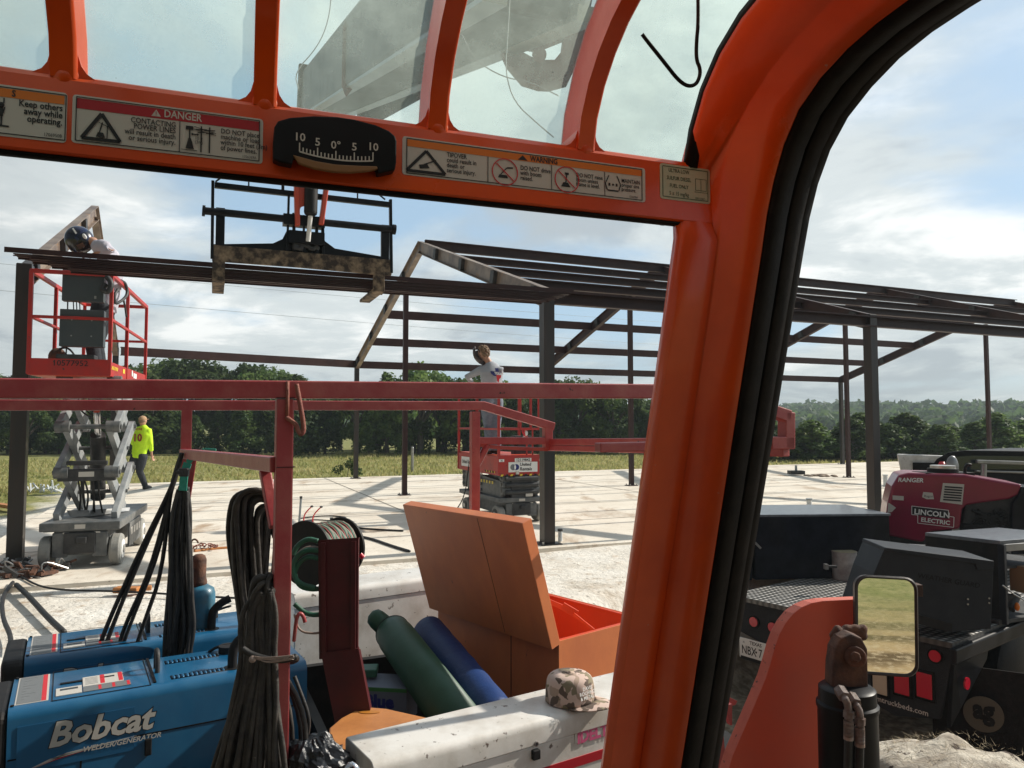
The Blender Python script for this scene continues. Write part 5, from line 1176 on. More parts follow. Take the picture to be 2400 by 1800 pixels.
# mirror
mc = D(2077, 1466, 1.95); mn = V(-.10, -.99, .05).normalized(); mx_ = Z.cross(mn).normalized(); mx_ = -mx_ if mx_.x < 0 else mx_; my_ = mx_.cross(mn); my_ = -my_ if my_.z < 0 else my_
mx_, my_ = (mx_ * math.cos(R(-2)) + my_ * math.sin(R(-2))), (my_ * math.cos(R(-2)) - mx_ * math.sin(R(-2)))
def rrect(c, hw, hh, r, sh=0.0): 
    o = []
    for sx, sy, st in ((1, 1, 0), (-1, 1, 90), (-1, -1, 180), (1, -1, 270)):
        for j in range(6): t = R(st + j * 18); o.append(c + mx_ * (sx * (hw - r) + r * math.cos(t) - (sy * sh)) + my_ * (sy * (hh - r) + r * math.sin(t)))
    return o
k_ = 1.95 / 1733 * 1.06
m = MB(); ring = [rrect(mc - mn * .02, 50 * k_, 90 * k_, .02), rrect(mc - mn * .018, 64 * k_, 104 * k_, .03), rrect(mc + mn * .002, 66 * k_, 106 * k_, .032), rrect(mc + mn * .006, 63 * k_, 103 * k_, .03), rrect(mc + mn * .004, 59.5 * k_, 99.5 * k_, .027), rrect(mc, 59.5 * k_, 99.5 * k_, .027)]
m.grid(ring, close=True); m.add(ring[0], [tuple(range(24))]); mr = m.build('mirror_housing', mat('mirror_plastic', (.035, .026, .024), .45, col2=(.06, .045, .04), scale=14, bump=.1), tele, smooth=True, auto=40)
m = MB(); m.add(rrect(mc + mn * .001, 60 * k_, 100 * k_, .027), [tuple(range(24))]); m.build('mirror_glass', mat('mirror_silver', (.92, .92, .90), .015, metal=1), mr)
m = MB(); m.tube([mc - mn * .02, mc - mn * .05 - my_ * .02, mc - mn * .06 - my_ * .08], .012, 10, smooth=1); m.box(mc - mn * .035 + mx_ * .085 + my_ * .09, .03, .03, .03); m.build('mirror_arm', 'rust', mr, smooth=True, auto=40)
# dirt caked tyre
wc = V(D(2290, 1760, 2.45)); wr = .80; top = D(2290, 1722, 2.45).z; wc.z = top - wr - .10
def tyremat():
    return mat('mud_caked_tyre', (.34, .29, .23), .95, col2=(.66, .60, .50), scale=9, amt=(.4, .62), spots=(.07, .05, .04), sscale=16, sth=.60, bump=1.0, bscale=26)
m = MB(); rows = []; nA = 220; prof = [(-.22, .62), (-.23, .70), (-.215, .76), (-.17, .79), (-.12, .80), (-.06, .803), (0, .805), (.06, .803), (.12, .80), (.17, .79), (.215, .76), (.23, .70), (.22, .62)]
for i in range(nA + 1):
    a = 2 * math.pi * i / nA; rr_row = []
    for (x, r0) in prof:
        lug = max(0, math.sin(a * 26 + (3.2 if x > 0 else 0) + x * 9)) ** .6; rad = r0 + (.022 * lug if abs(x) > .02 else .01) + .012 * noise.noise(V(x * 14, math.cos(a) * 11, math.sin(a) * 11)) + .02 * noise.noise(V(x * 5, math.cos(a) * 4, math.sin(a) * 4))
        rr_row.append(wc + BU * x + (BV * math.cos(a) + Z * math.sin(a)) * rad)
    rows.append(rr_row)
m.grid(rows); ty = m.build('tyre', tyremat(), tele, smooth=True)
m = MB(); m.cyl(wc - BU * .16, wc + BU * .16, .63, 40); m.build('rim', 'cab', ty, smooth=True, auto=40)
m = MB(); rnd = random.Random(14)
for _ in range(1500):
    a = R(rnd.uniform(60, 150)); x = rnd.uniform(-.22, .22); p = wc + BU * x + (BV * math.cos(a) + Z * math.sin(a)) * .815; t = p + V(rnd.gauss(0, .018), rnd.gauss(0, .018), rnd.uniform(0, .02)); sd2 = V(rnd.gauss(0, 1), rnd.gauss(0, 1), 0).normalized() * .0009
    m.add([p - sd2, p + sd2, t], [(0, 1, 2)])
o = m.build('straw_bits', mat('straw', (.42, .34, .22), .9), ty); o['kind'] = 'stuff'
# body under and behind the viewer, unseen walls and roof added to block light
m = MB(); m.box(K(-.2, .35, -.45), 1.35, 1.5, .35, (KU, KV, Z)); m.box(K(-.2, -.60, .95), 1.55, .06, 2.3, (KU, KV, Z)); m.box(K(-.15, -.35, 2.12), 1.7, .9, .05, (KU, KV, Z)); m.box(K(-.97, .1, .55), .06, 1.5, 1.3, (KU, KV, Z)); m.box(K(.68, -.3, 1.2), .06, .6, 1.8, (KU, KV, Z))
m.build('cab_body', 'blackm', tele, bevel=.01)
# ================================================================ WORK TRUCK WITH PIPE RACK
wt = thing('work_truck', 'flatbed work truck carrying a worn dark red steel pipe rack over welders and toolboxes', 'truck', T(.4, 1.0, GZ))
S = .0587
def bar(a, b, w_=S, h_=S, name='rack_rail', up=Z, mt='rack', par=None):
    m = MB(); m.beam(a, b, w_, h_, up); return m.build(name, mt, par or wt, bevel=.005)
zl, zr = 1.665, 1.705
nr = lambda x, y: PL(x, y, TO, TV)          # near side plane
fr = lambda x, y: PL(x, y, TO + TV * 2.0, TV)  # far side plane
bar(nr(-330, 909), nr(1672, 918), S, .062, 'top_rail'); bar(nr(1668, 918), nr(1845, 976), S, S, 'top_rail'); bar(nr(1843, 966), nr(1843, 1052), S, S, 'rack_post', TU)
bar(nr(1800, 1038), nr(1853, 1038), S, .06, 'lower_rail'); bar(nr(1400, 1049), nr(1800, 1040), S * .9, .04, 'lower_rail')
bar(fr(-330, 949), fr(1133, 951), S, S, 'top_rail'); bar(fr(1128, 950), fr(1296, 1000), S, S, 'top_rail'); bar(fr(1283, 992), fr(1283, 1052), S, S, 'rack_post', TU)
bar(fr(1118, 1033), fr(1280, 1033), S * .9, .05, 'lower_rail')
m = MB(); m.tube([fr(1104, 1035), fr(1125, 1044), fr(1180, 1050), fr(1283, 1053)], .017, 4, smooth=2); m.build('bent_bar', 'rack', wt)
pm0 = V(TO.x, TO.y, 0); mp = bar(pm0 + Z * 1.635, pm0 + Z * -.4, S, S, 'main_post', TU)
m = MB()
for y in (933, 1094): q_ = nr(667, y); m.box(q_, S + .004, S + .004, .004, (TU, TV, Z))
m.build('weld_seam', 'rackd', mp)
p = fr(438, 960); bar(V(p.x, p.y, 1.63), V(p.x, p.y, -.4), S, S, 'rack_post', TU)
p3 = fr(1113, 960); bar(V(p3.x, p3.y, 1.63), V(p3.x, p3.y, -.4), S, S, 'rack_post', TU)
bar(fr(430, 1063), nr(648, 1089), .045, .055, 'cross_bar')
bar(nr(1843, 1035), fr(1290, 1036), .05, .045, 'cross_bar'); bar(nr(1843, 1046) - Z * .03, fr(1290, 1050), .05, .04, 'cross_bar')
bar(D(620, 1100, 2.75), D(645, 1235, 2.68), .04, .04, 'diagonal_brace', TU); bar(D(452, 1075, 4.2), D(436, 1180, 4.25), .04, .04, 'diagonal_brace', TU)
m = MB(); m.tube([fr(1142, 1043), fr(1110, 1105)], .024, 10); m.build('pipe_brace', 'rack', wt, smooth=True, auto=40)
# hooks
m = MB(); m.tube([nr(690, 902) - TV * .05, nr(700, 960) - TV * .06, nr(707, 1005) - TV * .06, nr(702, 1018) - TV * .06, nr(694, 1012) - TV * .06, nr(690, 995) - TV * .05, nr(668, 978) - TV * .036], .0085, 8, smooth=2); m.build('hook', 'rustred', wt, smooth=True)
m = MB(); m.tube([nr(671, 895) - TV * .034, nr(671, 940) - TV * .034, nr(670, 978) - TV * .036], .0065, 8); m.build('hook', 'rustred', wt, smooth=True)
m = MB(); m.tube([nr(688, 1500) - TV * .01, nr(690, 1440) - TV * .05, nr(698, 1428) - TV * .05, nr(706, 1436) - TV * .05, nr(710, 1450) - TV * .05], .0065, 8, smooth=2); m.build('hook', 'rack', wt, smooth=True)
# bed
m = MB(); m.box(T(.7, 1.0, -.40), 4.2, 2.0, .08, (TU, TV, Z)); m.build('deck', 'blackm', wt)
m = MB(); m.box(T(1.2, 1.93, -.16), 3.2, .05, .50, (TU, TV, Z)); m.build('far_side_wall', 'blackm', wt)
m = MB(); m.box(T(.36, 1.0, -.2), .05, 1.8, .35, (TU, TV, Z)); m.build('cross_wall', 'blackm', wt)
m = MB(); m.box(T(.7, 1.0, -.62), 3.6, .9, .3, (TU, TV, Z)); m.build('frame_rail', 'dark', wt)
m = MB(); m.box(T(.24, .35, -.1), .06, .5, .55, (TU, TV, Z)); m.box(T(.6, .33, .0), .7, .06, .06, (TU, TV, Z)); m.box(T(.6, .33, -.15), .7, .06, .06, (TU, TV, Z)); m.build('bed_wall', 'rackd', wt, bevel=.006)
for u in (-.9, 2.1):
    for v in (.1, 1.9): m = MB(); m.loft([T(u, v - .13, -.66), T(u, v - .1, -.66), T(u, v + .1, -.66), T(u, v + .13, -.66)], [.34, .38, .38, .34], ref=(0, 0, 1), n=28); m.build('wheel', 'dark', wt, smooth=True, auto=40)
# pale painted bracket just right of the cab pillar
m = MB(); m.prism([D(x, y, 2.95) for x, y in ((1655, 1640), (1690, 1625), (1728, 1643), (1724, 1652), (1690, 1662), (1655, 1668))], BV * .012); m.prism([D(x, y, 2.9) for x, y in ((1700, 1655), (1716, 1650), (1716, 1700), (1712, 1700))], BV * .02); m.prism([D(x, y, 2.9) for x, y in ((1640, 1830), (1672, 1664), (1690, 1662), (1700, 1770), (1690, 1830))], BV * .05); m.build('bed_bracket', 'rack', wt)

# ---------------------------------------------------------------- welding cable coils
def strands(name, label, cat, dfun, paths, r, mt, parent=None):
    m = MB()
    jr = random.Random(77)
    for pts, dd_ in paths: m.tube([D(x + (jr.uniform(-5, 5) if 0 < i_ < len(pts) - 1 else 0), y, dd_ + dz + jr.uniform(-.008, .008)) for i_, (x, y, dz) in enumerate(pts)], r * jr.uniform(.85, 1.1), 7, smooth=2)
    o = m.build(name, mt, parent, smooth=True)
    return tag(o, label, cat) if parent is None else o
rnd = random.Random(20); P_ = []
for k in range(17):      # front coil, tied at the post
    t = k / 16; w0 = 14 + 17 * abs(t - .35) * 2; xl = 598 + rnd.uniform(-8, 18); xr = 645 + rnd.uniform(-6, 8); top = 1352 + rnd.uniform(0, 45); dz = rnd.uniform(-.03, .05)
    bl = 488 + 190 * t + rnd.uniform(-8, 8); br = 520 + 180 * t + rnd.uniform(-12, 12); tl = 580 + 62 * t * .9 + rnd.uniform(-4, 4)
    xl = 586 + 46 * t
    P_.append(([(bl, 1850, -.06), (bl + (tl - bl) * .35, 1740, -.05), (bl + (tl - bl) * .8, 1610, -.03), (tl, 1545, -.02), (tl - 3, 1470, 0), (xl, 1400, 0), (xl + 8, top, 0), ((xl + xr) / 2, top - 12 + 6 * t, .01), (xr, top + 14, .05), (xr + 4, 1440, .09), (640, 1545, .09), (br + 10, 1680, .06), (br, 1850, .04)], 2.60 + dz))
for k in range(12):
    t = k / 11; bl = 484 + 180 * t + rnd.uniform(-10, 10); tl = 572 + 75 * t; P_.append(([(bl, 1850, -.1 + rnd.uniform(0, .04)), (bl + (tl - bl) * .3 + rnd.uniform(-8, 8), 1760, -.08), (bl + (tl - bl) * .75 + rnd.uniform(-6, 6), 1630, -.05), (tl, 1548, -.03), (tl + rnd.uniform(-8, 8), 1440, -.01), (605 + 30 * t, 1375 + rnd.uniform(0, 20), 0)], 2.58))
strands('welding_cable_coil', 'thick grey black cable coil tied to the main rack post, flaring out below', 'cable', None, P_, .0096, 'cable')
P_ = []
for k in range(30):      # coil behind, higher
    t = k / 29; xl = 538 + 92 * t + rnd.uniform(-6, 6); top = 1146 + 80 * t * t + rnd.uniform(-10, 12); xr = 652 - 4 * t; dz = rnd.uniform(-.05, .05) + .04 * t
    P_.append(([(580 + 50 * t, 1580, 0), (570 + 56 * t + rnd.uniform(-5, 5), 1500, 0), (552 + 70 * t + rnd.uniform(-7, 7), 1380, 0), (xl, 1260, 0), (xl + 2, max(1200, top + 25), 0), (xl + 14 * (1 - t), top + 8, 0), ((xl + xr) / 2, top - 4, .01), (xr - 8, top + 22, .05), (xr + 4, 1260, .08), (640, 1400, .09), (630, 1560, .08)], 2.86 + dz))
strands('welding_cable_coil', 'black welding cable coil hung high behind the main rack post', 'cable', None, P_, .0100, 'cable')
m = MB(); pts = [D(x, y, 2.50) for x, y in ((568, 1520), (590, 1535), (630, 1546), (668, 1548), (690, 1540))]
m.tube(pts, .011, 8, smooth=2); m.tube([D(690, 1540, 2.5), D(697, 1545, 2.56), D(680, 1552, 2.7), D(600, 1540, 2.72), D(568, 1522, 2.6)], .011, 8, smooth=2, mi=0)
for k in range(9): m.tube([D(590 + rnd.uniform(-3, 8), 1540 + rnd.uniform(-2, 4), 2.485), D(640 + rnd.uniform(-20, 20), 1546 + rnd.uniform(-8, 10), 2.48), D(680 + rnd.uniform(-6, 10), 1540 + rnd.uniform(-6, 8), 2.485)], .0016, 5, smooth=2, mi=1)
m.ell(D(592, 1545, 2.49), .012, .012, .012, mi=1)
tag(m.build('cable_tie', ['cablek', 'hosep'], smooth=True), 'black strap and frayed wire tying the cable coil to the main rack post', 'strap')
P_ = [([(690, 1585, 0), (705, 1620, 0), (722, 1680, 0), (722, 1720, 0), (705, 1770, 0), (690, 1790, 0)], 2.75)]
strands('loose_cable', 'single black cable bulging out right of the main rack post near the bottom', 'cable', None, P_, .0075, 'cablek')
P_ = []
for k in range(22):      # bunch at the far left post
    t = k / 21; xt = 418 + 22 * t; P_.append(([(xt, 1148 + rnd.uniform(-8, 8), 0), (404 + 40 * t + rnd.uniform(-4, 4), 1210, 0), (400 + 46 * t + rnd.uniform(-3, 3), 1300, 0), (398 + 50 * t + rnd.uniform(-4, 4), 1400, 0), (392 + 60 * t + rnd.uniform(-6, 6), 1470, 0), (385 + 60 * t, 1540, 0)], 4.12 + rnd.uniform(-.06, .06)))
for (x1, y1, xm, ym) in ((248, 1470, 330, 1290), (262, 1472, 345, 1260), (296, 1466, 350, 1340), (303, 1468, 372, 1290), (338, 1458, 385, 1340)):
    P_.append(([(426, 1062, 0), (418, 1090, 0), (402, 1150, 0), (xm, ym, 0), (x1, y1, 0), (x1 - 20, y1 + 60, 0)], 4.15))
strands('welding_cable_bunch', 'bunch of black leads hanging from the far left rack post on a teal strap', 'cable', None, P_, .0115, 'cablek')
m = MB(); pa = [D(x, y, 4.05) for x, y in ((506, 1058), (480, 1056), (455, 1068), (440, 1085), (432, 1108), (428, 1150))]
for i in range(len(pa) - 1): m.beam(pa[i], pa[i + 1], .045 if i > 2 else .03, .006, up=V(0, 1, 0))
m.loft([pa[0] - Z * .01, pa[0] - Z * .03], [.02, .02]); tag(m.build('lifting_strap', 'strap', bevel=.002), 'teal webbing strap looped over the cross bar holding the black leads', 'strap')
m = MB(); c = D(432, 1107, 4.0); m.box(c, .05, .03, .045); m.box(c + V(-.02, -.0, .0), .04, .04, .02); tag(m.build('strap_buckle', 'dark', bevel=.006), 'black buckle on the teal strap', 'buckle')

# ---------------------------------------------------------------- blue engine welders
ZT = .35
O = G(18, 1667, ZT); X1 = (G(556, 1578, ZT) - O).normalized(); Y1 = Z.cross(X1).normalized()
def tl(x, y): q = G(x, y, ZT) - O; return q.dot(X1), q.dot(Y1)
def sl_(x, y): q = PL(x, y, O, Y1) - O; return q.dot(X1), q.z + 0
rzw = math.atan2(X1.y, X1.x)
we = thing('engine_welder', 'blue engine driven welder nearest the viewer, lettered Bobcat on its full side', 'welder', (O.x, O.y, ZT), rzw, 'blue engine welders on the truck bed')
we['label'] = 'nearer of two blue engine welders on the truck bed, its lettered side fully visible'
Lw, Dw, Hw = 1.25, tl(24, 1587)[1], .72
m = MB(); rr0 = .045; sec = [(0, -Hw), (0, -rr0)] + [(rr0 - rr0 * math.cos(R(t)), -rr0 + rr0 * math.sin(R(t))) for t in (22, 45, 67, 90)] + [(Dw - rr0 + rr0 * math.sin(R(t)), -rr0 + rr0 * math.cos(R(t))) for t in (0, 30, 60, 90)] + [(Dw, -Hw)]
m.prism([V(.0, y, z) for y, z in sec], V(Lw, 0, 0)); body = m.build('body', 'blue', we, world=False, smooth=True, auto=30, recalc=True)
m = MB(); m.prism([V(-.10, y * 1.0, z * 1.0 - .004) for y, z in sec], V(.098, 0, 0)); m.build('end_cap', 'blackm', we, world=False, bevel=.02, recalc=True)
def rct(m, x0, y0, x1, y1, z=.002, h=.002, mi=None): m.box(V((x0 + x1) / 2, (y0 + y1) / 2, z), abs(x1 - x0), abs(y1 - y0), h, mi=mi)
pp = [tl(*p) for p in ((38, 1592), (118, 1576), (122, 1643), (36, 1660))]
u0, u1 = .02, pp[1][0]; v0, v1 = .055, Dw - .05
m = MB(); rct(m, u0, v0, u1, v1, .001, .002, 0); rct(m, u0 + .006, v0 + .006, u1 - .028, v1 - .006, .0028, .001, 1); rct(m, u1 - .026, v0 + .006, u1 - .008, v1 - .006, .0028, .001, 2)
for k in range(9): rct(m, u0 + .02, v1 - .03 - k * (v1 - v0 - .05) / 9, u1 - .05 - (k % 3) * .02, v1 - .033 - k * (v1 - v0 - .05) / 9, .0036, .0006, 3)
m.build('warning_label', ['decal', 'grey', 'redline', 'grey'], body, world=False)
lp0 = u1 + .012; lp1 = tl(335, 1550)[0]
m = MB()
for a, b, c, d in ((lp0, v0 - .02, lp1, v0 - .016), (lp0, v1 + .02, lp1, v1 + .024), (lp0, v0 - .02, lp0 + .004, v1 + .024), (lp1, v0 - .02, lp1 + .004, v1 + .024)): rct(m, a, b, c, d, .001, .002)
rct(m, lp1 + .015, v0 + .0, lp1 + .027, v1 + .01, .003, .006); rct(m, lp0 + .19, Dw * .5, lp0 + .25, Dw * .54, .002, .004); rct(m, lp0 + .03, Dw * .50, lp0 + .12, Dw * .54, .002, .005)
for x in (.012, ): 
    for y in (.05, Dw - .05): m.cyl(V(x, y, 0), V(x, y, .006), .007, 8)
m.build('top_panel_seam', 'rubber', body, world=False)
m = MB(); rct(m, lp0 + .015, .085, lp0 + .115, .19, .002, .003, 0); rct(m, lp0 + .03, .15, lp0 + .10, .175, .0037, .0006, 2)
rct(m, lp0 + .12, .16, lp0 + .285, .30, .002, .003, 0); rct(m, lp0 + .12, .085, lp0 + .31, .155, .002, .003, 1)
for x0 in (.19, .265): rct(m, lp0 + x0, .17, lp0 + x0 + .018, .30, .0037, .0006, 3)
for x0 in (.18, .235, .295): rct(m, lp0 + x0, .09, lp0 + x0 + .012, .152, .0037, .0006, 3)
for k in range(6): rct(m, lp0 + .13, .185 + k * .018, lp0 + .18, .190 + k * .018, .0037, .0006, 1)
m.build('instruction_label', ['decal', 'grey', 'panel', 'redline'], body, world=False)
lx0 = tl(400, 1600)[0]
for y0 in (.065, Dw * .64):
    m = MB()
    for k in range(12): x = lx0 + .02 + k * .020; m.ell(V(x, y0 + .03, .001), .008, .028, .007, 8, 6)
    rct(m, lx0 + .008, y0, lx0 + .26, y0 + .06, .0005, .001, 1); m.build('louvre_row', ['blue', 'rubber'], body, world=False, smooth=True)
hx = tl(372, 1585)[0]
m = MB(); m.tube([V(hx, Dw * .42, -.02), V(hx, Dw * .42, .075), V(hx, Dw * .46, .095), V(hx, Dw * .54, .095), V(hx, Dw * .58, .075), V(hx, Dw * .58, -.02)], .011, 8, smooth=1); m.build('lifting_eye', 'dark', we, world=False, smooth=True)
ex_ = tl(553, 1577)[0]
m = MB(); m.tube([V(ex_, .10, -.03), V(ex_, .10, .07), V(ex_ + .01, .10, .11), V(ex_ + .05, .10, .145), V(ex_ + .10, .10, .165)], .023, 14, smooth=2); m.cyl(V(ex_, .1, -.001), V(ex_, .1, .003), .042, 20); m.build('exhaust_pipe', 'blackm', we, world=False, smooth=True, auto=50)
m = MB(); m.tube([V(ex_ - .06, Dw * .85, .0), V(ex_ - .02, Dw * .8, .03), V(ex_ + .06, Dw * .8, .03), V(ex_ + .13, Dw * .78, .05), V(ex_ + .15, Dw * .72, .06)], .008, 6, smooth=2); m.cyl(V(ex_ + .03, Dw * .75, .0), V(ex_ + .03, Dw * .75, .035), .05, 20); m.build('fuel_cap', 'blackm', we, world=False, smooth=True, auto=50)
# side: seams, latch, lettering
def sd(x, y): a, z = sl_(x, y); return V(a, -.002, z)
m = MB(); zs = sd(500, 1690).z
m.box(V(Lw / 2, -.0005, zs), Lw - .01, .003, .006); xs_ = sd(190, 1770).x; m.box(V(xs_, -.0005, zs - .2), .007, .003, .40); m.build('side_seam', 'rubber', body, world=False)
m = MB(); c = sd(347, 1749); m.box(c + V(0, -.006, 0), .028, .014, .075); m.build('side_latch', 'blackm', body, world=False, bevel=.004)
tA, tB = sd(112, 1720), sd(300, 1690)
m = MB(); bz = -.178; x0 = tA.x
m.box(V(x0 + .11, -.0015, bz + .01), .44, .002, .19); m.build('decal_field', mat('decal_blue', (.014, .11, .24), .4), body, world=False)
m = MB(); m.text('Bobcat', .142, V(x0 + .0, -.0040, bz), V(1, 0, 0), Z, bold=.055, shear=.25); m.build('lettering_outline', 'ink', body, world=False)
m = MB(); m.text('Bobcat', .142, V(x0 + .0, -.0055, bz), V(1, 0, 0), Z, bold=.03, shear=.25); m.text('WELDER/GENERATOR', .031, V(x0 + .13, -.0055, bz - .048), V(1, 0, 0), Z, bold=.02, shear=.25)
for k in range(3):
    a = x0 - .09 + .03 * k; m.prism([V(a, -.004, bz - .085 + .006 * k), V(a + .1, -.004, bz - .05 + .006 * k), V(x0 + .34, -.004, bz - .022), V(a + .1, -.004, bz - .055 + .006 * k)], V(0, -.001, 0))
m.build('lettering', 'decal', body, world=False)
m = MB(); m.prism([V(x0 - .06, -.003, bz - .078), V(x0 + .05, -.003, bz - .044), V(x0 + .22, -.003, bz - .034), V(x0 + .04, -.003, bz - .058)], V(0, -.0008, 0)); m.build('swoosh', 'redp', body, world=False)
w2 = copy_tree(we); O2 = G(57, 1545, ZT); w2.location = (O2.x, O2.y, ZT); w2['label'] = 'farther blue engine welder, its side lettering half hidden by the nearer one'

# ---------------------------------------------------------------- gas bottle behind the welders
p = G(472, 1545, -.35); db = 4.45; c = D(470, 1400, db)
t = thing('gas_bottle', 'chipped light blue gas bottle with a rusty brown cap standing behind the blue welders', 'gas bottle', V(c.x, c.y, -.36))
m = MB(); r = .083; m.loft([V(c.x, c.y, -.36), D(470, 1392, db), D(470, 1380, db), D(470, 1373, db), D(470, 1369, db)], [r, r, r * .9, r * .6, r * .42], n=28); m.build('bottle', 'bluebot', t, smooth=True)
m = MB(); m.loft([D(466, 1374, db), D(466, 1362, db), D(466, 1352, db), D(466, 1312, db), D(466, 1303, db), D(466, 1299, db)], [.046, .046, .040, .044, .036, .02], n=22); m.build('cap', 'rust', t, smooth=True)

# ---------------------------------------------------------------- hose reel on a red stand
hr = thing('hose_reel', 'reel of green and red welding hose with black discs on a dark red channel stand', 'hose reel', D(790, 1700, 3.45))
ca, cb_ = D(717, 1298, 3.42), D(799, 1281, 3.64); ax = (cb_ - ca).normalized(); r1, r2 = .150, .142
for c, rr in ((ca, r1), (cb_, r2)): m = MB(); m.cyl(c - ax * .004, c + ax * .004, rr, 40); m.loft([c - ax * .006, c + ax * .006], [rr, rr], ref=(0, 0, 1), n=40); m.build('disc', 'blackm', hr, smooth=True, auto=40)
m = MB(); Lr = (cb_ - ca).length; u3 = Z; w3 = ax.cross(Z).normalized(); tt = 0; pts = []
nturn = 13
for i in range(nturn * 24):
    a = 2 * math.pi * i / 24; k = i / (nturn * 24); off = .02 + (Lr - .04) * (1 - abs(1 - 2 * (k * 1.0))) if False else .02 + (Lr - .04) * k
    pts.append(ca + ax * off + (u3 * math.cos(a) + w3 * math.sin(a)) * (.118 + .006 * math.sin(i * .7)))
m.tube(pts, .0098, 6); m.cyl(ca, cb_, .105, 24, mi=0); m.build('green_hose', 'hose', hr, smooth=True, auto=70)
m = MB(); m.tube([p + ax * .0095 + (p - ca - ax * (p - ca).dot(ax)).normalized() * .004 for p in pts], .0045, 5); m.build('hose_stripe', 'hosep', hr, smooth=True)
m = MB(); m.tube([p - ax * .009 + (p - ca - ax * (p - ca).dot(ax)).normalized() * .002 for p in pts], .0045, 5); m.build('red_hose', 'hosered', hr, smooth=True)
for k, (mt, pth) in enumerate((('hose', ((745, 1268), (720, 1262), (695, 1280), (687, 1300))), ('hose', ((748, 1290), (715, 1288), (690, 1310), (686, 1340), (700, 1368), (740, 1378))), ('hose', ((750, 1310), (722, 1302), (697, 1322), (690, 1345))), ('hosep', ((748, 1283), (716, 1281), (692, 1302), (688, 1332))), ('hose', ((690, 1345), (700, 1374), (730, 1382), (760, 1378))), ('hosep', ((690, 1440), (700, 1480), (740, 1486), (760, 1478))), ('hose', ((690, 1415), (720, 1442), (760, 1440))))):
    m = MB(); m.tube([D(x, y, 3.25 + .01 * k) for x, y in pth], .011 if mt == 'hose' else .005, 8, smooth=2); m.build('hose_loop', mt, hr, smooth=True)
ds = 3.25
def ST(x, y, o=0): return D(x, y, ds + o)
m = MB(); m.prism([ST(748, 1268), ST(838, 1262), ST(836, 1540), ST(750, 1545)], V(0, .004, 0)); m.prism([ST(838, 1262), ST(840, 1262, .06), ST(838, 1540, .06), ST(836, 1540)], V(.004, 0, 0)); m.prism([ST(748, 1268), ST(750, 1268, .06), ST(752, 1545, .06), ST(750, 1545)], V(-.004, 0, 0))
m.prism([ST(745, 1268), ST(841, 1262), ST(843, 1262, .07), ST(748, 1268, .07)], V(0, 0, .004)); m.beam(ST(758, 1272, -.006), ST(760, 1540, -.006), .02, .012, up=V(0, 1, 0)); m.beam(ST(829, 1268, -.006), ST(828, 1540, -.006), .02, .012, up=V(0, 1, 0)); m.build('stand_upper', 'rackd', hr)
m = MB(); m.prism([ST(752, 1530, -.01), ST(838, 1520, -.01), ST(872, 1700, -.05), ST(790, 1720, -.05)], V(.0, .03, 0)); m.prism([ST(838, 1520, -.01), ST(843, 1522, .05), ST(878, 1700, .02), ST(872, 1700, -.05)], V(.004, 0, 0)); m.build('stand_lower', 'rackd', hr)
m = MB(); m.cyl(D(844, 1300, 3.4), D(852, 1308, 3.4), .012); m.build('knob', 'taillight', hr)

# ---------------------------------------------------------------- white toolboxes
zt = .42
def toolbox(name, label, A, Bp, depth, hgt, txt=False):
    X = (Bp - A).normalized(); Y = Z.cross(X).normalized(); L_ = (Bp - A).length; t = thing(name, label, 'toolbox', A + X * L_ / 2 - Z * hgt)
    def W(x, y, z): return A + X * x + Y * y + Z * z
    r = .035; sec = [(0, -.095), (0, -r)] + [(r - r * math.cos(R(a)), -r + r * math.sin(R(a))) for a in (22, 45, 67, 90)] + [(depth - .012, 0), (depth, -.012), (depth, -.095)]
    m = MB(); m.prism([W(0, y, z) for y, z in sec], X * L_); m.build('lid', 'white', t, smooth=True, auto=35, recalc=True, bevel=.003)
    m = MB(); m.prism([W(.006, y, z) for y, z in ((.008, -.098), (depth - .008, -.098), (depth - .008, -hgt), (.008, -hgt))], X * (L_ - .012)); m.build('box_body', 'white', t, bevel=.006, recalc=True)
    return t, W, X, Y
ABk = G(820, 1722, zt); AFr = G(876, 1790, zt); Xd = (G(1383, 1586, zt) - ABk).normalized()
A = AFr; dep = (ABk - AFr).dot(Z.cross(Xd)); st = (ABk - AFr).dot(Xd)
tn, W, X, Y = toolbox('toolbox', 'scratched white steel toolbox in front, with a camouflage cap on it', A, A + X1 * 0 + Xd * 1.42, dep, .46)
def fp(x, y): q = PL(x, y, A, Y) - A; return q.dot(X), q.z
m = MB()
a, z = fp(1256, 1743); m.cyl(W(a, .004, z), W(a, -.006, z), .0095, 18); m.build('lock', 'galv', tn, smooth=True, auto=40)
m = MB(); m.cyl(W(a, -.006, z), W(a, -.0065, z), .006, 14); m.build('keyhole', 'ink', tn)
m = MB(); a, z = fp(1256, 1768); m.box(W(a, -.0, z), .032, .02, .036, (X, Y, Z)); m.build('latch', 'blackm', tn, bevel=.003)
a0, z0_ = fp(1352, 1742); a1, z1_ = fp(1352, 1705)
m = MB(); m.box(W(a0 + .13, .0065, (z0_ + z1_) / 2 - .002), .27, .003, .064, (X, Y, Z)); lb = m.build('brand_label', 'decal', tn)
m = MB(); m.text('iDELTA', .064, W(a0 + .006, .003, z0_ - .004), X, Z, bold=.05, sx=.95); m.build('lettering', 'pinkp', lb)
m = MB(); sA, sB = fp(1200, 1795), fp(1430, 1748); zz = fp(1400, 1762)[1]; m.box(W(.71, .0065, zz - .018), 1.40, .003, .036, (X, Y, Z)); m.build('red_stripe', 'redp', tn)
cA = G(690, 1394, .44); cB = G(1010, 1352, .44); Xf = (cB - cA).normalized()
toolbox('toolbox', 'dirty white toolbox along the far side of the truck bed behind the green cylinder', cA - Xf * .0 - Z.cross(Xf) * .0, cA + Xf * 1.75, .38, .55)

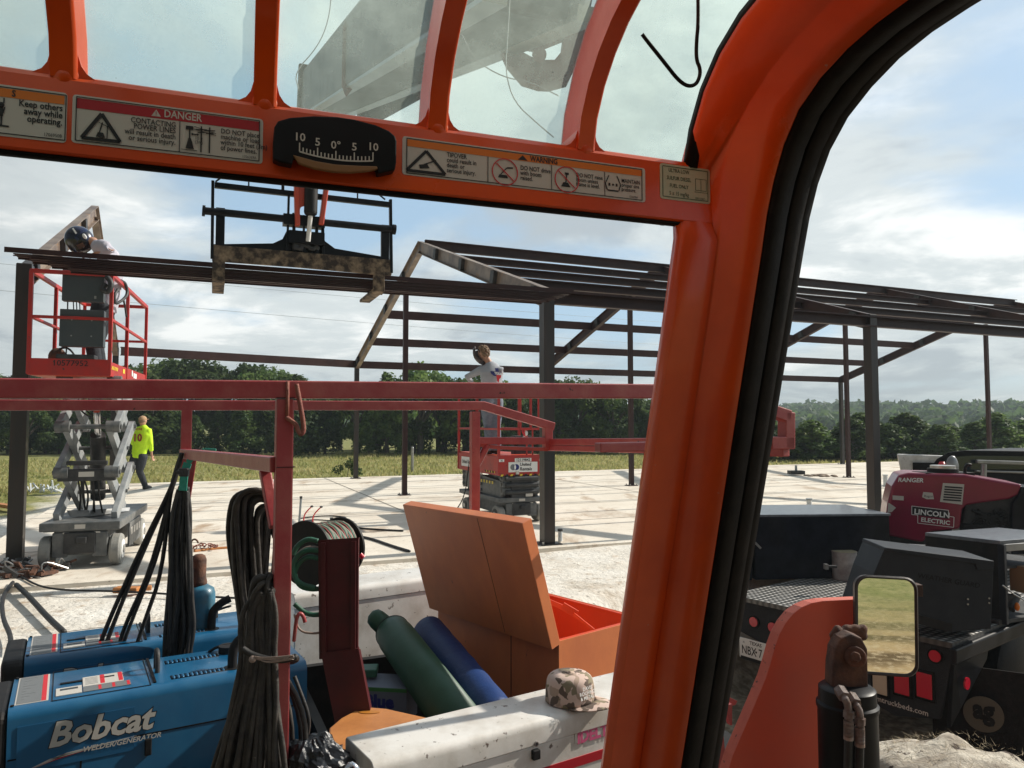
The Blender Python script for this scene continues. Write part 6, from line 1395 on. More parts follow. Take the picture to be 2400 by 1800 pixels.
# camouflage cap
def camomat():
    m, n, l, p = nodes('camouflage_cloth'); t = n.new('ShaderNodeTexCoord')
    def ns(s, o):
        mp = n.new('ShaderNodeMapping'); mp.inputs['Location'].default_value = (o, o, 0); l.new(t.outputs['Object'], mp.inputs[0]); q = n.new('ShaderNodeTexNoise'); q.inputs['Scale'].default_value = s; q.inputs['Detail'].default_value = 1.5; q.inputs['Distortion'].default_value = .4; l.new(mp.outputs[0], q.inputs[0]); return q.outputs[0]
    cur = None; base = (.62, .47, .40, 1)
    for s_, o_, th_, c_ in ((15, 0, .53, (.42, .31, .24, 1)), (19, 4, .56, (.13, .095, .075, 1)), (24, 9, .59, (.24, .20, .13, 1))):
        r = n.new('ShaderNodeMapRange'); r.inputs[1].default_value = th_; r.inputs[2].default_value = th_ + .012; l.new(ns(s_, o_), r.inputs[0]); mx = n.new('ShaderNodeMix'); mx.data_type = 'RGBA'
        if cur: l.new(cur, mx.inputs[6])
        else: mx.inputs[6].default_value = base
        mx.inputs[7].default_value = c_; l.new(r.outputs[0], mx.inputs[0]); cur = mx.outputs[2]
    l.new(cur, p.inputs['Base Color']); p.inputs['Roughness'].default_value = .9; return m
M['camo'] = camomat()
hc_ = G(1336, 1643, zt + .0); hd_ = V(.86, -.42, 0).normalized(); hs_ = Z.cross(hd_)
cp = thing('camouflage_cap', 'tan and brown camouflage cap lying on the front white toolbox', 'cap', hc_)
m = MB(); rows = []
for i in range(13):
    f_ = i / 12; zz = .112 * math.sin(f_ * math.pi / 2) ** .85; rd = .098 * (1 - f_ ** 3.2) ** .5 * (1.0 - .02 * f_)
    rows.append([hc_ + Z * (zz + .004) + hd_ * (rd * 1.03 * math.cos(a)) + hs_ * (rd * math.sin(a)) for a in [2 * math.pi * j / 32 for j in range(32)]])
m.grid(rows, close=True); cw = m.build('crown', 'camo', cp, smooth=True, solid=.003)
m = MB(); rows = []
for i in range(9):
    f_ = i / 8; r_ = .094 + .078 * f_; rows.append([hc_ + hd_ * (r_ * math.cos(a) * (1 + .0 * f_) + .01) + hs_ * (min(1, (r_ / .094) ** .0) * .094 * (1 + .06 * f_) * math.sin(a)) + Z * (.012 - .010 * math.sin(a) ** 2 - .004 * f_) for a in [R(-78 + 156 * j / 20) for j in range(21)]])
m.grid(rows); m.build('brim', 'camo', cp, smooth=True, solid=.004)
m = MB(); m.ell(hc_ + Z * .116, .007, .007, .005); m.build('button', 'camo', cw, smooth=True)
toC = (CAM - hc_); toC.z = 0; toC.normalize(); ta = (hd_ * .86 + toC * .52).normalized(); tx_ = Z.cross(ta)
m = MB()
for i, s2 in enumerate(('DAVIS', 'ROOFING', '& METAL')): m.text(s2, .019, hc_ + ta * (.1015 - i * -.0) + Z * (.072 - .018 * i) + tx_ * -.0, tx_, (Z - ta * .18), align='CENTER', bold=.02)
m.build('embroidery', 'whitep', cw)

# ---------------------------------------------------------------- orange job box with open lid
zo = .40
c1 = G(1310, 1503, zo); c0 = G(1027, 1412, zo); Yb = (c0 - c1).normalized(); Xb = Yb.cross(Z); Xb = -Xb if Xb.x < 0 else Xb; Lb = (c0 - c1).length; Wb = .72; Hb = .50
jb = thing('job_box', 'orange steel job box standing open with its lid tipped up towards the left', 'job box', c1 + Yb * Lb / 2 + Xb * Wb / 2 - Z * Hb)
def J(x, y, z): return c1 + Xb * x + Yb * y + Z * z
m = MB(); th = .006
m.box(J(th / 2, Lb / 2, -Hb / 2), th, Lb, Hb, (Xb, Yb, Z)); m.box(J(Wb - th / 2, Lb / 2, -Hb / 2), th, Lb, Hb, (Xb, Yb, Z)); m.box(J(Wb / 2, th / 2, -Hb / 2), Wb - 2 * th, th, Hb, (Xb, Yb, Z)); m.box(J(Wb / 2, Lb - th / 2, -Hb / 2), Wb - 2 * th, th, Hb, (Xb, Yb, Z)); m.box(J(Wb / 2, Lb / 2, -Hb + .01), Wb - .02, Lb - .02, .01, (Xb, Yb, Z))
bx_ = m.build('box_shell', 'obox', jb)
m = MB(); m.box(J(Wb / 2, .018, -.004), Wb, .03, .006, (Xb, Yb, Z)); m.box(J(Wb - .018, Lb / 2, -.005), .03, Lb, .006, (Xb, Yb, Z)); m.box(J(Wb / 2, .034, -.03), Wb - .02, .004, .05, (Xb, Yb, Z)); m.box(J(Wb - .01, Lb / 2, -.25), .004, Lb - .02, .48, (Xb, Yb, Z)); m.box(J(Wb / 2, Lb - .012, -.25), Wb - .02, .004, .48, (Xb, Yb, Z)); m.build('inner_rim', 'oboxin', jb)
for yy in (.2, .8): m = MB(); m.cyl(J(-.006, Lb * yy - .05, -.012), J(-.006, Lb * yy + .05, -.012), .007, 10); m.build('hinge', 'rust', jb, smooth=True, auto=40)
m = MB(); yv = .35 * Lb; m.box(J(-.0008, yv, -.26), .0016, .005, .48, (Xb, Yb, Z)); m.build('corner_seam', 'rackd', bx_)
lc = [(924, 1158), (1243, 1205), (1307, 1504), (1000, 1403)]
# lid: flat pan, hinge along the left top edge
la = J(0, .0, -.01); lb_ = J(0, Lb, -.01); up_ = (Z * math.cos(R(17)) - Xb * math.sin(R(17))).normalized(); nl = up_.cross(Yb).normalized(); nl = -nl if nl.dot(Xb) > 0 else nl   # nl faces the viewer side
m = MB(); h = .70
m.box((la + lb_) / 2 + up_ * h / 2 + nl * .062, .004, Lb + .02, h, (nl, Yb, up_))
m.box(la - Yb * .008 + up_ * h / 2 + nl * .03, .064, .004, h, (nl, Yb, up_)); m.box(lb_ + Yb * .008 + up_ * h / 2 + nl * .03, .064, .004, h, (nl, Yb, up_)); m.box((la + lb_) / 2 + up_ * h + nl * .03, .064, Lb + .02, .004, (nl, Yb, up_)); m.box((la + lb_) / 2 + nl * .03, .064, Lb + .02, .004, (nl, Yb, up_))
li = m.build('lid', 'obox', jb, bevel=.002)
m = MB(); m.box(la.lerp(lb_, .33) + up_ * h / 2 + nl * .0650, .001, .0022, h - .02, (nl, Yb, up_)); m.build('lid_seam', 'rust', li)
m = MB(); a, b, c = la + up_ * .10 + Yb * .16 + Xb * .02, D(1330, 1433, 4.35), D(1385, 1470, 4.2); a = D(1275, 1405, 4.4)
m.beam(a, D(1322, 1425, 4.35), .006, .03); m.beam(D(1318, 1420, 4.34), D(1352, 1440, 4.32), .01, .045); m.beam(D(1345, 1440, 4.31), D(1392, 1478, 4.2), .006, .022); m.build('lid_stay', 'oboxin', jb)

# ---------------------------------------------------------------- cylinders, tarp, boxes, bag in the bed
a, b = D(925, 1488, 4.15), D(1105, 1735, 3.15); ax = (b - a).normalized()
t = thing('gas_cylinder', 'long green gas cylinder leaning in the truck bed beside a blue roll', 'gas cylinder', b)
m = MB(); r = .102; m.loft([a - ax * .10, a - ax * .075, a - ax * .03, a + ax * .04, b], [.05, .075, .096, r, r], ref=(0, 0, 1), n=36); m.build('cylinder', 'green', t, smooth=True)
m = MB(); m.loft([D(912, 1474, 4.2), D(900, 1466, 4.2), D(884, 1452, 4.2), D(874, 1443, 4.2), D(868, 1438, 4.2)], [.066, .056, .054, .046, .02], ref=(0, 0, 1), n=22); m.build('valve_cap', 'green', t, smooth=True)
m = MB(); m.loft([a - ax * .045, a - ax * .035], [.092, .0985], ref=(0, 0, 1), n=30); m.build('neck_collar', 'dark', t, smooth=True)
a, b = D(1004, 1488, 4.35), D(1172, 1700, 3.45); ax = (b - a).normalized(); m = MB(); pts = [a.lerp(b, i / 16) for i in range(17)]
m.loft([a - ax * .07, a - ax * .04] + pts, [(.04, .04), (.085, .08)] + [(.112 + .008 * noise.noise(V(i * .9, 2, 0)), .10 + .008 * noise.noise(V(i * .8, 7, 0))) for i in range(17)], ref=(0, 0, 1), n=30)
tag(m.build('rolled_tarp', mat('tarp_blue', (.003, .030, .135), .55, col2=(.004, .038, .16), scale=8, bump=.25), smooth=True), 'dark blue rolled tarp lying between the green cylinder and the orange job box', 'tarp')
t = thing('soap_box', 'blue and white printed carton under the green cylinder', 'carton', D(905, 1680, 3.75))
bx0 = D(905, 1640, 3.8); m = MB(); m.box(bx0, .27, .2, .19, (*frame(-8), Z)); cb2 = m.build('carton', 'screen', t, bevel=.003)
fx, fy = frame(-8); m = MB(); m.text('Blue', .085, bx0 - fy * .1015 - fx * .08 + Z * .0, fx, Z, bold=.05); m.box(bx0 - fy * .101 - Z * .06, .27, .002, .06, (fx, fy, Z)); m.build('lettering', 'bluep', cb2)
m = MB(); m.box(bx0 + Z * .085 - fy * .101, .27, .002, .018, (fx, fy, Z)); m.build('green_band', 'darkgreen', cb2)
m = MB(); c = D(862, 1572, 3.85); m.box(c, .10, .1, .04, (*frame(5), Z)); m.box(c + V(.01, 0, -.05), .16, .12, .03, (*frame(-15), Z)); m.box(c + V(.0, .0, -.08), .2, .14, .02, (*frame(-5), Z)); tag(m.build('green_tray', 'hose', bevel=.006), 'small teal plastic tray on the carton beside the green cylinder', 'tray')
m = MB(); zc = .33; m.prism([G(x, y, zc) for x, y in ((772, 1706), (800, 1682), (838, 1662), (868, 1657), (905, 1660), (1040, 1690), (1060, 1760), (860, 1800), (770, 1760))], Z * -.04)
tc = m.build('plastic_case', 'case', None, bevel=.006); tag(tc, 'tan orange plastic case lid with an oval grip behind the front white toolbox', 'case')
m = MB(); q0 = G(866, 1669, zc + .001); m.loft([q0, q0 + Z * .0015], [(.045, .018), (.045, .018)], ref=(1, 0, 0), n=20); m.build('grip_hole', mat('case_hole', (.45, .17, .02), .5), tc)
# black bag
m = MB(); c = D(738, 1812, 2.66); rows = []
for i in range(26):
    th_ = math.pi * i / 25; rw_ = []
    for j in range(44):
        ph = 2 * math.pi * j / 44; d_ = V(math.sin(th_) * math.cos(ph), math.sin(th_) * math.sin(ph), math.cos(th_)); k = 1 + .26 * noise.noise(d_ * 2.2 + V(4, 1, 0)) + .16 * abs(noise.noise(d_ * 4.5)) + .10 * abs(noise.noise(d_ * 9))
        rw_.append(c + V(d_.x * .135, d_.y * .12, d_.z * .12) * k)
    rows.append(rw_)
m.grid(rows, close=True); tag(m.build('plastic_bag', 'bag', smooth=False), 'crumpled black plastic bag at the left end of the front white toolbox', 'bag')
m = MB(); c = D(822, 1800, 2.35); m.tube([c + V(-.02, 0, -.1), c + V(-.015, 0, -.02), c + V(0, 0, .012), c + V(.02, 0, -.01), c + V(.028, 0, -.1)], .014, 14, smooth=2); tag(m.build('chrome_handle', 'chrome', smooth=True), 'shiny chrome handle at the end of the front white toolbox', 'handle')
# ================================================================ BLACK FLATBED TRUCK ON THE RIGHT
zd = -.10
KC = G(2232, 1508, zd); e2 = (G(2400, 1470, zd) - KC).normalized(); e2 = V(.80, .60, 0); e1 = V(-.60, .80, 0)
def Q(u, v, z): return KC + e1 * u + e2 * v + Z * (z - 0)
KC.z = 0
ft_ = thing('flatbed_truck', 'black flatbed truck with red tail lights and a tread plate deck, seen from behind', 'truck', Q(.95, 2.4, GZ))
def treadmat():
    m, n, l, p = nodes('tread_plate'); t = n.new('ShaderNodeTexCoord'); mp = n.new('ShaderNodeMapping'); mp.inputs['Rotation'].default_value = (0, 0, R(-37)); l.new(t.outputs['Object'], mp.inputs[0])
    w1 = n.new('ShaderNodeTexWave'); w1.inputs['Scale'].default_value = 5; w1.bands_direction = 'X'; l.new(mp.outputs[0], w1.inputs[0]); w2 = n.new('ShaderNodeTexWave'); w2.inputs['Scale'].default_value = 5; w2.bands_direction = 'Y'; l.new(mp.outputs[0], w2.inputs[0])
    mu = n.new('ShaderNodeMath'); mu.operation = 'MULTIPLY'; l.new(w1.outputs[1], mu.inputs[0]); l.new(w2.outputs[1], mu.inputs[1])
    bp = n.new('ShaderNodeBump'); bp.inputs['Strength'].default_value = .9; bp.inputs['Distance'].default_value = .01; l.new(mu.outputs[0], bp.inputs['Height']); l.new(bp.outputs[0], p.inputs['Normal'])
    mx = n.new('ShaderNodeMix'); mx.data_type = 'RGBA'; mx.inputs[6].default_value = (.06, .06, .058, 1); mx.inputs[7].default_value = (.62, .60, .57, 1); l.new(mu.outputs[0], mx.inputs[0]); l.new(mx.outputs[2], p.inputs['Base Color'])
    p.inputs['Roughness'].default_value = .45; p.inputs['Metallic'].default_value = .3; return m
LD = 4.2; WD = 2.0
m = MB(); m.box(Q(WD / 2, LD / 2, zd - .02), WD, LD, .04, (e1, e2, Z)); m.build('deck', treadmat(), ft_)
m = MB(); m.box(Q(-.02, LD / 2, zd - .085), .05, LD + .1, .12, (e1, e2, Z)); m.build('side_rail', 'black', ft_, bevel=.015)
N1 = -e2
def TP(x, y, o=0): return PL(x, y, Q(0, o, 0), e2)
# tail panel
m = MB(); m.prism([Q(0, .03, zd - .045), Q(WD, .03, zd - .045), Q(WD, .03, -.42), Q(1.2, .03, -.60), Q(.45, .03, -.78), Q(.12, .03, -.70)], e2 * .04); tpn = m.build('tail_panel', mat('textured_black', (.010, .010, .012), .6, col2=(.02, .02, .022), scale=20, bump=.8, bscale=160), ft_, bevel=.004)
def rlight(x, y, r, name='round_light', mt='taillight'):
    c = TP(x, y, .03); m = MB(); m.cyl(c - e2 * .012, c + e2 * .005, r * 1.3, 28); b = m.build('light_bezel', 'rubber', tpn, smooth=True, auto=40); m = MB(); m.cyl(c - e2 * .018, c - e2 * .012, r, 28); m.build(name, mt, b, smooth=True, auto=40)
rlight(2193, 1537, .044); rlight(1724, 1448, .044); rlight(1768, 1457, .044); rlight(1812, 1470, .044)
for x, y, mt in ((2064, 1598, 'amber'), (2115, 1598, 'taillight'), (2168, 1606, 'taillight')):
    c = TP(x, y, .03); m = MB(); m.box(c - e2 * .006, .155, .012, .235, (e1, e2, Z)); b = m.build('light_bezel', 'rubber', tpn, bevel=.03, seg=4); m = MB(); m.box(c - e2 * .014, .115, .010, .19, (e1, e2, Z)); m.build('square_light', mt, b, bevel=.02, seg=4)
m = MB(); m.text('..mtruckbeds.com', .060, TP(2046, 1640, .026), -e1, Z, bold=.01); m.build('lettering', 'decal', tpn)
# licence plate
c = TP(1772, 1526, .0); m = MB(); m.box(c, .36, .01, .185, (e1, e2, Z)); pl = m.build('licence_plate', 'whitep', tpn, bevel=.004)
m = MB(); m.text('TEXAS', .044, c - e2 * .0065 + Z * .048, -e1, Z, align='CENTER', bold=.02); m.text('NBX 7', .11, c - e2 * .0065 - Z * .050 + e1 * .155, -e1, Z, bold=.01, sx=.72); m.ell(c - e2 * .0065 + e1 * -.005 - Z * .01, .010, .001, .010, 8, 6, (e1, e2, Z)); m.text('*', .05, c - e2 * .0065 + e1 * .14 + Z * .03, -e1, Z); m.build('lettering', 'ink', pl)
m = MB(); m.box(c + Z * -.09, .33, .014, .03, (e1, e2, Z)); m.build('plate_frame', 'blackm', pl)
# side wing, mudflap
m = MB(); m.prism([Q(.0, .03, zd - .14), Q(-.02, .6, zd - .14), Q(-.02, .55, zd - .22), Q(.02, .16, -.62), Q(.06, .07, -.76)], e1 * .03); wg = m.build('corner_wing', 'black', ft_, bevel=.004)
c = Q(-.022, .16, -.42); m = MB(); m.cyl(c, c - e1 * .012, .045, 24); m.build('side_marker', 'taillight', wg, smooth=True, auto=40)
fc = D(2312, 1690, 5.9); m = MB(); m.box(fc + e2 * .02, .75, .012, .80, (V(.88, -.47, 0).normalized(), V(.47, .88, 0).normalized(), Z)); mf = m.build('mud_flap', 'rubber', ft_)
fxx, fyy = V(.88, -.47, 0).normalized(), V(.47, .88, 0).normalized()
m = MB(); cc = D(2305, 1674, 5.85); m.loft([cc - fyy * .0, cc - fyy * .004], [.135, .135], ref=fxx, n=40); m.build('emblem_disc', mat('emblem', (.10, .085, .06), .6), mf)
m = MB(); m.text('ag', .20, cc - fyy * .008 - Z * .03, fxx, Z, align='CENTER', bold=.05, sx=.8); m.build('emblem_letters', 'rubber', mf)
m = MB(); m.box(Q(1.0, 2.3, -.38), .9, 3.6, .22, (e1, e2, Z)); m.box(Q(1.0, .1, -.62), .14, .5, .12, (e1, e2, Z)); m.build('chassis_frame', 'dark', ft_)
for u in (.22, 1.78):
    for v in (1.5, 5.2):
        m = MB(); q_ = Q(u, v, GZ + .40); m.loft([q_ - e1 * .13, q_ - e1 * .1, q_ + e1 * .1, q_ + e1 * .13], [.36, .40, .40, .36], ref=(0, 0, 1), n=32); m.build('wheel', 'rubber', ft_, smooth=True, auto=40)
# truck cab and headache rack
dc = 10.0
def cabp(x, y, o=0): return D(x, y, dc + o)
m = MB(); pr = [(2170, 1120), (2178, 1098), (2195, 1075), (2222, 1060), (2262, 1055), (2420, 1057), (2560, 1062), (2640, 1120), (2640, 1300), (2170, 1300)]
m.prism([cabp(x, y) for x, y in pr][::-1], e2 * .05); m.prism([cabp(x, y, .15) for x, y in pr][::-1], e2 * 1.6); m.build('cab', 'black', ft_, bevel=.04)
m = MB(); m.prism([cabp(x, y, -.03) for x, y in ((2186, 1118), (2196, 1090), (2222, 1072), (2275, 1068), (2420, 1070), (2420, 1100), (2290, 1100), (2280, 1118))][::-1], e2 * .02); m.build('rear_window', mat('dark_glass', (.02, .03, .035), .08, spec=.8), ft_)
m = MB(); m.beam(cabp(2288, 1082, -.08), cabp(2420, 1086, -.08), .05, .05); m.beam(cabp(2286, 1104, -.08), cabp(2420, 1108, -.08), .05, .03); m.build('headache_rack', 'galv', ft_, bevel=.01)
m = MB(); m.cyl(cabp(2305, 1128, -.2), cabp(2306, 1088, -.2), .035); m.build('stack_pipe', 'galv', ft_, smooth=True, auto=40)
m = MB(); m.ell(cabp(2232, 1096, -.1), .09, .03, .16); m.build('seat_headrest', 'galv', ft_, smooth=True)
m = MB(); m.loft([cabp(2208, 1105, -.05), cabp(2208, 1082, -.05)], [.09, .03]); m.build('red_cone', 'redline', ft_, smooth=True)

# white vehicle door standing open beyond
t = thing('open_vehicle_door', 'white vehicle door standing open beyond the red welder', 'vehicle door', D(2160, 1125, 12.0))
m = MB(); m.prism([D(x, y, 12.0) for x, y in ((2102, 1064), (2270, 1070), (2270, 1200), (2118, 1200), (2112, 1110))][::-1], V(.05, .10, 0)); dr = m.build('door_panel', 'white', t, bevel=.02)
m = MB(); m.prism([D(x, y, 11.97) for x, y in ((2140, 1084), (2258, 1086), (2258, 1112), (2140, 1110))][::-1], V(0, .02, 0)); m.build('window', 'rubber', dr, bevel=.015)

# ---------------------------------------------------------------- load on the flatbed
# big black toolbox
fA, fB = D(1768, 1212, 7.9), D(2084, 1209, 8.05); X_ = (fB - fA); X_.z = 0; Lx = X_.length; X_.normalize(); Y_ = Z.cross(X_); zt_ = fA.z
t = thing('black_toolbox', 'wide black steel toolbox with a worn front at the far side of the flatbed', 'toolbox', fA + X_ * Lx / 2 - Z * (zt_ - zd))
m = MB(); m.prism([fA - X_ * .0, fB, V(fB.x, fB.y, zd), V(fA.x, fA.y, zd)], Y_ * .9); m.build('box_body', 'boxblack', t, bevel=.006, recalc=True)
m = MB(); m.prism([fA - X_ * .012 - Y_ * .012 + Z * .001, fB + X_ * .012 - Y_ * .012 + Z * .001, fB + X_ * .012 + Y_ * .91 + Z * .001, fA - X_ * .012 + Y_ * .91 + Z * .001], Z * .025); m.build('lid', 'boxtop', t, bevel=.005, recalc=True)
m = MB(); q_ = D(1760, 1212, 7.85); m.prism([q_, q_ - Z * (zt_ - zd), q_ - Z * (zt_ - zd) - X_ * .22, q_ - X_ * .22], Y_ * .8); m.beam(D(1758, 1260, 7.8), D(1783, 1285, 7.8), .02, .02, mi=1); m.build('side_box', ['boxblack', 'galv'], t)
m = MB(); c = D(1948, 1328, 7.3); m.box(c, .10, .04, .02); m.box(c - V(.05, 0, 0), .03, .05, .05, mi=1); m.build('latch', ['dark', 'galv'], t)
# can
c = G(1980, 1357, zd); t = thing('paint_can', 'dented silver pail standing in front of the black toolbox', 'pail', c)
m = MB(); m.loft([c, c + Z * .01, c + Z * .28, c + Z * .292], [.118, .122, .124, .129], n=32); m.build('can', mat('worn_tin', (.30, .27, .27), .45, metal=.4, col2=(.5, .47, .46), scale=9, spots=(.2, .06, .06), sscale=12, sth=.72, bump=.5, bscale=9), t, smooth=True, auto=40)
m = MB(); m.cyl(c + Z * .292, c + Z * .296, .122, 28); m.build('lid', mat('pail_lid', (.35, .30, .2), .6), t)
# silver wrapped thing with a black ring
c = D(2030, 1345, 6.9); t = thing('foil_funnel', 'shiny foil cone with a black ring beside the silver pail', 'funnel', c)
m = MB(); m.prism([D(2010, 1352, 6.9), D(2050, 1338, 6.9), D(2042, 1322, 6.9), D(2030, 1312, 6.9), D(2014, 1330, 6.9)][::-1], V(.02, .1, .02)); m.build('foil', 'silver', t, bevel=.01)
m = MB(); pts = [D(2032, 1338, 7.05) + V(.115 * math.cos(a), 0, .13 * math.sin(a)) for a in [2 * math.pi * i / 24 for i in range(25)]]; m.tube(pts, .014, 8); m.build('ring', 'rubber', t, smooth=True)
m = MB(); m.tube([D(2012, 1400, 6.75), D(2010, 1372, 6.8), D(2022, 1357, 6.85), D(2048, 1352, 6.85)], .03, 10, smooth=2); m.build('spout', 'rubber', t, smooth=True)

# red welder
dl = 8.55
t = thing('engine_welder', 'dark red engine welder with white maker lettering on the black flatbed', 'welder', D(2250, 1290, dl))
ob = [(2080, 1180), (2083, 1160), (2098, 1128), (2108, 1112), (2130, 1108), (2260, 1112), (2380, 1134), (2372, 1160), (2340, 1172), (2290, 1182), (2262, 1186), (2254, 1200), (2245, 1242), (2180, 1246), (2165, 1272), (2086, 1258), (2080, 1210)]
xl = V(.93, -.36, 0).normalized(); yl = V(.36, .93, 0)
lp = D(2080, 1180, dl)
def LW(x, y, o=0): return PL(x, y, lp + yl * o, yl)
m = MB(); m.prism([LW(x, y) for x, y in ((2080, 1180), (2090, 1140), (2106, 1113), (2130, 1108), (2262, 1112), (2398, 1136), (2386, 1160), (2366, 1170), (2290, 1180), (2266, 1184), (2256, 1194), (2250, 1240), (2180, 1246), (2164, 1272), (2082, 1256), (2076, 1210))][::-1], yl * .62); hb = m.build('hood', 'lincoln', t, bevel=.03, seg=3)
m = MB(); m.prism([LW(x, y, .06) for x, y in ((2262, 1180), (2390, 1150), (2470, 1150), (2470, 1290), (2245, 1290))][::-1], yl * .5); m.build('engine', 'dark', t, bevel=.02)
m = MB(); m.prism([LW(x, y, .0) for x, y in ((2392, 1140), (2480, 1150), (2480, 1300), (2370, 1300), (2372, 1180), (2388, 1160))][::-1], yl * .6); m.build('end_panel', 'boxblack', t, bevel=.015)
m = MB(); rnd = random.Random(2)
for k in range(12): m.tube([LW(rnd.uniform(2262, 2370), rnd.uniform(1190, 1250), .03) for _ in range(4)], .012, 6, smooth=2)
m.box(LW(2310, 1240, .04), .5, .04, .1, (xl, yl, Z)); m.build('engine_lines', 'blackm', t, smooth=True)
m = MB(); m.box(LW(2160, 1262, .3), .95, .5, .07, (xl, yl, Z)); m.build('base', 'dark', t, bevel=.01)
def ltx(s_, x, y, size, mt, bold=.02, shear=0, o=-.004, sx=1): m = MB(); m.text(s_, size, LW(x, y, o), xl, Z, bold=bold, shear=shear, sx=sx); m.build('lettering', mt, hb)
ltx('RANGER', 2104, 1129, .066, 'whitep', .03, .2)
def tilt(x, y): return y
m = MB(); m.prism([LW(x, y, -.003) for x, y in ((2138, 1187), (2222, 1197), (2222, 1216), (2138, 1206))][::-1], yl * -.002); m.build('name_plate', 'ink', hb)
xd_ = (LW(2222, 1197) - LW(2138, 1187)).normalized(); yd_ = (Z - xd_ * Z.dot(xd_)).normalized()
m = MB(); m.text('LINCOLN', .082, LW(2142, 1204, -.007), xd_, yd_, bold=.03); m.text('ELECTRIC', .066, LW(2158, 1222, -.007), xd_, yd_, bold=.03)
def outline(pts, o=-.006):
    q = [LW(x, y, o) for x, y in pts] 
    for a, b in zip(q, q[1:] + q[:1]): m.beam(a, b, .003, .006, up=Z if abs((b - a).z) < abs((b - a).x) else xl)
outline([(2137, 1186), (2223, 1196), (2223, 1210), (2236, 1212), (2235, 1236), (2151, 1226), (2151, 1207), (2137, 1206)]); m.build('lettering', 'whitep', hb)
m = MB(); m.prism([LW(x, y, -.003) for x, y in ((2082, 1178), (2092, 1184), (2100, 1190), (2090, 1200), (2080, 1202))][::-1], yl * -.002); m.build('sticker', 'decal', hb)
m = MB(); m.prism([LW(x, y, -.003) for x, y in ((2092, 1161), (2118, 1163), (2118, 1173), (2092, 1171))][::-1], yl * -.002); m.build('sticker', 'decal', hb)
m = MB(); m.prism([LW(x, y, -.003) for x, y in ((2164, 1153), (2186, 1155), (2189, 1170), (2172, 1170), (2161, 1165))][::-1], yl * -.002); m.build('sticker', 'decal', hb)
m = MB(); m.prism([LW(x, y, -.003) for x, y in ((2210, 1132), (2260, 1135), (2255, 1183), (2203, 1176))][::-1], yl * -.002); ds_ = m.build('label_sheet', 'decal', hb)
m = MB()
for k in range(6): y = 1139 + k * 6; m.prism([LW(2214 - k * .7, y, -.007), LW(2256 - k * .8, y + 3, -.007), LW(2256 - k * .8, y + 6.5, -.007), LW(2214 - k * .7, y + 3.5, -.007)][::-1], yl * -.001)
m.text('Ragon', .036, LW(2166, 1165, -.007), xl, Z); m.build('label_print', 'ink', ds_)
m = MB(); c = LW(2210, 1108, .25); m.cyl(c, c + Z * .05, .16, 24, mi=0); m.cyl(c + Z * .045, c + Z * .085, .13, 24, mi=1); m.box(c - V(0, 0, .005), .55, .3, .03, mi=0); m.build('fuel_cap', ['blackm', 'silver'], t, smooth=True, auto=40)
m = MB(); c = LW(2262, 1115, .2); m.tube([c - Z * .02, c + Z * .09, c + V(.03, 0, .13), c + V(.07, 0, .12)], .018, 8, smooth=2); m.build('handle', 'blackm', t, smooth=True)

# charcoal desk shaped toolbox
dg2 = 6.0
t = thing('charcoal_toolbox', 'charcoal toolbox with a sloping face behind the mirror on the flatbed', 'toolbox', D(2200, 1480, dg2))
g1 = D(2072, 1284, 6.35); xg = V(.995, -.10, 0).normalized(); ng = V(.10, .995, 0)
def GX(x, y, o=0): return PL(x, y, D(2330, 1320, 5.75) + ng * o, ng)
m = MB(); m.prism([GX(2232, 1482), GX(2323, 1474), GX(2329, 1336), GX(2290, 1318), GX(2074, 1284, .0), GX(2048, 1345), GX(2030, 1400), GX(2020, 1430), GX(2150, 1462), GX(2232, 1482)][:-1][::-1], ng * .45); m.build('box_body', 'boxgrey', t, bevel=.006, recalc=True)
m = MB(); m.prism([GX(2074, 1283, -.012), GX(2330, 1315, -.012), GX(2329, 1337, -.012), GX(2290, 1337, -.012), GX(2286, 1322, -.012), GX(2072, 1292, -.012)][::-1], ng * .47); m.build('lid', 'boxgrey', t, bevel=.006, recalc=True)
for x, y in ((2268, 1404), (2268, 1416), (2318, 1402), (2318, 1413)): c = GX(x, y, -.004); m = MB(); m.cyl(c, c - ng * .006, .007, 8); m.build('rivet', 'galv', t)
m = MB(); m.text('WEATHER GUARD', .055, GX(2150, 1354, -.003), (GX(2260, 1372) - GX(2140, 1352)), Z, bold=.01, shear=.2); m.build('embossed_lettering', 'black', t)
m = MB(); m.prism([GX(2150, 1440, -.01), GX(2232, 1462, -.01), GX(2232, 1484, -.01), GX(2150, 1462, -.01)][::-1], ng * .3); m.build('base_rail', 'blackm', t)

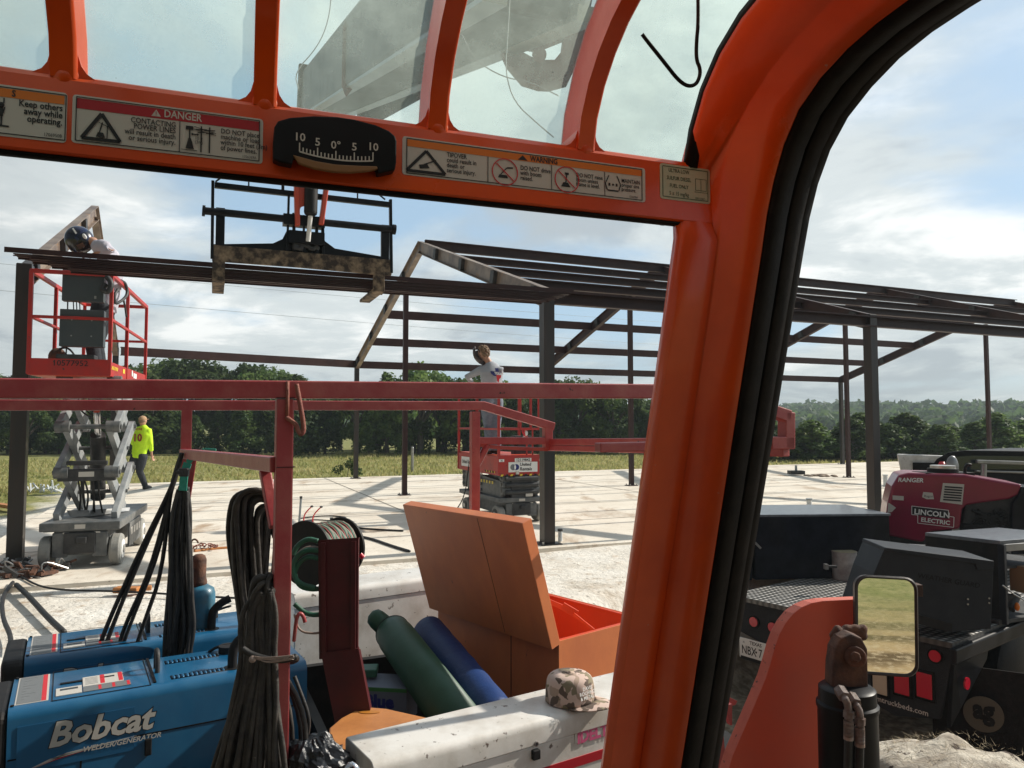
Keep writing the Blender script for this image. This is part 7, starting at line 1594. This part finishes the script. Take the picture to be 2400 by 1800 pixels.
# open black cabinet
dk = 6.1
t = thing('open_black_cabinet', 'open black cabinet with tools inside behind the charcoal toolbox', 'cabinet', D(2350, 1470, dk))
tA_, tB_, tC_ = G(2168, 1256, .55), G(2344, 1276, .55), G(2520, 1262, .55)
xk = (tB_ - tA_).normalized(); yk = (tC_ - tB_).normalized(); hk = .55 - zd
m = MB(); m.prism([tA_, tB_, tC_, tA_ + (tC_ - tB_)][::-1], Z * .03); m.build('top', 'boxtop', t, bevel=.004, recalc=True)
m = MB(); m.prism([tA_, tB_, tB_ - Z * hk, tA_ - Z * hk], yk * .02); m.build('side_wall', 'blackm', t, recalc=True)
m = MB(); m.beam(tB_ + yk * .02, tB_ + yk * .02 - Z * hk, .05, .05, up=xk); m.build('post', 'boxgrey', t, bevel=.004); m = MB(); m.beam(tB_ - Z * .03, tC_ - Z * .03, .03, .06); m.build('top_rail', 'galv', t, bevel=.004)
m = MB(); m.prism([tA_ + yk * .02, tA_ + (tC_ - tB_), tA_ + (tC_ - tB_) - Z * hk, tA_ + yk * .02 - Z * hk], xk * .02); m.box((tB_ + tC_) / 2 - xk * .4 - Z * (hk - .02), 1.0, .8, .03, (yk, xk, Z)); m.box((tB_ + tC_) / 2 - xk * .4 - Z * .22, 1.0, .6, .02, (yk, xk, Z)); m.build('shelf', 'dark', t)
inn = lambda x, y, d_: D(x, y, d_)
m = MB(); m.box(inn(2400, 1355, 6.4), .16, .14, .22, (*frame(20), Z)); tag(m.build('cardboard_box', 'cardboard', bevel=.004), 'brown cardboard box inside the open black cabinet', 'box')
t = thing('power_drill', 'black and yellow power tool lying inside the open black cabinet', 'power tool', inn(2375, 1430, 6.25))
m = MB(); m.cyl(inn(2368, 1428, 6.25), inn(2382, 1395, 6.3), .035); m.box(inn(2360, 1410, 6.3), .10, .08, .12); m.build('body', 'dark', t, smooth=True, auto=40); m = MB(); m.ell(inn(2384, 1422, 6.2), .02, .02, .035); m.build('yellow_grip', 'orangep', t, smooth=True)
m = MB(); m.tube([inn(2350, 1372, 6.1), inn(2375, 1392, 6.15), inn(2410, 1412, 6.2)], .006, 6); tag(m.build('thin_rod', 'galv'), 'thin metal rod leaning inside the open black cabinet', 'rod')
# ================================================================ HAZE
m = MB(); m.box(V(0, 300, 10.5), 1600, 900, 27)
hz = bpy.data.materials.new('haze'); hz.use_nodes = True; hn = hz.node_tree.nodes; hn.remove(hn['Principled BSDF'])
pv = hn.new('ShaderNodeVolumePrincipled'); pv.inputs['Color'].default_value = (.58, .68, .74, 1); pv.inputs['Density'].default_value = .0012; pv.inputs['Anisotropy'].default_value = .1
hz.node_tree.links.new(pv.outputs[0], hn['Material Output'].inputs['Volume'])
o = m.build('haze', hz); tag(o, kind='stuff')
o.location = (0, 0, 0)
